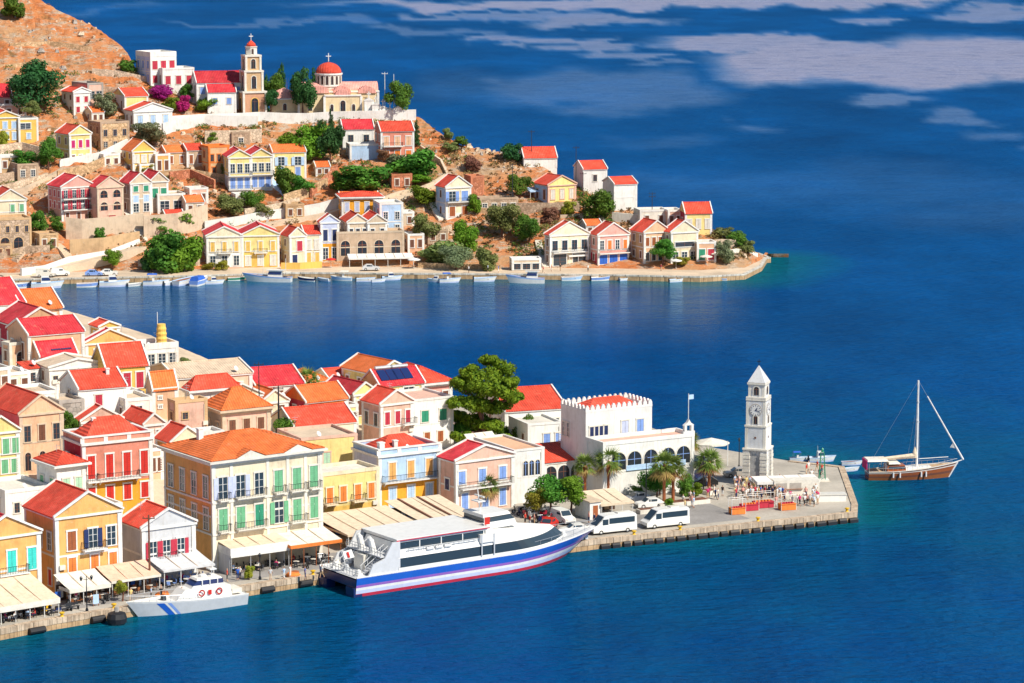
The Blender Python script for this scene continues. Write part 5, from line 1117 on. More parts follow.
WL('ragged stone terrace on the bare top slope, uppermost', [(10, 48), (50, 46), (92, 52)], 1.2, 'stone:tan')
WL('ragged stone terrace on the bare top slope, second down', [(0, 70), (40, 66), (60, 68)], 1.2, 'stone:tan')
WL('short stone terrace left of the ridge mansion', [(92, 74), (118, 76), (146, 82)], 1.4, 'stone:beige')
WL('broken stone wall above the leftmost yellow houses', [(0, 108), (20, 106), (30, 108)], 1.5, 'stone:stone')
WL('pale stone wall along the lane below the yellow left houses', [(0, 152), (22, 150), (46, 156)], 1.8, 'stone:beige')
WL('tumbled stone bank beside the pink mansion', [(0, 184), (18, 180), (40, 172)], 2.2, 'stone:stone')
WL('stone retaining wall beneath the red-roofed houses on the ramp', [(58, 182), (86, 176), (112, 166)], 2.6, 'stone:tan')
WL('brick-coloured wall right of the orange two-door house', [(170, 180), (190, 178), (214, 188)], 2.0, 'stone:brick')
WL('stone garden wall under the yellow cube house', [(284, 206), (310, 196), (328, 188)], 2.4, 'stone:tan')
WL('stone wall rising beside the dense hillside bushes', [(312, 198), (326, 186), (338, 174)], 2.2, 'stone:brick')
WL('pale stone terrace above the strong yellow house', [(340, 214), (372, 208), (398, 204)], 1.4, 'stone:beige')
WL('stone wall behind the gully olive trees', [(486, 222), (510, 226), (540, 226)], 1.8, 'stone:stone')
WL('low wall of the lane above the shore olives', [(404, 250), (430, 240), (452, 232)], 1.6, 'stone:beige')
WL('rubble bank under the lower harbour steps', [(0, 262), (24, 256), (50, 254)], 1.8, 'stone:stone')
WL('stone wall in front of the climbing greenery', [(138, 268), (160, 268), (200, 266)], 1.6, 'stone:beige')
WL('stone shore wall below the leftmost olive', [(418, 268), (450, 269), (500, 270)], 1.2, 'stone:tan')
# ------------------------------------------------------------ trees and bushes
_cm = {}
def crown_mesh(kind, var, mat):
    k = (kind, var, mat)
    if k in _cm: return _cm[k]
    rnd = random.Random(hash((kind, var)) % 1000 if False else {'round': 11, 'oval': 23, 'pine': 37, 'cypress': 41, 'bush': 53, 'palm': 61}[kind]+var)
    vs = []; fs = []
    def leaf(p, n, s):
        n = n.normalized(); t = n.orthogonal().normalized(); t.rotate(Matrix.Rotation(rnd.random()*6.28, 3, n)); b = n.cross(t)
        o = len(vs); vs.extend([tuple(p-t*s), tuple(p-b*s*.6), tuple(p+t*s), tuple(p+b*s*.6)]); fs.append((o, o+1, o+2, o+3))
    def rv(): return Vector((rnd.gauss(0, 1), rnd.gauss(0, 1), rnd.gauss(0, 1))).normalized()
    # unit crown: x,y in -1..1, z in 0..1
    blobs = []
    if kind in ('round', 'oval', 'bush'):
        nb = {'round': 17, 'oval': 15, 'bush': 13}[kind]
        for i in range(nb):
            a = rnd.random()*6.28; zz = rnd.uniform(.16, .82); rr = rnd.uniform(.25, .68)*sqrt(max(.05, 1-(zz*2-1)**2*.8)); r = rnd.uniform(.22, .40)
            blobs.append((Vector((cos(a)*rr, sin(a)*rr, zz)), r, r*(.52 if kind != 'bush' else .5)))
        blobs.append((Vector((0, 0, .45)), .5, .3))
    elif kind == 'cypress':
        for i in range(16):
            zz = .04+i/16*.92; rr = .55*(1-zz**2.2)+.10; a = rnd.random()*6.28; blobs.append((Vector((cos(a)*rr*.35, sin(a)*rr*.35, zz)), rr*.8, .07))
    tot = sum(r*r for _, r, _ in blobs)
    N = {'round': 4600, 'oval': 4200, 'bush': 2600, 'cypress': 1800}.get(kind, 0)
    ls = {'round': .052, 'oval': .055, 'bush': .075, 'cypress': .08}.get(kind, .05)
    for c, r, rz in blobs:
        for i in range(int(N*r*r/tot)):
            d = rv(); q = rnd.uniform(.78, 1.05) if rnd.random() < .8 else rnd.uniform(.3, .8)
            p = c+Vector((d.x*r*q, d.y*r*q, d.z*rz*q)); nn = (d+rv()*.7)
            if kind == 'cypress': o = len(vs); leaf(p, nn, ls*.9)
            else: leaf(p, nn, ls*rnd.uniform(.7, 1.3))
            for j in range(len(vs)-4, len(vs)):   # squash leaf in z to counter the non-uniform scale
                x, y, z = vs[j]; vs[j] = (x, y, p.z+(z-p.z)*.6)
    me = bpy.data.meshes.new('crown'); me.from_pydata(vs, [], fs); me.materials.append(mat); _cm[k] = me; return me
LM = {}
def leafm(n):
    C = dict(green=((.045, .15, .02), (.14, .29, .035)), bright=((.08, .20, .012), (.20, .34, .03)), olive=((.13, .19, .05), (.28, .33, .11)), dark=((.02, .085, .025), (.055, .17, .045)),
             pine=((.04, .11, .008), (.26, .34, .02)), yellowish=((.20, .24, .02), (.42, .38, .05)), dry=((.22, .10, .06), (.30, .16, .11)), flower=((.32, .01, .14), (.5, .03, .25)), sage=((.13, .18, .09), (.26, .30, .16)), palm=((.10, .20, .03), (.30, .36, .09)))
    return leafmat(n, *C[n])
def trunk_mesh(h, r, n=3, spread=.6, seed=1, top=None):
    rnd = random.Random(seed); m = MB(); p = Vector((0, 0, -1)); q = Vector((rnd.uniform(-.1, .1)*h, rnd.uniform(-.1, .1)*h, h*.55)); m.tube(p, q, r*1.2, r*.8, 7)
    for i in range(n):
        a = i*6.28/n+rnd.random(); e = q+Vector((cos(a)*spread, sin(a)*spread, h*.5)); m.tube(q-Vector((0, 0, .1)), e, r*.65, r*.3, 6)
        e2 = e+Vector((cos(a+.6)*spread*.6, sin(a+.6)*spread*.6, h*.35)); m.tube(e, e2, r*.32, r*.12, 5)
    return m
_tk = [0]
def tree(label, px, yb, wpx, hpx, kind='round', col='green', g=None, name=None, cat=None, trunk=.28, group=None, back=0):
    g = g or hill; P = hit(px, yb, g)
    if back: P = Vector((P.x*(1+back/P.y), P.y+back, g(P.x, P.y+back)))
    s = scale_at(P); W = wpx/s; Hh = hpx/s; _tk[0] += 1; i = _tk[0]
    name = name or {'bush': 'bush', 'cypress': 'cypress_tree'}.get(kind, 'tree'); cat = cat or ('bush' if kind == 'bush' else 'tree')
    o = thing(name, label, cat, P, (i*1.7) % 6.28, group)
    th = Hh*trunk if kind != 'bush' else 0.05
    if kind == 'cypress': th = Hh*.06
    ch = Hh-th
    cr = link(crown_mesh(kind, i % 3, leafm(col)), 'crown', o, (0, 0, th-ch*.03)); cr.scale = (W*.64, W*.64, ch*1.12) if kind != 'cypress' else (W*.62, W*.62, ch)
    if kind != 'bush': trunk_mesh(th+ch*.45, max(.12, W*.03), 3, W*.18, i).build('trunk', 'paint:brown', o)
    else: trunk_mesh(ch*.5, .07, 3, W*.12, i).build('stem', 'paint:brown', o)
    return o
T = tree
T('large dark green round tree near the upper left, tallest on the slope', 37, 114, 58, 52, 'round', 'dark', trunk=.15)
T('round bush alone on the bare hilltop at the left', 13, 18, 26, 20, 'bush', 'green')
T('palm-like shrubby tree beside the yellow houses at the left edge', 32, 127, 20, 25, 'round', 'olive', trunk=.4)
T('grey-green shrub beside the red-windowed white house', 106, 116, 24, 22, 'bush', 'sage')
T('small dark bush left of the ridge mansion', 128, 73, 18, 12, 'bush', 'green')
T('magenta bougainvillea in front of the ridge mansion', 163, 99, 26, 14, 'bush', 'flower')
T('magenta bougainvillea trailing over the white terrace wall', 184, 113, 16, 16, 'bush', 'flower')
T('green shrub between the bougainvillea and ridge mansion', 187, 99, 14, 14, 'bush', 'green')
T('light green garden bush left of the bell tower, near', 208, 111, 26, 14, 'bush', 'bright')
T('light green bush below the bougainvillea', 170, 112, 18, 14, 'bush', 'bright')
T('round grey-green tree below the white gabled house', 147, 148, 34, 26, 'round', 'sage', trunk=.12)
T('dark spreading bush left of the white ramp', 49, 170, 26, 30, 'round', 'green', trunk=.1)
T('green bush under the ramp at the left edge', 24, 170, 28, 18, 'bush', 'green')
T('orange-green bush at the far left edge of the yellow house', 2, 150, 14, 18, 'bush', 'yellowish')
T('dark cypress right behind the church side chapel', 282, 115, 17, 58, 'cypress', 'dark', back=18)
T('cypress half hidden by the bell tower', 266, 115, 15, 44, 'cypress', 'dark', back=16)
T('dark cypress left of the church dome', 314, 115, 17, 56, 'cypress', 'dark', back=22)
T('broad dark pine in front of the church', 303, 117, 30, 50, 'oval', 'dark', trunk=.12)
T('leafy green tree right of the bell tower, upper', 274, 116, 28, 40, 'round', 'green', trunk=.3, back=10)
T('dark green tree right of the bell tower, lower', 272, 115, 18, 26, 'round', 'dark')
T('pine tree on the ridge right of the cemetery', 400, 116, 30, 33, 'round', 'green', trunk=.12)
T('large light green bush below the church, left', 312, 160, 40, 34, 'bush', 'bright')
T('light green shrub below the church wall', 290, 156, 26, 22, 'bush', 'bright')
T('dark spreading conifer in front of the light green bushes', 331, 164, 30, 44, 'oval', 'dark', trunk=.08)
T('slim dark cypress beside the spreading conifer', 331, 152, 12, 44, 'cypress', 'dark')
T('slim dark cypress right of the salmon orange house', 416.5, 146, 10, 28, 'cypress', 'dark')
T('wide olive green bush mass below the salmon house, right', 413, 178, 48, 30, 'bush', 'green')
T('wide dark green bush mass below the pale blue flat house', 362, 192, 58, 26, 'bush', 'green')
T('green bush joining the bush mass, left end', 343, 192, 24, 20, 'bush', 'green')
T('olive tree between the bush mass and salmon house', 396, 176, 26, 22, 'bush', 'sage')
T('small dry rusty shrub below the white-crimson house', 384, 162, 18, 12, 'bush', 'dry')
T('thin yellow-green hedge along the footpath', 418, 184, 26, 9, 'bush', 'bright')
T('yellow-green bush left of the blue balcony house', 424, 203, 28, 18, 'bush', 'bright')
T('round shrub on the skyline right of the ridge pine', 448, 140, 11, 11, 'bush', 'olive')
T('dark low shrub on the skyline slope', 461, 146, 15, 9, 'bush', 'green')
T('purple-brown dry shrub on the bare orange slope', 473, 171, 18, 15, 'bush', 'dry')
T('low green shrub above the dry purple one', 451, 151, 16, 8, 'bush', 'olive')
T('dark round bush on the skyline left of the ridge rocks', 512, 162, 22, 17, 'bush', 'dark')
T('bush below the skyline utility pole, beside the conifer', 520, 198, 24, 22, 'round', 'green', trunk=.1)
T('bright round tree on the right slope above the waterfront', 598, 222, 38, 33, 'round', 'green', trunk=.08)
T('large olive green round tree in the gully, left', 502, 237, 34, 34, 'round', 'olive', trunk=.08)
T('dark round bush in the gully, right', 529, 245, 28, 27, 'round', 'green', trunk=.06)
T('yellow-green bush under the yellow cottage', 568, 216, 16, 14, 'bush', 'yellowish')
T('dry grey bush beneath the stone retaining wall', 550, 224, 20, 16, 'bush', 'dry')
T('olive tree above the shore road, the leftmost of three', 441, 266, 46, 27, 'bush', 'olive')
T('bright leafy tree above the gully olives', 466, 254, 30, 34, 'round', 'bright', trunk=.1)
T('grey olive tree above the shore road, the middle of three', 456, 270, 30, 26, 'round', 'sage', trunk=.1)
T('round olive bush above the shore road, the rightmost of three', 486, 271, 24, 24, 'bush', 'olive')
T('bush right of the pale blue square house', 425, 240, 30, 24, 'bush', 'olive')
T('green shrub beside the blue balcony house', 474, 216, 16, 20, 'bush', 'bright')
T('green tree in front of the orange waterfront house', 663, 266, 26, 26, 'round', 'green', trunk=.22)
T('sage shrub tree beside the beach bar', 725, 264, 20, 22, 'bush', 'sage')
T('low green hedge along the point, left part', 724, 238, 22, 10, 'bush', 'olive')
T('low green hedge along the point, middle part', 738, 246, 22, 14, 'bush', 'green')
T('low green hedge at the very tip of the point', 748, 254, 16, 12, 'bush', 'olive')
T('dense climbing greenery above the harbour, tall left part', 168, 272, 46, 40, 'bush', 'green')
T('dense climbing greenery above the harbour, right part', 186, 272, 40, 36, 'bush', 'bright')
T('dark bush at the foot of the climbing greenery', 152, 272, 24, 22, 'bush', 'dark')
T('green creeper hanging over the terrace wall, left', 160, 232, 30, 14, 'bush', 'green')
T('green creeper hanging over the terrace wall, right', 182, 228, 26, 16, 'bush', 'bright')
T('olive tree left of the stone arched garden wall', 230, 216, 30, 22, 'round', 'olive', trunk=.1)
T('green tree below the blue stairway', 252, 210, 22, 20, 'round', 'green', trunk=.1)
T('leafy bush in front of the yellow cube house', 284, 196, 24, 30, 'bush', 'green')
T('low bush right of the blue stairway', 302, 196, 26, 18, 'bush', 'green')
T('bush under the terraces beneath the yellow villa', 262, 218, 24, 14, 'bush', 'olive')
T('small green tree left of the pink mansion', 37, 238, 20, 26, 'round', 'green', trunk=.12)
T('dark shrub at the foot of the pink mansion', 57, 232, 14, 14, 'bush', 'green')
T('square green hedge under the arched loggia house', 100, 242, 12, 14, 'bush', 'green')
T('green round tree by the harbour road wall', 113, 270, 20, 20, 'round', 'bright', trunk=.2)
T('yellow-green bush below the yellow gabled house', 148, 176, 14, 10, 'bush', 'yellowish')
T('small bush between the two red-roofed left houses', 50, 250, 10, 10, 'bush', 'olive')
T('green shrub in front of the tan two-storey house', 227, 178, 14, 18, 'bush', 'olive')
T('thin green shrub on the slope under the church road', 212, 144, 16, 10, 'bush', 'bright')
T('yellow blossoming creeper on the waterfront yellow gable', 222, 270, 16, 9, 'bush', 'yellowish')
T('yellow flowering hedge in front of the waterfront', 208, 270, 14, 8, 'bush', 'yellowish')
T('yellow bush in front of the cream waterfront gable house', 681, 267, 18, 9, 'bush', 'yellowish')
# near town
T('bushy green tree among the middle roofs with red blossoms', 288, 446, 32, 30, 'round', 'green', g=near, trunk=.1)
T('small bright shrub beside the ochre house', 146, 423, 14, 9, 'bush', 'bright', g=near)
T('overgrown green creeper behind the peach mansion', 70, 436, 18, 24, 'bush', 'green', g=near)
T('green shrub by the terrace building at the water', 186, 370, 16, 12, 'bush', 'olive', g=near)
T('grey-green shrub below the big pine', 486, 450, 34, 20, 'bush', 'sage', g=near)
T('green leafy tree in front of the white house with blue doors', 527, 455, 28, 40, 'round', 'green', g=near, trunk=.15)
T('clipped round tree on the square, left of a joined pair', 551, 516, 42, 40, 'round', 'green', g=near, trunk=.22)
T('clipped round tree on the square, right of a joined pair', 570, 514, 40, 38, 'round', 'bright', g=near, trunk=.22)
T('yellow-green tree above the parked motorcycles', 537, 518, 26, 30, 'round', 'yellowish', g=near, trunk=.3)
T('green tree left of the palms on the plaza', 656, 500, 34, 34, 'round', 'green', g=near, trunk=.2)
T('dark shrub in the planter beside the palms', 686, 496, 18, 22, 'bush', 'green', g=near)
T('bright shrub at the right end of the plaza planter', 696, 497, 16, 13, 'bush', 'bright', g=near)
T('small shrub at the foot of the front palm', 669, 508, 12, 9, 'bush', 'bright', g=near)
T('small potted tree with yellow-green leaves on the quay', 122, 602, 14, 20, 'round', 'yellowish', g=near, trunk=.35)
T('potted bush beside the cream cafe pavilion', 249, 580, 11, 14, 'bush', 'yellowish', g=near)
T('creeper behind the white three-arched building', 518, 496, 14, 22, 'bush', 'yellowish', g=near)
T('shrub squeezed between the roofs left of the pine', 436, 424, 12, 12, 'bush', 'olive', g=near)
T('rounded green shrub by the kiosk on the square', 637, 500, 14, 14, 'bush', 'green', g=near)
T('low green hedge at the foot of the white wing', 628, 496, 18, 8, 'bush', 'bright', g=near)
T('bushy tree behind the plaza palms, touching the wing wall', 660, 496, 24, 28, 'round', 'bright', g=near, trunk=.2)
T('dark green tree behind the pine, left part', 462, 446, 26, 30, 'round', 'green', g=near, trunk=.2)
T('green bush mass under the pine, right part', 506, 450, 26, 22, 'bush', 'green', g=near)
# umbrella pine
def pine():
    P = hit(487, 452, near); s = scale_at(P); o = thing('pine_tree', 'huge umbrella pine with clumped yellow-green crowns above the near roofs', 'pine tree', P)
    rnd = random.Random(4); t = MB(); k = 1/s
    tr = [(0, 0, -1), (-.4, 0, 22*k), (-1.0, 0, 40*k)]; 
    for a, b, r0, r1 in ((tr[0], tr[1], .55, .45), (tr[1], tr[2], .45, .35)): t.tube(a, b, r0, r1, 8)
    cl = [(0, 70, 28, 21), (-20, 66, 24, 17), (-14, 80, 18, 12), (12, 82, 22, 15), (16, 66, 24, 16), (2, 90, 15, 9), (26, 56, 15, 11), (-28, 52, 16, 11), (-10, 50, 22, 14), (10, 46, 20, 12), (-30, 34, 14, 9), (-12, 30, 20, 12), (4, 28, 18, 11), (22, 74, 14, 10), (-27, 70, 13, 10), (-6, 16, 20, 13), (14, 14, 18, 12), (-26, 20, 14, 10)]
    vs = []; fs = []
    for i, (cx, cz, rx, rz) in enumerate(cl):
        c = Vector((cx*k, rnd.uniform(-2.6, 2.6), cz*k)); RX = rx*k*.78; RZ = rz*k*.66
        t.tube(tr[1] if cz < 40 else tr[2], c, .25, .1, 5)
        for sub in range(13):
            d0 = Vector((rnd.gauss(0, 1), rnd.gauss(0, 1), rnd.gauss(0, 1))).normalized(); cc = c+Vector((d0.x*RX*.62, d0.y*RX*.62, d0.z*RZ*.5)); r2 = RX*.42
            for q in range(150):
                d = Vector((rnd.gauss(0, 1), rnd.gauss(0, 1), rnd.gauss(0, 1))).normalized(); p = cc+Vector((d.x*r2, d.y*r2, d.z*r2*.7))*rnd.uniform(.7, 1.08)
                n = (d+Vector((rnd.gauss(0, 1), rnd.gauss(0, 1), rnd.gauss(0, 1)))*.4).normalized(); tt = n.orthogonal().normalized(); b = n.cross(tt); sz = rnd.uniform(.14, .26); L = len(vs)
                vs += [tuple(p-tt*sz), tuple(p-b*sz*.7), tuple(p+tt*sz), tuple(p+b*sz*.7)]; fs.append((L, L+1, L+2, L+3))
    me = bpy.data.meshes.new('crown'); me.from_pydata(vs, [], fs); me.materials.append(leafm('pine')); link(me, 'crown', o); t.build('trunk', 'paint:brown', o)
pine()
def palm(label, px, yb, hpx, fr=16, g=near):
    P = hit(px, yb, g); s = scale_at(P); H = hpx/s; rnd = random.Random(int(px)); o = thing('palm_tree', label, 'palm tree', P, rnd.random()*6)
    t = MB(); t.tube((0, 0, -.5), (0, 0, H*.72), .26, .2, 8); t.lathe([(.22, H*.45), (.42, H*.6), (.38, H*.72), (.1, H*.78)], 9); t.build('trunk', 'paint:rust', o)
    m = MB(); m2 = MB()
    for i in range(76):
        a = rnd.random()*6.28; el = rnd.uniform(-.75, 1.35); L = fr/s*rnd.uniform(.62, .85); d = Vector((cos(a)*cos(el), sin(a)*cos(el), sin(el))); side = Vector((-sin(a), cos(a), 0))
        p0 = Vector((0, 0, H*.76)); prev = p0; pl = p0+d*L*.45
        for j in range(7):      # fan blades
            b = (j-3)*.32; dd = (d*cos(b)+side*sin(b)); tip = pl+dd*L*.62-Vector((0, 0, .25*L*abs(b)+.12*L)); w = side*.11*cos(b)+d*.11*sin(-b)
            (m if el > -.25 else m2).add([pl-w, tip, pl+w], [(0, 1, 2)])
        (m if el > -.25 else m2).add([p0-side*.03, pl, p0+side*.03], [(0, 1, 2)])
    m.build('crown', leafm('palm'), o); m2.build('dead_fronds', leafmat('deadpalm', (.28, .16, .06), (.40, .26, .11)), o)
palm('palm tree on the plaza left of the kiosk canopy, first', 585, 500, 46, 20); palm('palm tree beside the kiosk canopy, tallest of the first pair', 608, 500, 52, 24)
palm('palm tree at the left of the plaza planter', 664, 506, 54, 24); palm('thick palm tree in the middle of the plaza planter', 673, 505, 50, 22); palm('palm tree in front of the big seaside parasol', 709, 492, 40, 24)
palm('short palm in front of the pink house balcony', 487, 510, 32, 20); palm('palm among the roofs left of the cream gabled house', 308, 412, 42, 22)
palm('young palm behind the white seafront wing', 690, 462, 28, 18)
# ------------------------------------------------------------ boats
def hull_mesh(L, B, fb, dr, bands, rake=.12, sheer=.35, stern=.85, n=14, fine=2.2, deckdrop=.12):
    """x from stern (0) to bow (L); bands = list of (fraction of freeboard from deck, material index)"""
    m = MB(); zs = [1.0]
    for b_ in bands[:-1]: zs.append(zs[-1]-b_[0])
    zs.append(0.0)
    rows = []
    for i in range(n+1):
        t = i/n; b = B/2*(1-max(0, (t-.4)/.6)**fine)*(stern+(1-stern)*min(1, t/.3)); z1 = fb*(1+sheer*t*t)
        row = []
        for k, f in enumerate(zs):
            z = z1*f if f > 0 else 0; w = b*(.80+.20*f); row.append((t*L+rake*L*t**3*f, w, z))
        row.append((t*L-(.02*L)*t, b*.45, -dr)); rows.append(row)
    K = len(rows[0])
    for sg in (-1, 1):
        vs = [(x, sg*y, z) for r in rows for x, y, z in r]
        for k in range(K-1):
            mi = bands[k][1] if k < len(bands) else bands[-1][1]
            fs = []
            for i in range(n):
                a, b2, c, d = i*K+k, (i+1)*K+k, (i+1)*K+k+1, i*K+k+1
                fs.append((a, b2, c, d) if sg > 0 else (d, c, b2, a))
            m.add(vs, fs, mi)
    # stern plate
    r = rows[0]
    for k in range(K-1):
        mi = bands[k][1] if k < len(bands) else bands[-1][1]
        (x0, y0, z0), (x1, y1, z1) = r[k], r[k+1]
        m.add([(x0, -y0, z0), (x0, y0, z0), (x1, y1, z1), (x1, -y1, z1)], [(0, 1, 2, 3)], mi)
    dk = MB(); vs = []
    for i in range(n+1): x, y, z = rows[i][0]; vs += [(x, -y*.94, z-deckdrop), (x, y*.94, z-deckdrop)]
    dk.add(vs, [(2*i, 2*i+2, 2*i+3, 2*i+1) for i in range(n)])
    # gunwale
    g = MB()
    for sg in (-1, 1):
        for i in range(n):
            (x0, y0, z0), (x1, y1, z1) = rows[i][0], rows[i+1][0]; w = .07*B/2+.03
            g.add([(x0, sg*y0, z0+.03), (x1, sg*y1, z1+.03), (x1, sg*max(0, y1-w), z1+.03), (x0, sg*(y0-w), z0+.03), (x0, sg*y0, z0-.06), (x1, sg*y1, z1-.06), (x1, sg*max(0, y1-w), z1-.14), (x0, sg*(y0-w), z0-.14)], [(0, 1, 2, 3), (0, 4, 5, 1), (3, 2, 6, 7)])
    return m, dk, g, rows
def loft_block(m, x0, x1, w0, w1, z0, z1, tf=.0, tr=.0, ti=.08, mi=0):
    """cabin block: raked front tf and rear tr, tumblehome ti"""
    vs = [(x0, -w0, z0), (x1, -w1, z0), (x1, w1, z0), (x0, w0, z0), (x0+tr, -w0+ti, z1), (x1-tf, -w1+ti, z1), (x1-tf, w1-ti, z1), (x0+tr, w0-ti, z1)]
    return m.add(vs, [(3, 2, 1, 0), (4, 5, 6, 7), (0, 1, 5, 4), (1, 2, 6, 5), (2, 3, 7, 6), (3, 0, 4, 7)], mi)
def boat_proto(kind, hc, sc='white'):
    """unit boats about 6 m long, centred on x"""
    o = bpy.data.objects.new(kind, None); COL.objects.link(o); L, B = 6.0, 2.1
    m, dk, g, _ = hull_mesh(L, B, .75, .25, [(.7, 0), (.3, 1)])
    T = (-L/2, 0, 0)
    m.build('hull', ['gloss:'+hc, 'gloss:'+sc], o, smooth=True, loc=T); dk.build('deck', 'paint:offwhite' if kind != 'row' else 'paint:wood', o, loc=T); g.build('gunwale', 'paint:'+('white' if hc != 'white' else 'skyblue'), o, loc=T)
    if kind in ('row', 'open'):
        for x in (1.2, 2.6, 4.0): b = MB(); b.box(x, -B*.42, .5, x+.3, B*.42, .56); b.build('thwart', 'paint:wood', o, loc=T)
        if kind == 'open': b = MB(); b.box(-.35, -.2, .3, .05, .2, 1.15); b.box(-.3, -.1, -.3, -.1, .1, .3); b.build('outboard_motor', 'gloss:dark', o, loc=T)
    if kind == 'cabin':
        b = MB(); loft_block(b, 2.0, 4.1, .72, .6, .6, 1.75, .55, .1, .1); c = b.build('cabin', 'gloss:white', o, loc=T)
        w = MB(); loft_block(w, 2.2, 3.98, .75, .64, 1.15, 1.55, .35, .05, .06); w.build('window', 'glass:navy', c)
        b = MB(); b.box(-.3, -.2, .3, .05, .2, 1.1); b.build('outboard_motor', 'gloss:dark', o, loc=T)
        b = MB(); b.tube((2.2, 0, 1.75), (2.1, 0, 2.7), .03); b.build('mast', 'paint:white', o, loc=T)
    if kind == 'cover':
        b = MB(); loft_block(b, .3, 4.0, .95, .85, .7, 1.25, .5, .3, .35); b.build('tarpaulin', 'cloth:cobalt', o, loc=T)
    if kind == 'bimini':
        b = MB(); loft_block(b, 1.0, 3.6, .85, .85, 1.95, 2.1, .2, .2, .2); b.build('bimini_top', 'cloth:cobalt' if hc == 'white' else 'cloth:offwhite', o, loc=T)
        for x in (1.2, 3.4):
            for y in (-.8, .8): b = MB(); b.tube((x, y, .7), (x, y, 1.97), .03, n=5); b.build('post', 'metal:steel', o, loc=T)
        b = MB(); b.box(2.3, -.35, .6, 2.9, .35, 1.35); b.build('console', 'gloss:white', o, loc=T)
    return freeze(o)
BP = {}
def boat(label, kind, hc, px, yb, lpx, yaw=8, far=True, z=0.0):
    k = (kind, hc)
    if k not in BP: BP[k] = boat_proto(kind, hc, 'white' if hc != 'white' else 'lavender')
    P = at(px, yb, 0); s = scale_at(P); L = lpx/s/max(.5, abs(cos(R(yaw)))); c = dup(BP[k], label, P, R(yaw), None, (L/5.6, L/5.6*1.15, L/5.6*1.45))
    c.name = {'row': 'rowing_boat', 'open': 'motor_dinghy', 'cabin': 'cabin_boat', 'cover': 'covered_boat', 'bimini': 'canopy_boat'}[kind]; c['category'] = 'boat'; c['group'] = 'small boats moored along the far shore' if far else 'small boats behind the clock tower'
    return c
B_ = boat
for a in [('blue and white open boat moored farthest left by the far shore', 'open', 'blue', 18, 288, 22), ('long white cabin boat second from the left on the far shore', 'cabin', 'white', 46, 288, 27), ('all blue rowing boat below the parked blue car', 'row', 'blue', 87, 287, 19),
          ('white cabin boat moored below the harbour road tree', 'cabin', 'white', 113, 286.5, 25), ('small grey dinghy left of the climbing greenery', 'open', 'steel', 134, 286, 11, 30), ('white canopy boat below the climbing greenery', 'bimini', 'white', 155, 285.5, 22),
          ('small white motor dinghy right of the white canopy boat', 'open', 'white', 171, 285, 12, 40), ('white rowing boat pointing at the far quay, below the greenery edge', 'row', 'white', 184, 284.5, 13, 60), ('boat under a bright blue tarpaulin before the waterfront gables', 'cover', 'blue', 200, 284.5, 14, 70),
          ('white cabin boat right of the blue tarpaulin boat', 'cabin', 'white', 214, 284, 16, 10), ('green rowing boat below the yellow waterfront gable', 'row', 'dgreen', 236, 280.5, 15), ('dark hulled dinghy right of the big fishing boat', 'open', 'navy', 307, 281, 15, 160), ('tiny white dinghy beside the dark hulled one', 'open', 'white', 324, 281, 11, 150),
          ('light blue canopy boat below the stone waterfront row', 'bimini', 'skyblue', 342, 280.5, 18, 170), ('white open motor boat left of the awning boats', 'open', 'white', 365, 281.5, 16, 5), ('white rowing boat in the middle of the awning boats', 'row', 'white', 378, 282, 12, 20), ('white cabin boat closest to the long white awning', 'cabin', 'white', 391, 280, 17, 10),
          ('white cabin boat below the leftmost shore olive', 'cabin', 'white', 436, 282, 14, 170), ('white canopy boat with steel posts below the shore olives', 'bimini', 'white', 449, 282.5, 18, 10), ('low white open boat left of the white cruiser', 'open', 'white', 484, 281.5, 19, 5),
          ('slim light blue rowing boat under the loggia house', 'row', 'skyblue', 571, 280.5, 18), ('blue open boat moored below the pink cafe house', 'open', 'blue', 600, 280.5, 17, 12), ('small white dinghy right of the blue open boat', 'open', 'white', 625, 280.5, 11, 30), ('white motor dinghy below the cream gable house', 'open', 'white', 676, 282, 13, 20), ('grey blue rowing boat nearest the point', 'row', 'lavender', 720, 280.5, 13, 170)]: B_(*a)
B_('white canopy boat moored behind the quay, nearest the clock tower', 'bimini', 'white', 799, 461, 18, 5, False); B_('white cabin boat moored behind the quay, right of the canopy boat', 'cabin', 'white', 821, 461.5, 23, 8, False); B_('small white tender tied at the quay corner beside the schooner', 'open', 'white', 850, 471, 15, 20, False); B_('flat white dinghy astern of the wooden sailing boat', 'row', 'white', 851, 465, 18, 4, False); B_('dark small dinghy tied off the tip of the far point', 'row', 'navy', 764, 257, 9, 10)
for k in BP.values(): wipe(k)

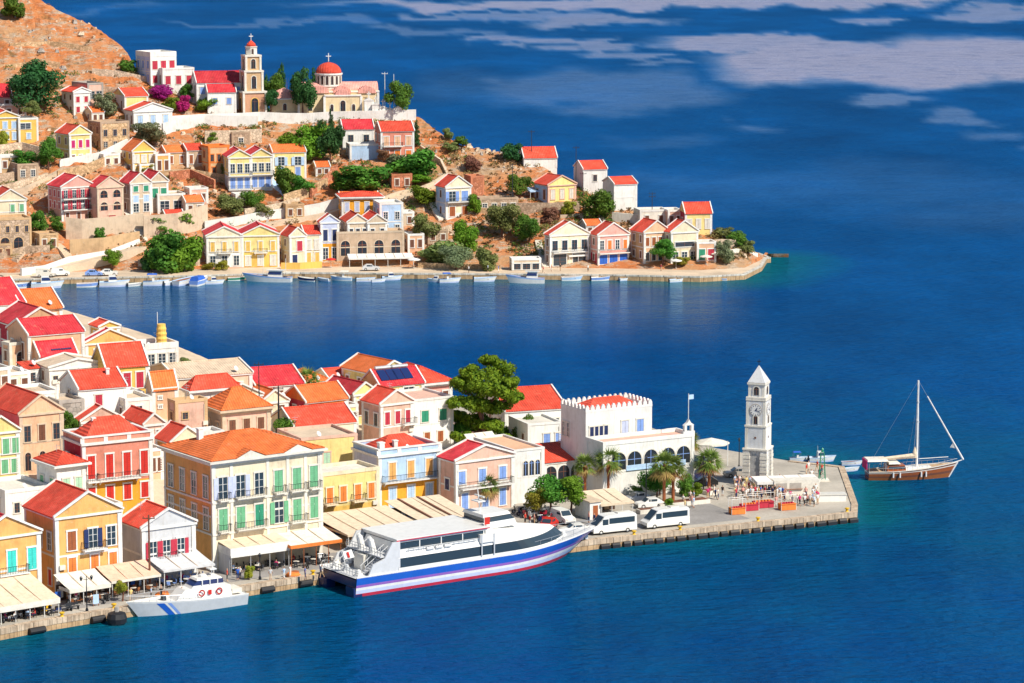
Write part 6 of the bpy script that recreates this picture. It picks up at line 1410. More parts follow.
# larger boats of the far shore
def fishing_boat(label, px, yb, lpx, yaw, tall):
    P = at(px, yb, 0); s = scale_at(P); L = lpx/s; o = thing('fishing_boat', label, 'boat', P, R(yaw)); T = (-L/2, 0, 0); B = L*.26
    m, dk, g, _ = hull_mesh(L*.94, B, 1.15, .4, [(.25, 1), (.75, 0)], sheer=.7)
    m.build('hull', ['gloss:white', 'gloss:skyblue'], o, smooth=True, loc=T); dk.build('deck', 'paint:tan', o, loc=T); g.build('gunwale', 'paint:blue', o, loc=T)
    c = MB(); loft_block(c, L*.18, L*.5, B*.3, B*.28, .9, 2.7, .4, .1, .12); cb = c.build('wheelhouse', 'gloss:white', o, loc=T)
    w = MB(); loft_block(w, L*.2, L*.49, B*.31, B*.29, 1.8, 2.4, .25, .05, .09); w.build('window', 'glass:navy', cb)
    r = MB(); r.box(L*.14, -B*.36, 2.72, L*.52, B*.36, 2.84); r.build('roof', 'gloss:white', o, loc=T)
    if tall:
        for x, h in ((.12, 5.5), (.6, 6.5)): a = MB(); a.tube((L*x, 0, .8), (L*x, 0, h), .07); a.build('mast', 'paint:offwhite', o, loc=T)
        a = MB(); a.sheet((L*.02, -B*.35, 2.3), (L*.17, -B*.35, 2.3), (L*.17, B*.35, 2.3), (L*.02, B*.35, 2.3), t=.06); a.build('awning', 'cloth:offwhite', o, loc=T)
    return o
fishing_boat('large white and blue fishing boat with two masts on the far shore', 268, 281.5, 48, 172, True)
fishing_boat('white motor cruiser moored left of the waterfront loggia house', 526, 283, 37, 176, False)

# ------------------------------------------------------------ the catamaran ferry
def ferry():
    A = at(357, 598, 0); Bw = at(585, 562, 0); yaw = atan2(Bw.y-A.y, Bw.x-A.x); u = Vector((cos(yaw), sin(yaw), 0)); n = Vector((-u.y, u.x, 0)); W = 4.7
    o = thing('ferry', 'large white catamaran ferry with blue, white and red striped hull along the quay', 'ferry', A+n*W, yaw)
    Lw = (Bw-A).length
    # hull shell: outer skin of both hulls
    st = []; N = 24
    for i in range(N+1):
        t = i/N; x = t*Lw; e = max(0, (t-.62)/.38); z1 = 2.55+.9*e*e; y1 = W*(1-.93*e**2.6); y0 = (W-.35)*(1-.97*e**2.2)
        rk = 5.2*e**2.0; prof = [(x+rk, y1, z1), (x+rk*.92, y1+.0, z1-.15)]
        for f in (.62, .48, .34, .16, 0): prof.append((x+rk*(f*.9), y0+(y1-y0)*(f/.95), z1*f))
        prof.append((x, y0*.85, -.5)); st.append(prof)
    m = MB(); K = len(st[0]); mats = [1, 1, 2, 3, 3, 4, 4]
    for sg in (-1, 1):
        vs = [(x, sg*y, z) for p in st for x, y, z in p]
        for k in range(K-1): m.add(vs, [((i*K+k, (i+1)*K+k, (i+1)*K+k+1, i*K+k+1) if sg > 0 else (i*K+k+1, (i+1)*K+k+1, (i+1)*K+k, i*K+k)) for i in range(N)], {0: 1, 1: 1, 2: 5, 3: 0, 4: 2, 5: 3, 6: 3}[k])
    m.build('hull', ['gloss:white', 'gloss:cobalt', 'gloss:lavender', 'gloss:crimson', 'gloss:red', 'gloss:purple'], o)
    m = MB(); m.box(0.02, -W+.2, 1.2, 3, W-.2, 2.3); m.box(-.3, -W+.3, -.3, 1.0, -W+2.3, 1.2); m.box(-.3, W-2.3, -.3, 1.0, W-.3, 1.2); m.build('transom', 'gloss:navy', o)
    m = MB(); vs = []
    for p in st: x, y, z = p[0]; vs += [(x, -y*.985, z-.06), (x, y*.985, z-.06)]
    m.add(vs, [(2*i, 2*i+2, 2*i+3, 2*i+1) for i in range(N)]); m.build('deck', 'paint:lightgrey', o)
    m = MB()   # bulwark rim
    for sg in (-1, 1):
        for a, b in zip(st, st[1:]):
            (x0, y0, z0), (x1, y1, z1) = a[0], b[0]; m.add([(x0, sg*y0, z0-.05), (x1, sg*y1, z1-.05), (x1, sg*y1, z1+.14), (x0, sg*y0, z0+.14), (x0, sg*(y0-.14), z0+.14), (x1, sg*max(.0, y1-.14), z1+.14), (x1, sg*max(.0, y1-.14), z1-.05), (x0, sg*(y0-.14), z0-.05)], [(0, 1, 2, 3), (3, 2, 5, 4), (4, 5, 6, 7)])
    m.build('bulwark', 'gloss:white', o)
    # main saloon, plan tapering into a curved nose
    def plan(x0, x1, w, k=.45, n=10, ew=2.4): 
        L = x1-x0; pts = [(x0, -w)]
        for i in range(n+1): t = i/n; pts.append((x0+L*(1-k)+L*k*t, -w*(1-t**ew)))
        for i in range(n, -1, -1): t = i/n; pts.append((x0+L*(1-k)+L*k*t, w*(1-t**ew)))
        pts.append((x0, w)); out = []
        for p in pts:
            if not out or abs(p[0]-out[-1][0])+abs(p[1]-out[-1][1]) > 1e-4: out.append(p)
        return out
    def loft(m, P0, P1, z0, z1, mi=0, cap=False):
        n = len(P0); vs = [(x, y, z0) for x, y in P0]+[(x, y, z1) for x, y in P1]; m.add(vs, [(i, (i+1) % n, n+(i+1) % n, n+i) for i in range(n)], mi)
        if cap: m.add(vs, [tuple(range(n, 2*n))], mi)
    Lc = Lw+3
    m = MB(); p0 = plan(6.5, Lc-2.6, W-.05, .42); p1 = plan(6.5, Lc-3.2, W-.08, .42); p2 = plan(6.5, Lc-4.8, W-.12, .42); p3 = plan(6.5, Lc-5.6, W-.30, .45)
    loft(m, p0, p1, 2.45, 3.1); loft(m, p2, p3, 4.35, 4.8, 0, True)
    s1 = m.build('main_cabin', 'gloss:white', o)
    m = MB(); loft(m, [(x, y*.985) for x, y in p1], [(x, y*.985) for x, y in p2], 3.1, 4.35); m.build('window_band', 'glass:glass', s1)
    m = MB()   # white mullions
    for x in np.arange(8.5, 25, 2.7):
        for sg in (-1, 1): m.box(x, sg*(W-.03)-.03, 3.1, x+.10, sg*(W-.03)+.03, 4.35)
    # forward sloping roof
    m2 = MB(); q0 = plan(6.5, Lc-5.6, W-.30, .45); q1 = plan(6.5, Lc-12.5, W-1.1, .5); q2 = plan(6.5, Lc-17, W-1.4, .5); loft(m2, q0, q1, 4.8, 5.9); loft(m2, q1, q2, 5.9, 6.3, 0, True); m2.build('foredeck_roof', 'gloss:white', o)
    # upper cabin
    X0, X1 = 6.6, 20.6
    m = MB(); m.box(X0, -W+.5, 4.81, X1, W-.5, 5.45); m.box(X0, -W+.45, 6.38, X1+.2, W-.45, 6.74)
    uc = m.build('upper_cabin', 'gloss:white', o); m = MB(); m.box(X0+.02, -W+.55, 5.45, X1-.02, W-.55, 6.38); m.build('window_band', 'glass:glass', uc)
    m = MB()
    for x in np.arange(X0, X1, 3.4):
        for sg in (-1, 1): m.box(x, sg*(W-.54)-.04, 5.451, x+.14, sg*(W-.54)+.04, 6.379)
    m.build('mullions', 'gloss:white', uc)
    m = MB(); m.box(X0-.25, -W+.30, 6.74, X1+.5, W-.30, 6.88); m.build('roof', 'gloss:white', o)
    m = MB()
    for sg in (-1, 1): m.box(X0-.26, sg*(W-.30)-.025, 6.6, X1+.5, sg*(W-.30)+.025, 6.739)
    m.build('red_stripe', 'gloss:crimson', o)
    # wheelhouse
    m = MB(); wx = 24.5
    loft_block(m, wx-3.2, wx+2.6, 2.6, 2.2, 6.0, 6.9, .4, 0, .1); loft_block(m, wx-3.2, wx+1.6, 2.55, 2.1, 7.6, 8.0, .3, .1, .25); wh = m.build('wheelhouse', 'gloss:white', o)
    m = MB(); loft_block(m, wx-3.0, wx+2.2, 2.48, 2.1, 6.9, 7.6, .75, 0, .1); m.build('window', 'glass:glass', wh)
    m = MB(); m.tube((wx-2, 0, 7.9), (wx-2.4, 0, 11.2), .12, .06); m.box(wx-2.9, -.9, 9.4, wx-1.7, .9, 9.55); m.box(wx-2.2, -1.1, 10.0, wx-2.0, 1.1, 10.2); m.build('radar_mast', 'gloss:white', o)
    # side boarding wing and vertical poles
    m = MB(); m.box(19.4, -W+.0, 4.8, 21.6, -W+.55, 5.9); m.build('bridge_wing', 'gloss:white', o)
    for x in (19.6, 21.6): m = MB(); m.box(x-.09, -W-.06, 3.0, x+.09, -W+.02, 5.9); m.build('fender_strip', 'gloss:steel', o)
    m = MB(); m.tube((20.6, -W+.9, 5.9), (20.6, -W+.9, 8.2), .05); m.box(20.65, -W+.88, 7.0, 21.5, -W+.92, 8.0, 1); m.build('flagstaff', ['gloss:white', 'cloth:red'], o)
    # upper deck railing
    m = MB()
    for x in np.arange(8, 19.2, .8): m.box(x, -W+.12, 4.8, x+.05, -W+.17, 5.45)
    m.box(8, -W+.11, 5.42, 19.2, -W+.18, 5.49); m.build('railing', 'metal:steel', o)
    # life rafts
    for x in (11, 12.4, 13.8): m = MB(); m.tube((x, -W+.32, 5.1), (x+1.0, -W+.32, 5.1), .26, n=10); m.build('life_raft', 'gloss:white', o)
    # stern: stair towers, side wings, funnels, crane arch, lockers
    for sg in (-1, 1):
        m = MB(); m.add([(1.8, sg*(W-.15), 2.45), (6.8, sg*(W-.15), 2.45), (6.8, sg*(W-.15), 6.6), (5.6, sg*(W-.15), 6.6), (4.4, sg*(W-.15), 4.6), (2.6, sg*(W-.15), 4.0), (1.8, sg*(W-.4), 2.45), (6.8, sg*(W-.4), 2.45), (6.8, sg*(W-.4), 6.6), (5.6, sg*(W-.4), 6.6), (4.4, sg*(W-.4), 4.6), (2.6, sg*(W-.4), 4.0)], [(0, 1, 2, 3, 4, 5), (11, 10, 9, 8, 7, 6)]+[(i, 6+i, 6+(i+1) % 6, (i+1) % 6) for i in range(6)]); m.build('stern_wing', 'gloss:lightgrey', o)
        m = MB()
        for i in range(9): m.box(2.2+i*.38, sg*2.6-.55, 2.4+i*.26, 2.6+i*.38, sg*2.6+.55, 2.66+i*.26)
        for yy in (-.55, .55): m.tube((2.2, sg*2.6+yy, 3.5), (5.8, sg*2.6+yy, 5.9), .05); [m.tube((2.3+k, sg*2.6+yy, 2.6+k*.66), (2.3+k, sg*2.6+yy, 3.56+k*.66), .04) for k in range(4)]
        m.build('stern_stairs', 'gloss:lightgrey', o)
        m = MB(); m.tube((4.6, sg*1.4, 4.9), (4.2, sg*1.4, 6.6), .5, .42, 10); m.tube((4.2, sg*1.4, 6.6), (3.9, sg*1.4, 7.0), .3, .28, 8); m.build('funnel', 'gloss:white', o)
    m = MB(); m.box(3.2, -1.2, 2.4, 6.6, 1.2, 4.6); m.build('stern_locker', 'gloss:offwhite', o)
    m = MB(); m.box(3.9, -W+.5, 4.7, 6.8, W-.5, 4.82); m.build('upper_stern_deck', 'paint:lightgrey', o)
    m = MB()
    for y in np.arange(-W+.5, W-.4, .7): m.tube((.5, y, 2.5), (.5, y, 3.4), .035, n=5); m.tube((3.95, y, 4.8), (3.95, y, 5.7), .035, n=5)
    for z in (3.05, 3.4): m.tube((.5, -W+.4, z), (.5, W-.4, z), .035, n=5)
    for z in (5.3, 5.7): m.tube((3.95, -W+.4, z), (3.95, W-.4, z), .035, n=5)
    m.build('stern_railing', 'metal:steel', o)
    m = MB(); m.box(4.9, -W+.9, 2.5, 5.7, -W+1.6, 3.9); m.build('blue_bin', 'gloss:blue', o)
    m = MB(); m.box(3.9, -W+.7, 3.5, 4.5, -W+.8, 4.2); m.build('red_box', 'gloss:red', o)
    m = MB(); m.tube((.8, -1.2, 2.5), (-.2, -1.2, 5.6), .04); m.add([(.0, -1.2, 5.5), (.35, -1.2, 4.4), (1.9, -1.1, 4.5), (1.5, -1.0, 5.6)], [(0, 1, 2, 3), (3, 2, 1, 0)], 1); m.add([(.55, -1.26, 5.35), (.8, -1.26, 4.6), (1.15, -1.24, 4.6), (.9, -1.24, 5.4)], [(0, 1, 2, 3), (3, 2, 1, 0)], 2); m.build('ensign', ['paint:white', 'cloth:white', 'cloth:red'], o)
    rnd = random.Random(2)
    for x, y, c in ((1.3, 2.6, 'white'), (1.6, .4, 'steel'), (2.0, 3.4, 'offwhite'), (1.2, -3.2, 'white'), (3.0, -3.7, 'dark'), (5.2, 3.2, 'orange'), (Lw-2.5, .5, 'steel'), (Lw-.5, -.3, 'white'), (Lw-4, -1.2, 'offwhite'), (Lw-1.6, 1.0, 'steel')):
        m = MB(); zz = 2.45 if x < 10 else 2.7; m.lathe([(.35, zz), (.4, zz+.4), (.25, zz+.8), (.1, zz+.9)], 8); m.box(-.5, -.3, zz, .5, .3, zz+.35); m.build('deck_gear', 'gloss:'+c, o, loc=(x, y, 0), rot=rnd.random()*3)
    # bow railing
    m = MB(); P = []
    for p in st[15:]: x, y, z = p[0]; P.append((x-.2, y*.9, z+.05))
    for sg in (-1, 1):
        for a, b in zip(P, P[1:]):
            m.tube((a[0], sg*a[1], a[2]+.9), (b[0], sg*b[1], b[2]+.9), .035, n=5); m.tube((a[0], sg*a[1], a[2]), (a[0], sg*a[1], a[2]+.9), .03, n=5)
    m.build('bow_railing', 'metal:steel', o)
    return o
ferry()

# ------------------------------------------------------------ grey and white patrol boat
def patrol():
    B = 4.2; Bo = at(129, 618, 0); S0 = at(249, 604.5, 0); S = S0+Vector((-.58, .81, 0))*(B*.42); d = Bo-S; L = d.length*.97; yaw = atan2(d.y, d.x); o = thing('patrol_boat', 'grey hulled patrol boat with white deckhouse and blue diagonal stripe', 'patrol boat', S, yaw)
    m, dk, g, rows = hull_mesh(L*.95, B, 1.5, .5, [(.12, 1), (.88, 0)], rake=.11, sheer=.42, stern=.92, n=20)
    m.build('hull', ['gloss:lightgrey', 'gloss:white'], o); dk.build('deck', 'paint:white', o); g.build('gunwale', 'gloss:white', o)
    # stripes lie on the near side of the hull
    def stripe(x0, w, mat, off=.03):
        def side(x, f):
            t = x/(L*.95); i = min(19, max(0, int(t*20))); r0, r1 = rows[i], rows[i+1]; k = t*20-i
            a = [r0[1][j]*(1-k)+r1[1][j]*k for j in range(3)]; b = [r0[2][j]*(1-k)+r1[2][j]*k for j in range(3)]; return (a[0]*(1-f)+b[0]*f, (a[1]*(1-f)+b[1]*f)+off, a[2]*(1-f)+b[2]*f)
        for sgn in (-1, 1):
            q = MB()
            P = [[side(x0+ww+(1-f)*.9, f) for ww in (0, w)] for f in (0, .5, 1)]
            for a, b in zip(P, P[1:]): q.add([(x, sgn*y, z) for x, y, z in (a[0], a[1], b[1], b[0])], [(0, 1, 2, 3)])
            q.build('hull_stripe', 'gloss:'+mat, o)
    stripe(L*.66, .8, 'cobalt'); stripe(L*.66-.35, .3, 'white'); stripe(L*.66-.8, .42, 'blue')
    m = MB(); loft_block(m, L*.14, L*.66, 1.55, 1.25, 1.35, 2.9, 1.6, .2, .12); c = m.build('deckhouse', 'gloss:white', o)
    m = MB(); loft_block(m, L*.20, L*.5, 1.35, 1.15, 2.9, 3.25, .3, .2, .05); loft_block(m, L*.22, L*.45, 1.25, 1.05, 3.85, 4.1, .2, .2, .1); m.build('bridge', 'gloss:white', o)
    m = MB(); loft_block(m, L*.21, L*.5-.25, 1.27, 1.1, 3.25, 3.85, .75, .05, .08); m.build('window', 'glass:navy', o)
    m = MB()
    for x in (L*.26, L*.33, L*.40): m.box(x, -1.29, 3.25, x+.12, 1.29, 3.85)
    m.build('window_posts', 'gloss:white', o)
    for x, cc in ((L*.42, 'red'), (L*.26, 'red')):
        for sg in (-1, 1):
            m = MB(); vs = []; nn = 16
            for r in (.46, .28):
                for i in range(nn): a = 2*pi*i/nn; vs.append((x+r*cos(a), sg*1.6, 2.3+r*sin(a)))
            fs = [(i, (i+1) % nn, nn+(i+1) % nn, nn+i) for i in range(nn)]; m.add(vs, fs+[tuple(reversed(f)) for f in fs]); lb = m.build('lifebuoy', 'gloss:red', o)
    for sg in (-1, 1): m = MB(); m.box(L*.33, sg*1.56-.03, 2.0, L*.36, sg*1.56+.03, 2.6); m.build('red_panel', 'gloss:red', o)
    m = MB(); m.tube((L*.28, 0, 4.1), (L*.26, 0, 6.4), .08, .04); m.box(L*.25, -.6, 4.9, L*.31, .6, 5.05); m.lathe([(.5, 4.12), (.5, 4.3), (.2, 4.45)], 10, cx=L*.36); m.build('radar_mast', 'gloss:white', o)
    m = MB()
    for sg in (-1, 1):
        for a, b in zip(rows[9:], rows[10:]):
            m.tube((a[0][0], sg*a[0][1]*.93, a[0][2]+.75), (b[0][0], sg*b[0][1]*.93, b[0][2]+.75), .03, n=5); m.tube((a[0][0], sg*a[0][1]*.93, a[0][2]), (a[0][0], sg*a[0][1]*.93, a[0][2]+.75), .025, n=5)
    m.build('railing', 'metal:steel', o)
    m = MB(); m.box(.6, -1.2, 1.6, 2.0, 1.2, 2.2); m.build('stern_box', 'gloss:offwhite', o); m = MB(); m.lathe([(.4, 1.6), (.4, 2.2), (.15, 2.4)], 8, cx=L*.72); m.build('deck_winch', 'gloss:dark', o)
patrol()

# ------------------------------------------------------------ wooden sailing schooner
def gulet():
    S = at(868, 481, 0); Bo = at(951, 479, 0); d = Bo-S; L = d.length; yaw = atan2(d.y, d.x); B = 4.2; o = thing('sailing_boat', 'varnished wooden sailing boat with tall white mast and furled sails', 'sailing boat', S+Vector((0, B*.4, 0)), yaw)
    m, dk, g, rows = hull_mesh(L, B, 1.35, .4, [(.14, 1), (.08, 3), (.30, 2), (.18, 1), (.30, 0)], rake=.09, sheer=.75, stern=.72, n=18)
    m.build('hull', ['gloss:wood', 'gloss:brown', 'gloss:rust', 'gloss:offwhite'], o, smooth=False); dk.build('deck', 'paint:tan', o); g.build('gunwale', 'gloss:offwhite', o)
    m = MB(); m.tube((L*1.02, 0, 2.15), (L*1.17, 0, 2.75), .12, .07); m.build('bowsprit', 'gloss:white', o)
    m = MB(); vs = [(L*.985, 0, -.1), (L*1.095, 0, 2.35)]; m.tube(vs[0], vs[1], .13, .13); m.build('stem', 'gloss:white', o)
    m = MB(); loft_block(m, L*.22, L*.45, 1.35, 1.3, 1.2, 2.3, .2, .1, .12); c = m.build('deckhouse', 'gloss:rust', o); m = MB(); loft_block(m, L*.24, L*.44, 1.37, 1.32, 1.75, 2.1, .1, .05, .07); m.build('window', 'glass:glass', c)
    m = MB(); loft_block(m, L*.45, L*.8, 1.2, .8, 1.3, 1.85, .5, 0, .15); m.build('coachroof', 'gloss:white', o)
    m = MB(); loft_block(m, -.3, L*.23, 1.7, 1.7, 3.0, 3.25, .1, .1, .35); loft_block(m, L*.235, L*.38, 1.5, 1.4, 2.5, 2.75, .2, .1, .2); m.build('awning', 'cloth:offwhite', o)
    m = MB(); m.box(-.42, -1.5, 1.7, -.3, 1.5, 3.1); m.build('stern_curtain', 'cloth:magenta', o)
    for x in (0, L*.2):
        for sg in (-1, 1): m = MB(); m.tube((x, sg*1.45, 1.2), (x, sg*1.45, 3.05), .05); m.build('awning_post', 'metal:steel', o)
    mx = L*.6; H = 15.4
    m = MB(); m.tube((mx, 0, 1.2), (mx, 0, H), .20, .15, 10); m.build('mast', 'gloss:white', o)
    m = MB(); m.box(mx-.06, -.9, H*.58, mx+.06, .9, H*.58+.1); m.box(mx-.06, -.6, H*.78, mx+.06, .6, H*.78+.1); m.build('spreaders', 'gloss:white', o)
    m = MB(); a = Vector((mx-.2, 0, 3.2)); b = Vector((mx-6.4, 0, 2.9)); m.tube(a, b, .09); m.tube(a+Vector((0, 0, .35)), b+Vector((.3, 0, .22)), .38, .2, 8); m.lathe([(.40, 3.2), (.36, 3.9), (.2, 4.5), (.05, 4.9)], 8, cx=mx-.35); m.build('furled_mainsail', 'cloth:canvas', o)
    m = MB(); m.tube((mx+.3, 0, 3.0), (L*.98, 0, 3.2), .06); m.build('staysail_boom', 'gloss:white', o)
    m = MB(); p0 = Vector((L*1.16, 0, 2.75)); p1 = Vector((mx, 0, H)); q = p0.lerp(p1, .80); m.tube(p0, q, .16, .09, 8); m.build('furled_jib', 'cloth:white', o); m = MB(); m.tube(q, p1, .018, n=4)
    for sg in (-1, 1): m.tube((mx, sg*1.9, 1.6), (mx, sg*.1, H*.98), .014, n=4); m.tube((mx-1.2, sg*1.9, 1.6), (mx, sg*.1, H*.8), .014, n=4)
    m.tube((0, 0, 1.6), p1, .012, n=4); m.build('rigging', 'metal:steel', o)
    m = MB(); q = p0.lerp(p1, .17); m.add([(q.x-.9, -.05, q.z-.2), (q.x-.1, -.05, q.z-.35), (q.x-.4, -.05, q.z+.6)], [(0, 1, 2), (2, 1, 0)]); m.build('pennant', 'cloth:white', o)
    for x in (.28, .36, .62, .68):
        for sg in (-1, 1): r = rows[int(x*18)]; m = MB(); m.tube((x*L, sg*(r[1][1]+.12), .5), (x*L, sg*(r[1][1]+.12), 1.3), .13, n=8); m.build('fender', 'gloss:white', o)
    m = MB()
    for sg in (-1, 1):
        for a, b in zip(rows[2:], rows[3:]): m.tube((a[0][0], sg*a[0][1]*.95, a[0][2]+.55), (b[0][0], sg*b[0][1]*.95, b[0][2]+.55), .025, n=4); m.tube((a[0][0], sg*a[0][1]*.95, a[0][2]), (a[0][0], sg*a[0][1]*.95, a[0][2]+.55), .022, n=4)
    m.build('railing', 'metal:steel', o)
gulet()
# ------------------------------------------------------------ awnings and canopies
_cf = {}
def canopy(label, xn, xr, ye, yb, d, yaw=34, col='canvas', fh=None, back=.8, posts=4, valance=.35, vcol=None, stripes=None, side=None, name='awning', cat='awning', g=None, pcol='white', bars=0, flat=False):
    C, W, D, h = frame_from_px(None, xn, xr, ye, yb, R(yaw), g or near, d); h = fh or max(2.2, h)
    o = thing(name, label, cat, C, R(yaw)); m = MB(); hx, hy = W/2, D/2
    n = max(3, int(W/2.2))
    for i in range(n):      # each cloth bay sags a little
        x0, x1 = -hx+W*i/n, -hx+W*(i+1)/n
        for j in range(4):
            y0, y1 = -hy+D*j/4, -hy+D*(j+1)/4; z = lambda y: h+back*(y+hy)/D-(.10*sin(pi*(y+hy)/D) if not flat else 0)
            m.sheet((x0, y0, z(y0)), (x1, y0, z(y0)), (x1, y1, z(y1)), (x0, y1, z(y1)), t=.06)
    m.build('canopy', 'cloth:'+col, o)
    if valance: m = MB(); m.box(-hx, -hy-.05, h-valance, hx, -hy-.003, h+.02); m.box(-hx-.05, -hy, h-valance*.8, -hx-.003, hy*.3, h+.02); m.build('valance', 'cloth:'+(vcol or col), o)
    if stripes:
        m = MB()
        for f in stripes: x = (f-.5)*W; m.sheet((x-.16, -hy+.4, h+.12), (x+.16, -hy+.4, h+.12), (x+.16, hy, h+back+.12), (x-.16, hy, h+back+.12), t=.1)
        m.build('stripe', 'cloth:brown', o)
    m = MB()
    for i in range(1, n): x = -hx+W*i/n; m.sheet((x-.05, -hy, h+.03), (x+.05, -hy, h+.03), (x+.05, hy, h+back+.03), (x-.05, hy, h+back+.03), t=.05)
    m.build('cloth_bars', 'paint:beige', o)
    pm = MB(); pm.tube((0, 0, -.1), (0, 0, h), .06, n=6); me = pm.mesh('post', [M('paint:'+pcol)])
    for i in range(posts): link(me, 'post', o, (-hx+.15+(W-.3)*i/max(1, posts-1), -hy+.12, 0))
    if back < .3 or not side:
        for i in range(2): link(me, 'post', o, (-hx+.15+(W-.3)*i, hy-.2, 0))
    if not side and not flat and g is None and yb > 500 and W > 3:
        m = MB(); m.box(-hx+.1, hy-.5, 0, hx-.1, hy-.35, h*.96); m.build('awning_shade_board', 'paint:dbrown', o); rr = random.Random(int(W*100))  # dark board added as the shade at the back under the awning
        for q in range(int(W/1.1)): m = MB(); w = rr.uniform(.3, .8); m.box(-w/2, -.06, 0, w/2, .03, rr.uniform(.8, 1.8)); m.build('goods', 'cloth:'+rr.choice(('white', 'cobalt', 'red', 'skyblue', 'tan', 'offwhite', 'magenta')), o, loc=(-hx+.6+q*1.1, hy-.56, rr.uniform(.1, .7)))
    if side: m = MB(); m.box(-hx, -hy+.3, 0, -hx+.12, hy, h-.05); m.box(hx-.12, -hy+1.5, 0, hx, hy, h-.05); m.box(-hx+.12, hy-.15, 0, hx-.12, hy, h+back-.1); m.build('side_wall', 'wall:'+side, o)
    return o, C, W, D, h
CAN = []
def cp(*a, **k): CAN.append(canopy(*a, **k)); return CAN[-1]
cp('long beige striped cloth awning over the cafe at the bottom left corner', -14, 60, 611, 628, 7.5, 38, 'canvas', valance=.7, back=1.8, posts=6, vcol='offwhite', bars=1)
cp('white awning in front of the orange-yellow quay house, left half', 70, 111, 590, 607, 4.2, 37, 'offwhite', back=1.2, valance=.5)
cp('salmon pink awning in front of the orange-yellow quay house, right half', 112, 161, 582, 599, 4.2, 36, 'canvaspink', back=1.2, valance=.3, vcol='offwhite')
cp('light grey awning in front of the red-shuttered house', 164, 215, 571, 590, 6.0, 34, 'lightgrey', back=1.2, valance=.25)
cp('cream roofed cafe pavilion with white front roller blind', 231, 290, 549, 577, 6.5, 33, 'canvas', back=.9, valance=1.25, vcol='white', side='lightgrey', name='cafe_pavilion', cat='pavilion', pcol='grey')
c6 = cp('white awning with an orange edge and red posts beside the pavilion', 291, 342, 546, 570, 8, 33, 'offwhite', back=1.5, valance=.45, vcol='orange', pcol='rust', posts=5)
cp('wide beige quay awning behind the ferry stern', 348, 424, 535, 553, 11, 31, 'canvas', back=.9, valance=.3, posts=5)
cp('beige awning with brown stripes behind the ferry roof', 424, 480, 523, 541, 12, 30, 'canvas', back=1.0, stripes=[.25, .6], valance=.3)
cp('tan cloth canopy over the kiosk on the square', 601, 634, 505, 520, 6, 27, 'canvas', back=.9, side=None, posts=4, valance=.3)
cp('flat white canopy over the ticket booth beside the clock tower', 757, 820, 484, 497, 3.6, 10, 'white', back=.15, valance=.45, posts=5, flat=True)
cp('striped cloth canopy on the pink house balcony', 471, 499, 471, 479, 2.0, 33, 'offwhite', fh=5.6, back=1.0, posts=2, valance=.2)
cp('long white awning over the tavern under the stone waterfront row', 349, 414, 259, 268, 5, 8, 'white', g=hill, back=.5, posts=6, valance=.3)
cp('white awning on the left of the waterfront loggia house', 550, 567, 258, 267, 3, 24, 'offwhite', g=hill, back=.6, posts=3)
cp('white awning on the right of the waterfront loggia house', 569, 588, 257, 266, 3, 24, 'white', g=hill, back=.6, posts=3)
cp('blue cafe awning of the pink waterfront house', 599, 628, 254, 265, 3, 24, 'cobalt', g=hill, back=.6, posts=3)
cp('pale terrace awning right of the beige stone pair', 160, 186, 202, 210, 4, 20, 'offwhite', g=hill, back=.6, posts=3)
cp('white shade canopy beside the yellow cottage', 530, 546, 192, 200, 4, 20, 'skyblue', g=hill, back=.5, posts=2)
def kiosk():
    C, W, D, h = frame_from_px(None, 590, 601, 503, 521, R(27), near, 4.5); o = thing('kiosk', 'small white ribbed kiosk hut left of the tan cloth canopy', 'kiosk', C, R(27)); m = MB(); m.box(-W/2, -D/2, -.2, W/2, D/2, 2.6)
    for i in range(8): m.box(-W/2-.03, -D/2+D*i/8, 0, -W/2+.01, -D/2+D*i/8+.1, 2.6)
    m.build('wall', 'paint:white', o); m = MB(); m.box(-W/2-.2, -D/2-.2, 2.6, W/2+.2, D/2+.2, 2.75); m.build('roof', 'paint:beige', o); m = MB(); m.box(-.4, -D/2-.03, 0, .4, -D/2+.01, 2.1); m.build('door', 'paint:rust', o)
    C = at(797, 495, 1.3); o = thing('ticket_booth', 'long white ticket booth under the flat canopy by the clock tower', 'booth', C, R(10)); m = MB(); m.box(-3.6, -.2, 0, 3.4, 2.0, 2.3); m.build('wall', 'paint:offwhite', o); m = MB(); m.box(-3.3, -.23, 1.0, -1.6, -.19, 1.9); m.box(-1.2, -.23, 1.0, .6, -.19, 1.9); m.build('hatch', 'paint:stonegrey', o); m = MB(); m.box(-3.6, -.45, .95, .8, -.21, 1.0); m.build('counter', 'paint:wood', o)
kiosk()
def parasol(label, px, yb, w, h, col, g=near, big=False):
    P = hit(px, yb, g); o = thing('parasol', label, 'parasol', P); m = MB(); m.tube((0, 0, 0), (0, 0, h), .05); m.build('pole', 'paint:offwhite', o)
    m = MB(); n = 8; 
    for i in range(n):
        a0, a1 = 2*pi*i/n, 2*pi*(i+1)/n; m.add([(0, 0, h), (w/2*cos(a0), w/2*sin(a0), h-w*.13), (w/2*cos(a1), w/2*sin(a1), h-w*.13)], [(0, 1, 2)]); m.add([(w/2*cos(a0), w/2*sin(a0), h-w*.13), (w/2*cos(a0), w/2*sin(a0), h-w*.13-.22), (w/2*cos(a1), w/2*sin(a1), h-w*.13-.22), (w/2*cos(a1), w/2*sin(a1), h-w*.13)], [(0, 1, 2, 3)])
    m.build('canopy', 'cloth:'+col, o); m = MB(); m.lathe([(.3, 0), (.3, .12)], 10); m.build('base', 'paint:stonegrey', o)
parasol('big cream seaside parasol behind the palm by the water', 711, 461, 5.8, 3.7, 'offwhite')
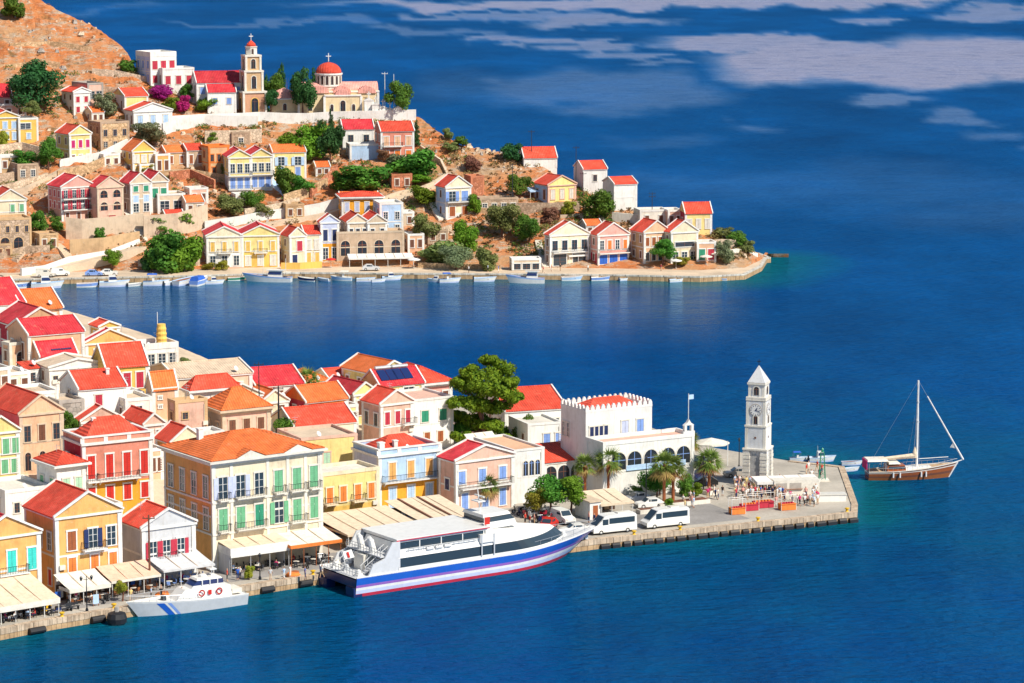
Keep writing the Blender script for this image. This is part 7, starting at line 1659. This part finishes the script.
for a in [('round white parasol beside the awning on the far tavern terrace', 414, 268.5, 3.0, 2.6, 'white', hill), ('white parasol in front of the cream gable house on the point', 676, 269, 2.8, 2.4, 'white', hill), ('small red parasol on the ochre waterfront terrace', 331, 268, 2.4, 2.4, 'red', hill), ('pale parasol at the terrace of the point, nearest the railing', 716, 262, 3.2, 2.4, 'offwhite', hill), ('pale parasol at the beach bar, second from the railing', 706, 265, 3.0, 2.4, 'offwhite', hill)]: parasol(*a)

# ------------------------------------------------------------ vehicles
def wheel_mesh(r=.33, w=.22):
    m = MB(); n = 14; prof = [(r*.55, -w/2), (r, -w/2), (r, w/2), (r*.55, w/2)]; vs = []; fs = []
    for rr, y in prof: vs += [(rr*cos(2*pi*i/n), y, rr*sin(2*pi*i/n)) for i in range(n)]
    for k in range(3): fs += [(k*n+i, k*n+(i+1) % n, (k+1)*n+(i+1) % n, (k+1)*n+i) for i in range(n)]
    m.add(vs, fs); t = m.mesh('tyre', [M('paint:black')]); m = MB(); m.add([(r*.56*cos(2*pi*i/n), y, r*.56*sin(2*pi*i/n)) for y in (-w/2+.02, w/2-.02) for i in range(n)], [tuple(reversed(range(n))), tuple(range(n, 2*n))]); return t, m.mesh('rim', [M('metal:steel')])
WT, WR = wheel_mesh()
def clip_prof(P, zc, keep_low):
    out = []; n = len(P); ins = (lambda z: z <= zc+1e-6) if keep_low else (lambda z: z >= zc-1e-6)
    for i in range(n):
        (x0, z0), (x1, z1) = P[i], P[(i+1) % n]
        if ins(z0): out.append((x0, z0))
        if ins(z0) != ins(z1): t = (zc-z0)/(z1-z0); out.append((x0+(x1-x0)*t, zc))
    return out
def body_prism(m, P, w, ti, zt):
    m.yprism(clip_prof(P, zt, True), -w/2, w/2); m.yprism(clip_prof(P, zt, False), -w/2+ti, w/2-ti)
def vehicle_proto(kind, col):
    o = bpy.data.objects.new(kind, None); COL.objects.link(o)
    if kind == 'minibus':
        L, Wd, z = 6.9, 2.1, .32; P = [(0, z), (L, z), (L, .95), (L-.35, 1.15), (L-1.25, 1.9), (L-1.75, 2.55), (L-2.3, 2.7), (.25, 2.7), (.03, 2.4)]; wx = (1.5, L-1.2)
        win = [(.35, 1.45, L-2.5, 2.25)]; fw = [(L-2.35, 1.35, L-1.45, 2.15)]; ws = [(L-.55, 1.32), (L-1.20, 1.92), (L-1.68, 2.48)]
    elif kind == 'small_van':
        L, Wd, z = 4.3, 1.75, .3; P = [(0, z), (L, z), (L, .8), (L-.15, .95), (L-1.05, 1.15), (L-1.65, 1.85), (.15, 1.9), (0, 1.6)]; wx = (.8, L-.8); win = []; fw = [(L-2.5, 1.05, L-1.6, 1.6)]; ws = [(L-1.08, 1.2), (L-1.62, 1.8)]
    else:
        L, Wd, z = 4.1, 1.75, .25; P = [(0, z), (L, z), (L, .62), (L-.2, .8), (L-1.15, .95), (L-1.85, 1.42), (.95, 1.46), (.2, .98), (0, .85)]; wx = (.78, L-.82); win = [(1.05, .98, 2.0, 1.33)]; fw = [(2.1, .98, L-1.75, 1.33)]; ws = [(L-1.2, .99), (L-1.8, 1.38)]
    ti = .13 if kind == 'car' else .06; m = MB(); body_prism(m, P, Wd, ti, .9 if kind == 'car' else 1.28); T = (-L/2, 0, 0); m.build('body', 'gloss:'+col, o, loc=T)
    for i, (x0, z0, x1, z1) in enumerate(win+fw):
        for sg in (-1, 1):
            m = MB(); ya, yb2 = sorted((sg*(Wd/2-ti-.05), sg*(Wd/2-ti+.015))); m.box(x0, ya, z0, x1, yb2, z1)
            m.build('window', 'glass:glass', o, loc=T)
    m = MB(); hw = Wd/2-ti-.08
    for (x0, z0), (x1, z1) in zip(ws, ws[1:]): m.add([(x0+.05, -hw, z0+.02), (x0+.05, hw, z0+.02), (x1+.05, hw*.95, z1+.04), (x1+.05, -hw*.95, z1+.04)], [(0, 1, 2, 3)])
    m.build('windscreen', 'glass:glass', o, loc=T)
    for x in wx:
        for sg in (-1, 1): w = link(WT, 'wheel', o, (x-L/2, sg*(Wd/2-.10), .33)); link(WR, 'rim', w)
    for sg in (-1, 1): m = MB(); m.box(L-.06, sg*Wd*.36-.16, .62, L+.02, sg*Wd*.36+.16, .80) if kind == 'car' else m.box(L-.06, sg*Wd*.36-.16, .72, L+.02, sg*Wd*.36+.16, .95); m.build('headlight', 'gloss:offwhite', o, loc=T)
    m = MB(); m.box(L-.03, -Wd*.42, .3, L+.06, Wd*.42, .5); m.build('bumper', 'gloss:dark', o, loc=T)
    if kind == 'minibus': m = MB(); m.box(1.5, -.5, 2.7, 2.8, .5, 2.85); m.build('roof_unit', 'gloss:offwhite', o, loc=T)
    return freeze(o)
VP = {}
def car(label, kind, col, px, yb, heading, g=near, group=None):
    k = (kind, col)
    if k not in VP: VP[k] = vehicle_proto(kind, col)
    P = hit(px, yb, g); P.z = max(P.z, 1.3)+.02; c = dup(VP[k], label, P, R(heading), group); c.name = {'car': 'parked_car', 'small_van': 'delivery_van', 'minibus': 'minibus'}[kind]; c['category'] = {'car': 'car', 'small_van': 'van', 'minibus': 'minibus'}[kind]; return c
car('white minibus parked nearest the ferry bow', 'minibus', 'white', 612, 533, 206, group='white minibuses on the quay'); car('white minibus parked nearer the clock tower', 'minibus', 'white', 665, 527, 206, group='white minibuses on the quay')
for a in [('small white delivery van beside the parked motorcycles on the square', 'small_van', 'white', 563, 523, 300), ('silver car behind the ferry bow, nearer the water', 'car', 'lightgrey', 572, 541, 200), ('white car behind the ferry bow, farther from the water', 'car', 'white', 574, 534, 195), ('red hatchback parked between the motorcycles and the white van', 'car', 'red', 548, 529, 250),
          ('white car parked on the plaza left of the palms', 'car', 'white', 649, 508, 200), ('silver car parked beside the plaza planter lamp', 'car', 'lightgrey', 636, 502, 210), ('dark blue car behind the planter, nearest the white wing', 'car', 'navy', 700, 479, 190), ('black car behind the planter palm', 'car', 'black', 704, 486, 185), ('dark grey car parked just left of the clock tower', 'car', 'stonegrey', 737, 477, 190), ('black car in the shade by the seaside parasol', 'car', 'black', 699, 467, 220)]: car(*a, group='cars parked on the quay square')
for a in [('blue car parked at the far harbour road', 'car', 'blue', 94, 276.5, 4, hill), ('white car right of the blue far shore car', 'car', 'white', 109, 276, 4, hill), ('silver jeep parked in front of the far tavern awning', 'car', 'lightgrey', 371, 271, 4, hill), ('white van parked at the left end of the far harbour road', 'small_van', 'white', 60, 276.5, 20, hill), ('white van behind the boats, farthest left on the far road', 'small_van', 'offwhite', 45, 277.5, 10, hill)]: car(*a, group='vehicles along the far shore road')
for k in VP.values(): wipe(k)
def scooter_proto(col):
    o = bpy.data.objects.new('scooter', None); COL.objects.link(o); m = MB()
    m.box(-.55, -.14, .35, .1, .14, .62); m.box(.1, -.16, .28, .5, .16, .38); m.add([(.45, -.2, .3), (.62, -.2, .95), (.62, .2, .95), (.45, .2, .3), (.55, -.18, .3), (.70, -.16, .95), (.70, .16, .95), (.55, .18, .3)], [(0, 1, 2, 3), (7, 6, 5, 4), (0, 4, 5, 1), (1, 5, 6, 2), (2, 6, 7, 3)]); m.build('body', 'gloss:'+col, o)
    m = MB(); m.box(-.6, -.15, .63, .05, .15, .76); m.build('saddle', 'paint:black', o)
    m = MB(); m.tube((.6, 0, .85), (.55, 0, 1.08), .03); m.tube((.52, -.33, 1.08), (.52, .33, 1.08), .025); m.build('handlebar', 'metal:steel', o)
    for x in (-.5, .72): w = link(WT, 'wheel', o, (x, 0, .25)); w.scale = (.75, .55, .75); link(WR, 'rim', w)
    return freeze(o)
SP = {c: scooter_proto(c) for c in ('black', 'crimson', 'lightgrey', 'navy', 'white')}
_sc = list(SP); LABC = dict(black='black', crimson='dark red', lightgrey='silver', navy='navy blue', white='white')
for i in range(7): P = at(2+i*5.6, 622-i*1.4, 1.33); c = dup(SP[_sc[(i*2) % 4]], f'{LABC[_sc[(i*2)%4]]} scooter, {("first","second","third","fourth","fifth","sixth","seventh")[i]} from the left in the corner row', P, R(120+i*3), 'scooters in a row at the corner cafe', 1.15); c['category'] = 'scooter'; c.name = 'scooter'
for i, (x, y, cc) in enumerate([(519, 513, 'black'), (523, 515, 'navy'), (527, 517, 'crimson'), (531, 518, 'lightgrey'), (535, 521, 'black'), (539, 523, 'navy'), (543, 517, 'crimson'), (541, 512, 'white'), (528, 510, 'lightgrey'), (546, 521, 'crimson')]):
    P = at(x, y, 1.33); c = dup(SP[cc], f'{LABC[cc]} scooter parked by the square trees, ' + ('farthest left', 'second from the left', 'third from the left', 'in the middle, silver', 'just right of the middle', 'near the red car', 'under the yellow-green tree', 'at the back of the cluster', 'behind the first three', 'next to the white van')[i], P, R(200+i*17), 'scooters parked near the square trees', 1.2); c['category'] = 'scooter'; c.name = 'scooter'
for lab, x, y, cc, g in (('dark scooter with rider gear parked alone near the benches', 56, 614, 'navy', near), ('silver scooter parked by the first white awning', 74, 604, 'lightgrey', near), ('black scooter under the pink awning edge', 107, 603, 'black', near), ('dark scooter beside the orange-edged awning, left', 308, 568, 'black', near), ('silver scooter beside the orange-edged awning, right', 322, 565, 'lightgrey', near)):
    c = dup(SP[cc], lab, hit(x, y, g)+Vector((0, 0, .03)), R(150+x), None, 1.2); c['category'] = 'scooter'; c.name = 'scooter'
for k in SP.values(): wipe(k)

# ------------------------------------------------------------ people (one continuous skinned body per pose)
def person_mesh(pose):
    J = {'stand': dict(hip=(0, 0, .93), kn=[(-.09, .01, .5), (.09, .01, .5)], ft=[(-.1, .03, .07), (.1, .03, .07)], toe=[(-.1, -.13, .04), (.1, -.13, .04)], el=[(-.25, .03, 1.12), (.25, .03, 1.12)], ha=[(-.26, -.08, .88), (.26, -.08, .88)]),
         'walk': dict(hip=(0, 0, .92), kn=[(-.09, -.16, .52), (.09, .03, .5)], ft=[(-.09, -.26, .08), (.09, .32, .13)], toe=[(-.09, -.42, .05), (.09, .20, .03)], el=[(-.25, .12, 1.12), (.25, -.06, 1.12)], ha=[(-.25, .08, .88), (.24, -.28, .98)]),
         'sit': dict(hip=(0, 0, .50), kn=[(-.11, -.42, .50), (.11, -.42, .50)], ft=[(-.11, -.42, .08), (.11, -.40, .08)], toe=[(-.11, -.58, .04), (.11, -.56, .04)], el=[(-.25, -.06, .72), (.25, -.06, .72)], ha=[(-.18, -.32, .68), (.18, -.32, .68)])}[pose]
    hz = J['hip'][2]; vs = [J['hip'], (0, 0, hz+.22), (0, 0, hz+.45), (0, 0, hz+.56), (0, -.01, hz+.68), (0, -.01, hz+.80)]; rd = [.145, .125, .15, .06, .095, .085]; es = [(0, 1), (1, 2), (2, 3), (3, 4), (4, 5)]
    for s in (0, 1):
        sg = -1 if s == 0 else 1; n = len(vs)
        vs += [(sg*.09, 0, hz-.06), J['kn'][s], J['ft'][s], J['toe'][s]]; rd += [.10, .068, .05, .045]; es += [(0, n), (n, n+1), (n+1, n+2), (n+2, n+3)]
        n = len(vs); vs += [(sg*.19, 0, hz+.45), J['el'][s], J['ha'][s]]; rd += [.065, .048, .036]; es += [(2, n), (n, n+1), (n+1, n+2)]
    me = bpy.data.meshes.new('tmp'); me.from_pydata(vs, es, []); o = bpy.data.objects.new('tmp', me); COL.objects.link(o)
    sk = o.modifiers.new('s', 'SKIN')
    for i, r in enumerate(rd): me.skin_vertices[0].data[i].radius = (r, r)
    for i in range(len(vs)): me.skin_vertices[0].data[i].use_root = (i == 0)
    sub = o.modifiers.new('u', 'SUBSURF'); sub.levels = 1; sub.render_levels = 1
    dg = bpy.context.evaluated_depsgraph_get(); dg.update(); r = bpy.data.meshes.new_from_object(o.evaluated_get(dg)); bpy.data.objects.remove(o)
    r.materials.clear()
    for k in ('shirt', 'trousers', 'skin', 'hair'): r.materials.append(M('cloth:white'))
    for p in r.polygons:
        c = p.center; x, y, z = c
        if z > hz+.55: k = 3 if (z > hz+.80 or (y > .02 and z > hz+.66)) else 2
        elif abs(x) > .20 and z < hz+.30: k = 2
        elif z > hz+.02: k = 0
        else: k = 1
        if z < (.30 if pose != 'sit' else .25) and k == 1: k = 2 if z > .09 else 3
        p.material_index = k; p.use_smooth = True
    r.name = 'person'; return r
PM = {k: person_mesh(k) for k in ('stand', 'walk', 'sit')}
def person(label, P, rz, pose, shirt, trous, hair='dbrown', group=None, z=0):
    o = bpy.data.objects.new('person', PM[pose]); COL.objects.link(o); o.location = P+Vector((0, 0, z)); o.rotation_euler = (0, 0, rz); s = random.uniform(.95, 1.05); o.scale = (s, s, s)
    for i, m in enumerate(('cloth:'+shirt, 'cloth:'+trous, 'paint:skin', 'paint:'+hair)): o.material_slots[i].link = 'OBJECT'; o.material_slots[i].material = M(m)
    return tag(o, label, 'person', group)
rnd = random.Random(12)
NAMES = dict(white='white', red='red', crimson='dark red', cobalt='bright blue', navy='navy', lightgrey='light grey', pink='pink', black='black', tan='tan', skyblue='pale blue', beige='beige', lemon='yellow', magenta='magenta', offwhite='cream', dgreen='green')
used = {}
def crowd(n, x0, x1, y0, y1, where, group, g=near, shirts=('white', 'red', 'crimson', 'white', 'navy', 'pink', 'lightgrey', 'white', 'cobalt', 'black', 'skyblue', 'magenta', 'lemon')):
    k = 0; pts = []; tr = 0
    while k < n and tr < 4000:
        tr += 1; x, y = rnd.uniform(x0, x1), rnd.uniform(y0, y1)
        if any((x-a)**2+((y-b)*1.6)**2 < 4.0 for a, b in pts): continue
        pts.append((x, y)); s = rnd.choice(shirts); t = rnd.choice(('navy', 'black', 'beige', 'white', 'tan', 'lightgrey')); pose = rnd.choice(('stand', 'walk', 'stand'))
        lab = f'person in {NAMES[s]} top and {NAMES[t]} {"shorts" if k % 2 else "trousers"} {where}'
        if len(lab.split()) > 16: lab = f'person in {NAMES[s]} top {where}'
        person(lab, hit(x, y, g)+Vector((0, 0, .02)), rnd.random()*6.28, pose, s, t, rnd.choice(('dbrown', 'black', 'brown', 'tan')), group); k += 1
crowd(74, 734, 784, 485, 500, 'crowding before the clock tower', 'crowd queueing before the clock tower')
crowd(14, 802, 819, 493, 507, 'beside the ticket booth end', 'people at the right end of the booth')
crowd(8, 706, 724, 484, 508, 'on the open plaza left of the crowd', 'people crossing the plaza')
crowd(8, 775, 800, 499, 508, 'in front of the ticket booth', 'people before the ticket booth')
crowd(6, 806, 824, 470, 484, 'near the signal mast', 'people at the back of the quay')
crowd(7, 672, 694, 502, 511, 'by the plaza planter', 'people beside the plaza planter')
crowd(9, 225, 330, 578, 582, 'on the quay before the cafe pavilion', 'people strolling before the pavilion')
crowd(6, 75, 200, 597, 604, 'by the quay awnings', 'people by the quay awnings')
crowd(6, 520, 600, 508, 530, 'on the square among the vehicles', 'people among the vehicles')
crowd(8, 410, 700, 270.5, 273.5, 'on the far shore promenade', 'people on the far promenade', hill)

# ------------------------------------------------------------ cafe tables and chairs
def table_proto():
    o = bpy.data.objects.new('cafe_table', None); COL.objects.link(o); m = MB(); m.lathe([(.42, .72), (.42, .75)], 12); m.build('tabletop', 'paint:offwhite', o); m = MB(); m.tube((0, 0, 0), (0, 0, .72), .04); m.lathe([(.26, 0), (.2, .04)], 10); m.build('pedestal', 'metal:dark', o); return freeze(o)
def chair_proto(col):
    o = bpy.data.objects.new('cafe_chair', None); COL.objects.link(o); m = MB(); m.box(-.22, -.22, .42, .22, .22, .46); m.build('seat', 'paint:'+col, o); m = MB(); m.box(-.22, .19, .58, .22, .23, .92); m.build('backrest', 'paint:'+col, o)
    l = MB(); l.box(-.02, -.02, 0, .02, .02, .44); lm = l.mesh('leg', [M('paint:dark')])
    for x in (-.19, .19):
        for y in (-.19, .19): link(lm, 'leg', o, (x, y, 0))
    return freeze(o)
TP = table_proto(); CP = {c: chair_proto(c) for c in ('wood', 'blue', 'dark', 'offwhite')}
spots = []
where = ['under the corner awning', 'under the small white awning', 'under the salmon awning', 'under the grey awning', 'in the cafe pavilion', 'under the orange-edged awning', 'under the wide beige awning']
ORD = ['first', 'second', 'third', 'fourth', 'fifth', 'sixth', 'seventh', 'eighth', 'ninth', 'tenth', 'eleventh', 'twelfth', 'thirteenth', 'fourteenth', 'fifteenth', 'sixteenth', 'seventeenth', 'eighteenth', 'nineteenth', 'twentieth', 'twenty-first', 'twenty-second', 'twenty-third', 'twenty-fourth']
for ci, cols in zip(range(7), (('dark',), ('wood',), ('wood',), ('blue',), ('dark',), ('dark',), ('offwhite',))):
    o, C, W, D, h = CAN[ci]; nt = max(3, int(W/2.6)); yw = o.rotation_euler[2]
    for i in range(nt):
        for row in (0, 1):
            lx = -W/2+(i+.5)*W/nt; ly = -D/2+.9+row*2.1
            if row and D < 5: continue
            T0 = Matrix.Translation(C) @ Matrix.Rotation(yw, 4, 'Z'); P = T0 @ Vector((lx, ly, .02)); a = dup(TP, f'round pale cafe table, {ORD[i]} from left in the {("front", "back")[row]} row {where[ci]}', P, 0, 'cafe tables '+where[ci]); a['category'] = 'table'; a.name = 'cafe_table'
            for k in sorted(range(3), key=lambda q: cos(q*2.1+.5+i)):
                pos = ['left', 'middle', 'right'][sorted(range(3), key=lambda q: cos(q*2.1+.5+i)).index(k)]; an = k*2.1+.5+i; Q = P+Vector((cos(an)*.72, sin(an)*.72, 0)); c = dup(CP[cols[0]], f'{pos} {dict(dark="dark", wood="wooden", blue="blue", offwhite="cream")[cols[0]]} chair at the {ORD[i]} {("front", "back")[row]} table {where[ci]}', Q, an-pi/2, 'cafe chairs '+where[ci]); c['category'] = 'chair'; c.name = 'cafe_chair'
                if rnd.random() < .33: s = rnd.choice(('white', 'red', 'navy', 'skyblue', 'lightgrey', 'magenta')); person(f'person in {NAMES[s]} top seated {pos}, {ORD[i]} {("front", "back")[row]} table {where[ci]}', Q, an-pi/2, 'sit', s, 'navy', 'dbrown', 'people seated '+where[ci])
wipe(TP); [wipe(c) for c in CP.values()]

# ------------------------------------------------------------ street furniture
def lamp(label, px, yb, h, heads=2, g=near):
    P = hit(px, yb, g); o = thing('street_lamp', label, 'street lamp', P, R(30)); m = MB(); m.tube((0, 0, 0), (0, 0, h), .09, .05, 8); m.lathe([(.22, 0), (.2, .3), (.1, .5)], 8); m.build('post', 'metal:dark', o)
    for sx in ((-1, 1) if heads == 2 else (0,)):
        a = MB(); 
        if sx: a.tube((0, 0, h-.5), (sx*.7, 0, h-.25), .035); a.build('arm', 'metal:dark', o)
        l = MB(); x = sx*.7; z = h-.55 if sx else h; l.lathe([(.10, z), (.22, z+.4), (.05, z+.6)], 6, cx=x); l.build('lantern', 'gloss:dark', o)
    return o
lamp('black double lantern street lamp on the quay by the benches', 87, 612, 4.6); lamp('tall lamp post in front of the white seafront wing', 646, 507, 7.0, 1); lamp('lamp post beside the palm in front of the parasol', 703.5, 494, 5.2, 1); lamp('thin lamp post behind the clock tower', 739, 468, 4.2, 1); lamp('short lamp post on the quay beside the cafe pavilion', 260, 580, 3.0, 1)
def signal_mast():
    P = hit(822, 481, near); o = thing('signal_mast', 'green lattice signal mast at the back corner of the quay', 'signal mast', P); m = MB(); H = 4.4
    for sx in (-1, 1):
        for sy in (-1, 1): m.tube((sx*.5, sy*.5, 0), (sx*.25, sy*.25, H), .05, n=5)
    for k in range(6):
        z0, z1 = H*k/6, H*(k+1)/6; w0, w1 = .5-.25*k/6, .5-.25*(k+1)/6
        for a, b in (((-1, -1), (1, -1)), ((1, -1), (1, 1)), ((1, 1), (-1, 1)), ((-1, 1), (-1, -1))): m.tube((a[0]*w0, a[1]*w0, z0), (b[0]*w1, b[1]*w1, z1), .03, n=4)
    m.build('lattice', 'paint:dgreen', o); m = MB(); m.lathe([(.2, H), (.2, H+.5), (.05, H+.7)], 8); m.build('light', 'gloss:dgreen', o); m = MB(); m.box(-1.0, -1.0, -.1, 1.0, 1.0, .25); m.build('plinth', 'wall:offwhite', o)
signal_mast()
def bench(label, px, yb):
    P = hit(px, yb, near); o = thing('bench', label, 'bench', P, R(37)); m = MB()
    for i in range(4): m.box(-.9, -.22+i*.11, .42, .9, -.14+i*.11, .46)
    m.build('seat', 'paint:dark', o); m = MB(); [m.box(-.9, .24, .56+i*.13, .9, .27, .65+i*.13) for i in range(3)]; m.build('backrest', 'paint:dark', o)
    for x in (-.75, .75): m = MB(); m.box(x-.04, -.2, 0, x+.04, .25, .42); m.build('leg', 'metal:dark', o)
bench('dark slatted bench on the quay, the left of two', 66, 612); bench('dark slatted bench on the quay, nearer the lamp', 73, 610)
def bollard(label, px, yb, col='gold', g=near):
    P = hit(px, yb, g); P.z = 1.42; m = MB(); m.lathe([(.28, 0), (.2, .1), (.18, .35), (.34, .42), (.34, .55), (.1, .62)], 10); tag(m.build('bollard', 'paint:'+col, loc=P), label, 'bollard', 'yellow mooring bollards on the quay edge')
for lab, x, y in (('yellow mooring bollard nearest the benches', 62, 617.5), ('yellow mooring bollard beside the patrol boat bow', 114, 609), ('yellow mooring bollard at the ferry stern', 313, 575.5), ('yellow mooring bollard between the two minibuses', 634, 535.5), ('yellow mooring bollard in front of the red stalls', 758, 522.5), ('yellow mooring bollard at the front corner of the quay', 847, 512.5), ('yellow mooring bollard in front of the second minibus', 680, 531)): bollard(lab, x, y)
# rubber fenders on the quay face
m = MB(); m.xprism([(-.5, -.45), (0, -.6), (0, .6), (-.28, .6), (-.5, .35)], -.62, .62); fm_b = m.mesh('quay_fender', [M('paint:black')])
m = MB(); m.tube((-1.0, 0, 0), (1.0, 0, 0), .5, n=12); fm_l = m.mesh('quay_fender', [M('paint:black')])
for (xa, ya), (xb, yb_), n, fm, zz, nm in ((QUAY[1], QUAY[3], 2, fm_l, .45, 'long black cylindrical fender on the left quay wall'), (QUAY[4], QUAY[5], 2, fm_l, .5, 'long black fender on the quay wall below the cafe pavilion'), (QUAY[6], QUAY[7], 24, fm_b, .15, 'black rubber block fender on the pier wall')):
    for k in range(n):
        t = (k+.6)/n; x = xa+(xb-xa)*t; y = ya+(yb_-ya)*t; P = at(x, y, 1.3); a = at(xa, ya, 1.3); b = at(xb, yb_, 1.3); yw = atan2(b.y-a.y, b.x-a.x)
        o = link(fm, 'quay_fender', None, Vector((P.x+sin(yw)*.03, P.y-cos(yw)*.03, zz))); o.rotation_euler = (0, 0, yw); o.scale = (random.uniform(.7, 1.2), 1, random.uniform(.8, 1.05)); tag(o, nm+f', {ORD[k]} from the left', 'fender', 'black fenders along the quay wall')
def planter(label, px, yb, L, W, yaw):
    P = hit(px, yb, near); o = thing('planter', label, 'planter', P, R(yaw)); m = MB(); m.box(-L/2, -W/2, 0, L/2, W/2, .6); m.build('wall', 'wall:offwhite', o); m = MB(); m.box(-L/2+.2, -W/2+.2, .6, L/2-.2, W/2-.2, .64); m.build('soil', 'ground:brown', o)
planter('long pale stone planter under the plaza palms', 682, 505, 8.5, 2.0, 27); planter('short stone planter beside the lamp on the plaza', 650, 513, 4, 1.4, 27); planter('square planter around the palm in front of the parasol', 709, 494, 2, 2, 27)
def stall(label, px, yb, w, col):
    P = hit(px, yb, near); o = thing('stall', label, 'stall', P, R(20)); m = MB()
    for x in (-w/2, w/2):
        for y in (-.6, .6): m.tube((x, y, 0), (x, y, 2.3), .04)
    m.tube((-w/2, -.6, 2.3), (w/2, -.6, 2.3), .04); m.tube((-w/2, .6, 2.3), (w/2, .6, 2.3), .04); m.build('frame', 'paint:white', o); m = MB(); m.box(-w/2+.05, -.62, .05, w/2-.05, .62, .9); m.box(-w/2, -.7, .9, w/2, .7, .97); m.build('counter', 'cloth:'+col, o); m = MB()
    for i in range(5): m.box(-w/2+.2+i*w/6, -.4, .971, -w/2+.45+i*w/6, .1, 1.15)
    m.build('goods', 'cloth:'+('crimson' if col != 'crimson' else 'orange'), o)
stall('bright orange-red counter stall with white posts, farthest left before the crowd', 737, 514, 2.2, 'orange'); stall('dark red counter stall next to the orange-red one', 749, 511, 2.6, 'crimson'); stall('long crimson counter stall in front of the crowd', 763, 508, 3.0, 'crimson'); stall('orange-red stall standing apart near the ticket booth', 787, 510, 2.4, 'orange')
def misc():
    def item(name, label, cat, px, yb, parts, g=near, rz=.6, z=None):
        P = hit(px, yb, g); o = thing(name, label, cat, P, rz)
        for nm, mb, mt in parts: mb.build(nm, mt, o)
    m = MB(); m.box(-1.1, -.45, 0, 1.1, .45, .9); r = MB(); r.box(-1.14, -.49, .9, 1.14, .49, .98); item('storage_box', 'yellow storage box beside the corner cafe awning', 'box', 42, 611, [('body', m, 'gloss:gold'), ('lid', r, 'gloss:gold')])
    m = MB(); m.box(-2.4, -.9, 0, 2.4, .9, 1.0); r = MB(); r.box(-2.5, -1, 1.0, 2.5, 1, 1.1); item('white_container', 'low white container box on the right side of the quay', 'container', 829, 501, [('body', m, 'gloss:white'), ('lid', r, 'gloss:offwhite')], rz=.1)
    for lab, x, y in (('coil of orange fishing nets on the quay beside the patrol boat', 162, 597), ('heap of orange nets before the cafe pavilion', 293, 577), ('reddish net pile near the grey awning', 210, 587)):
        m = MB(); m.lathe([(.9, 0), (1.0, .25), (.7, .5), (.2, .6)], 10); r = MB(); r.lathe([(.6, .42), (.5, .62), (.1, .7)], 8, cx=.4, cy=.1); item('net_pile', lab, 'net pile', x, y, [('net', m, 'cloth:orange'), ('rope', r, 'cloth:rust')])
    for lab, x, y, cc in (('blue and white menu board near the double lantern lamp', 96, 606, 'skyblue'), ('white menu board at the entrance of the white awning', 77, 601, 'white'), ('dark blue menu board outside the corner cafe', 58, 604, 'cobalt')):
        m = MB(); m.box(-.4, -.04, .3, .4, .04, 1.5); r = MB(); r.box(-.4, -.05, 0, -.34, .05, .3); r.box(.34, -.05, 0, .4, .05, .3); item('menu_board', lab, 'sign board', x, y, [('board', m, 'paint:'+cc), ('stand', r, 'paint:wood')])
    # giant yellow buoy on terrace roof
    h = [r for r, *_ in HOUSES if 'yellow buoy' in r['label']][0]; m = MB(); z = h['_H']+.1; m.lathe([(.85, z), (.95, z+.4), (.82, z+.8), (.92, z+1.2), (.78, z+1.6), (.88, z+2.0), (.74, z+2.4), (.82, z+2.8), (.7, z+3.2), (.7, z+3.6)], 12); m.build('rooftop_cylinder', 'wall:yellow', h, loc=(1.0, 0, 0))
    P = hit(120, 612, near); P.z = 0; m = MB(); m.lathe([(1.2, .2), (1.3, .8), (1.1, 1.4), (.5, 1.6)], 12); o = thing('mooring_pontoon', 'black rubber fender block at the quay beside the patrol boat bow', 'fender', at(117, 624, 0)); m.build('rubber', 'paint:black', o); r = MB(); r.tube((0, 0, 1.5), (0, 0, 2.2), .3); r.build('post', 'paint:stonegrey', o)
misc()
clean_props()
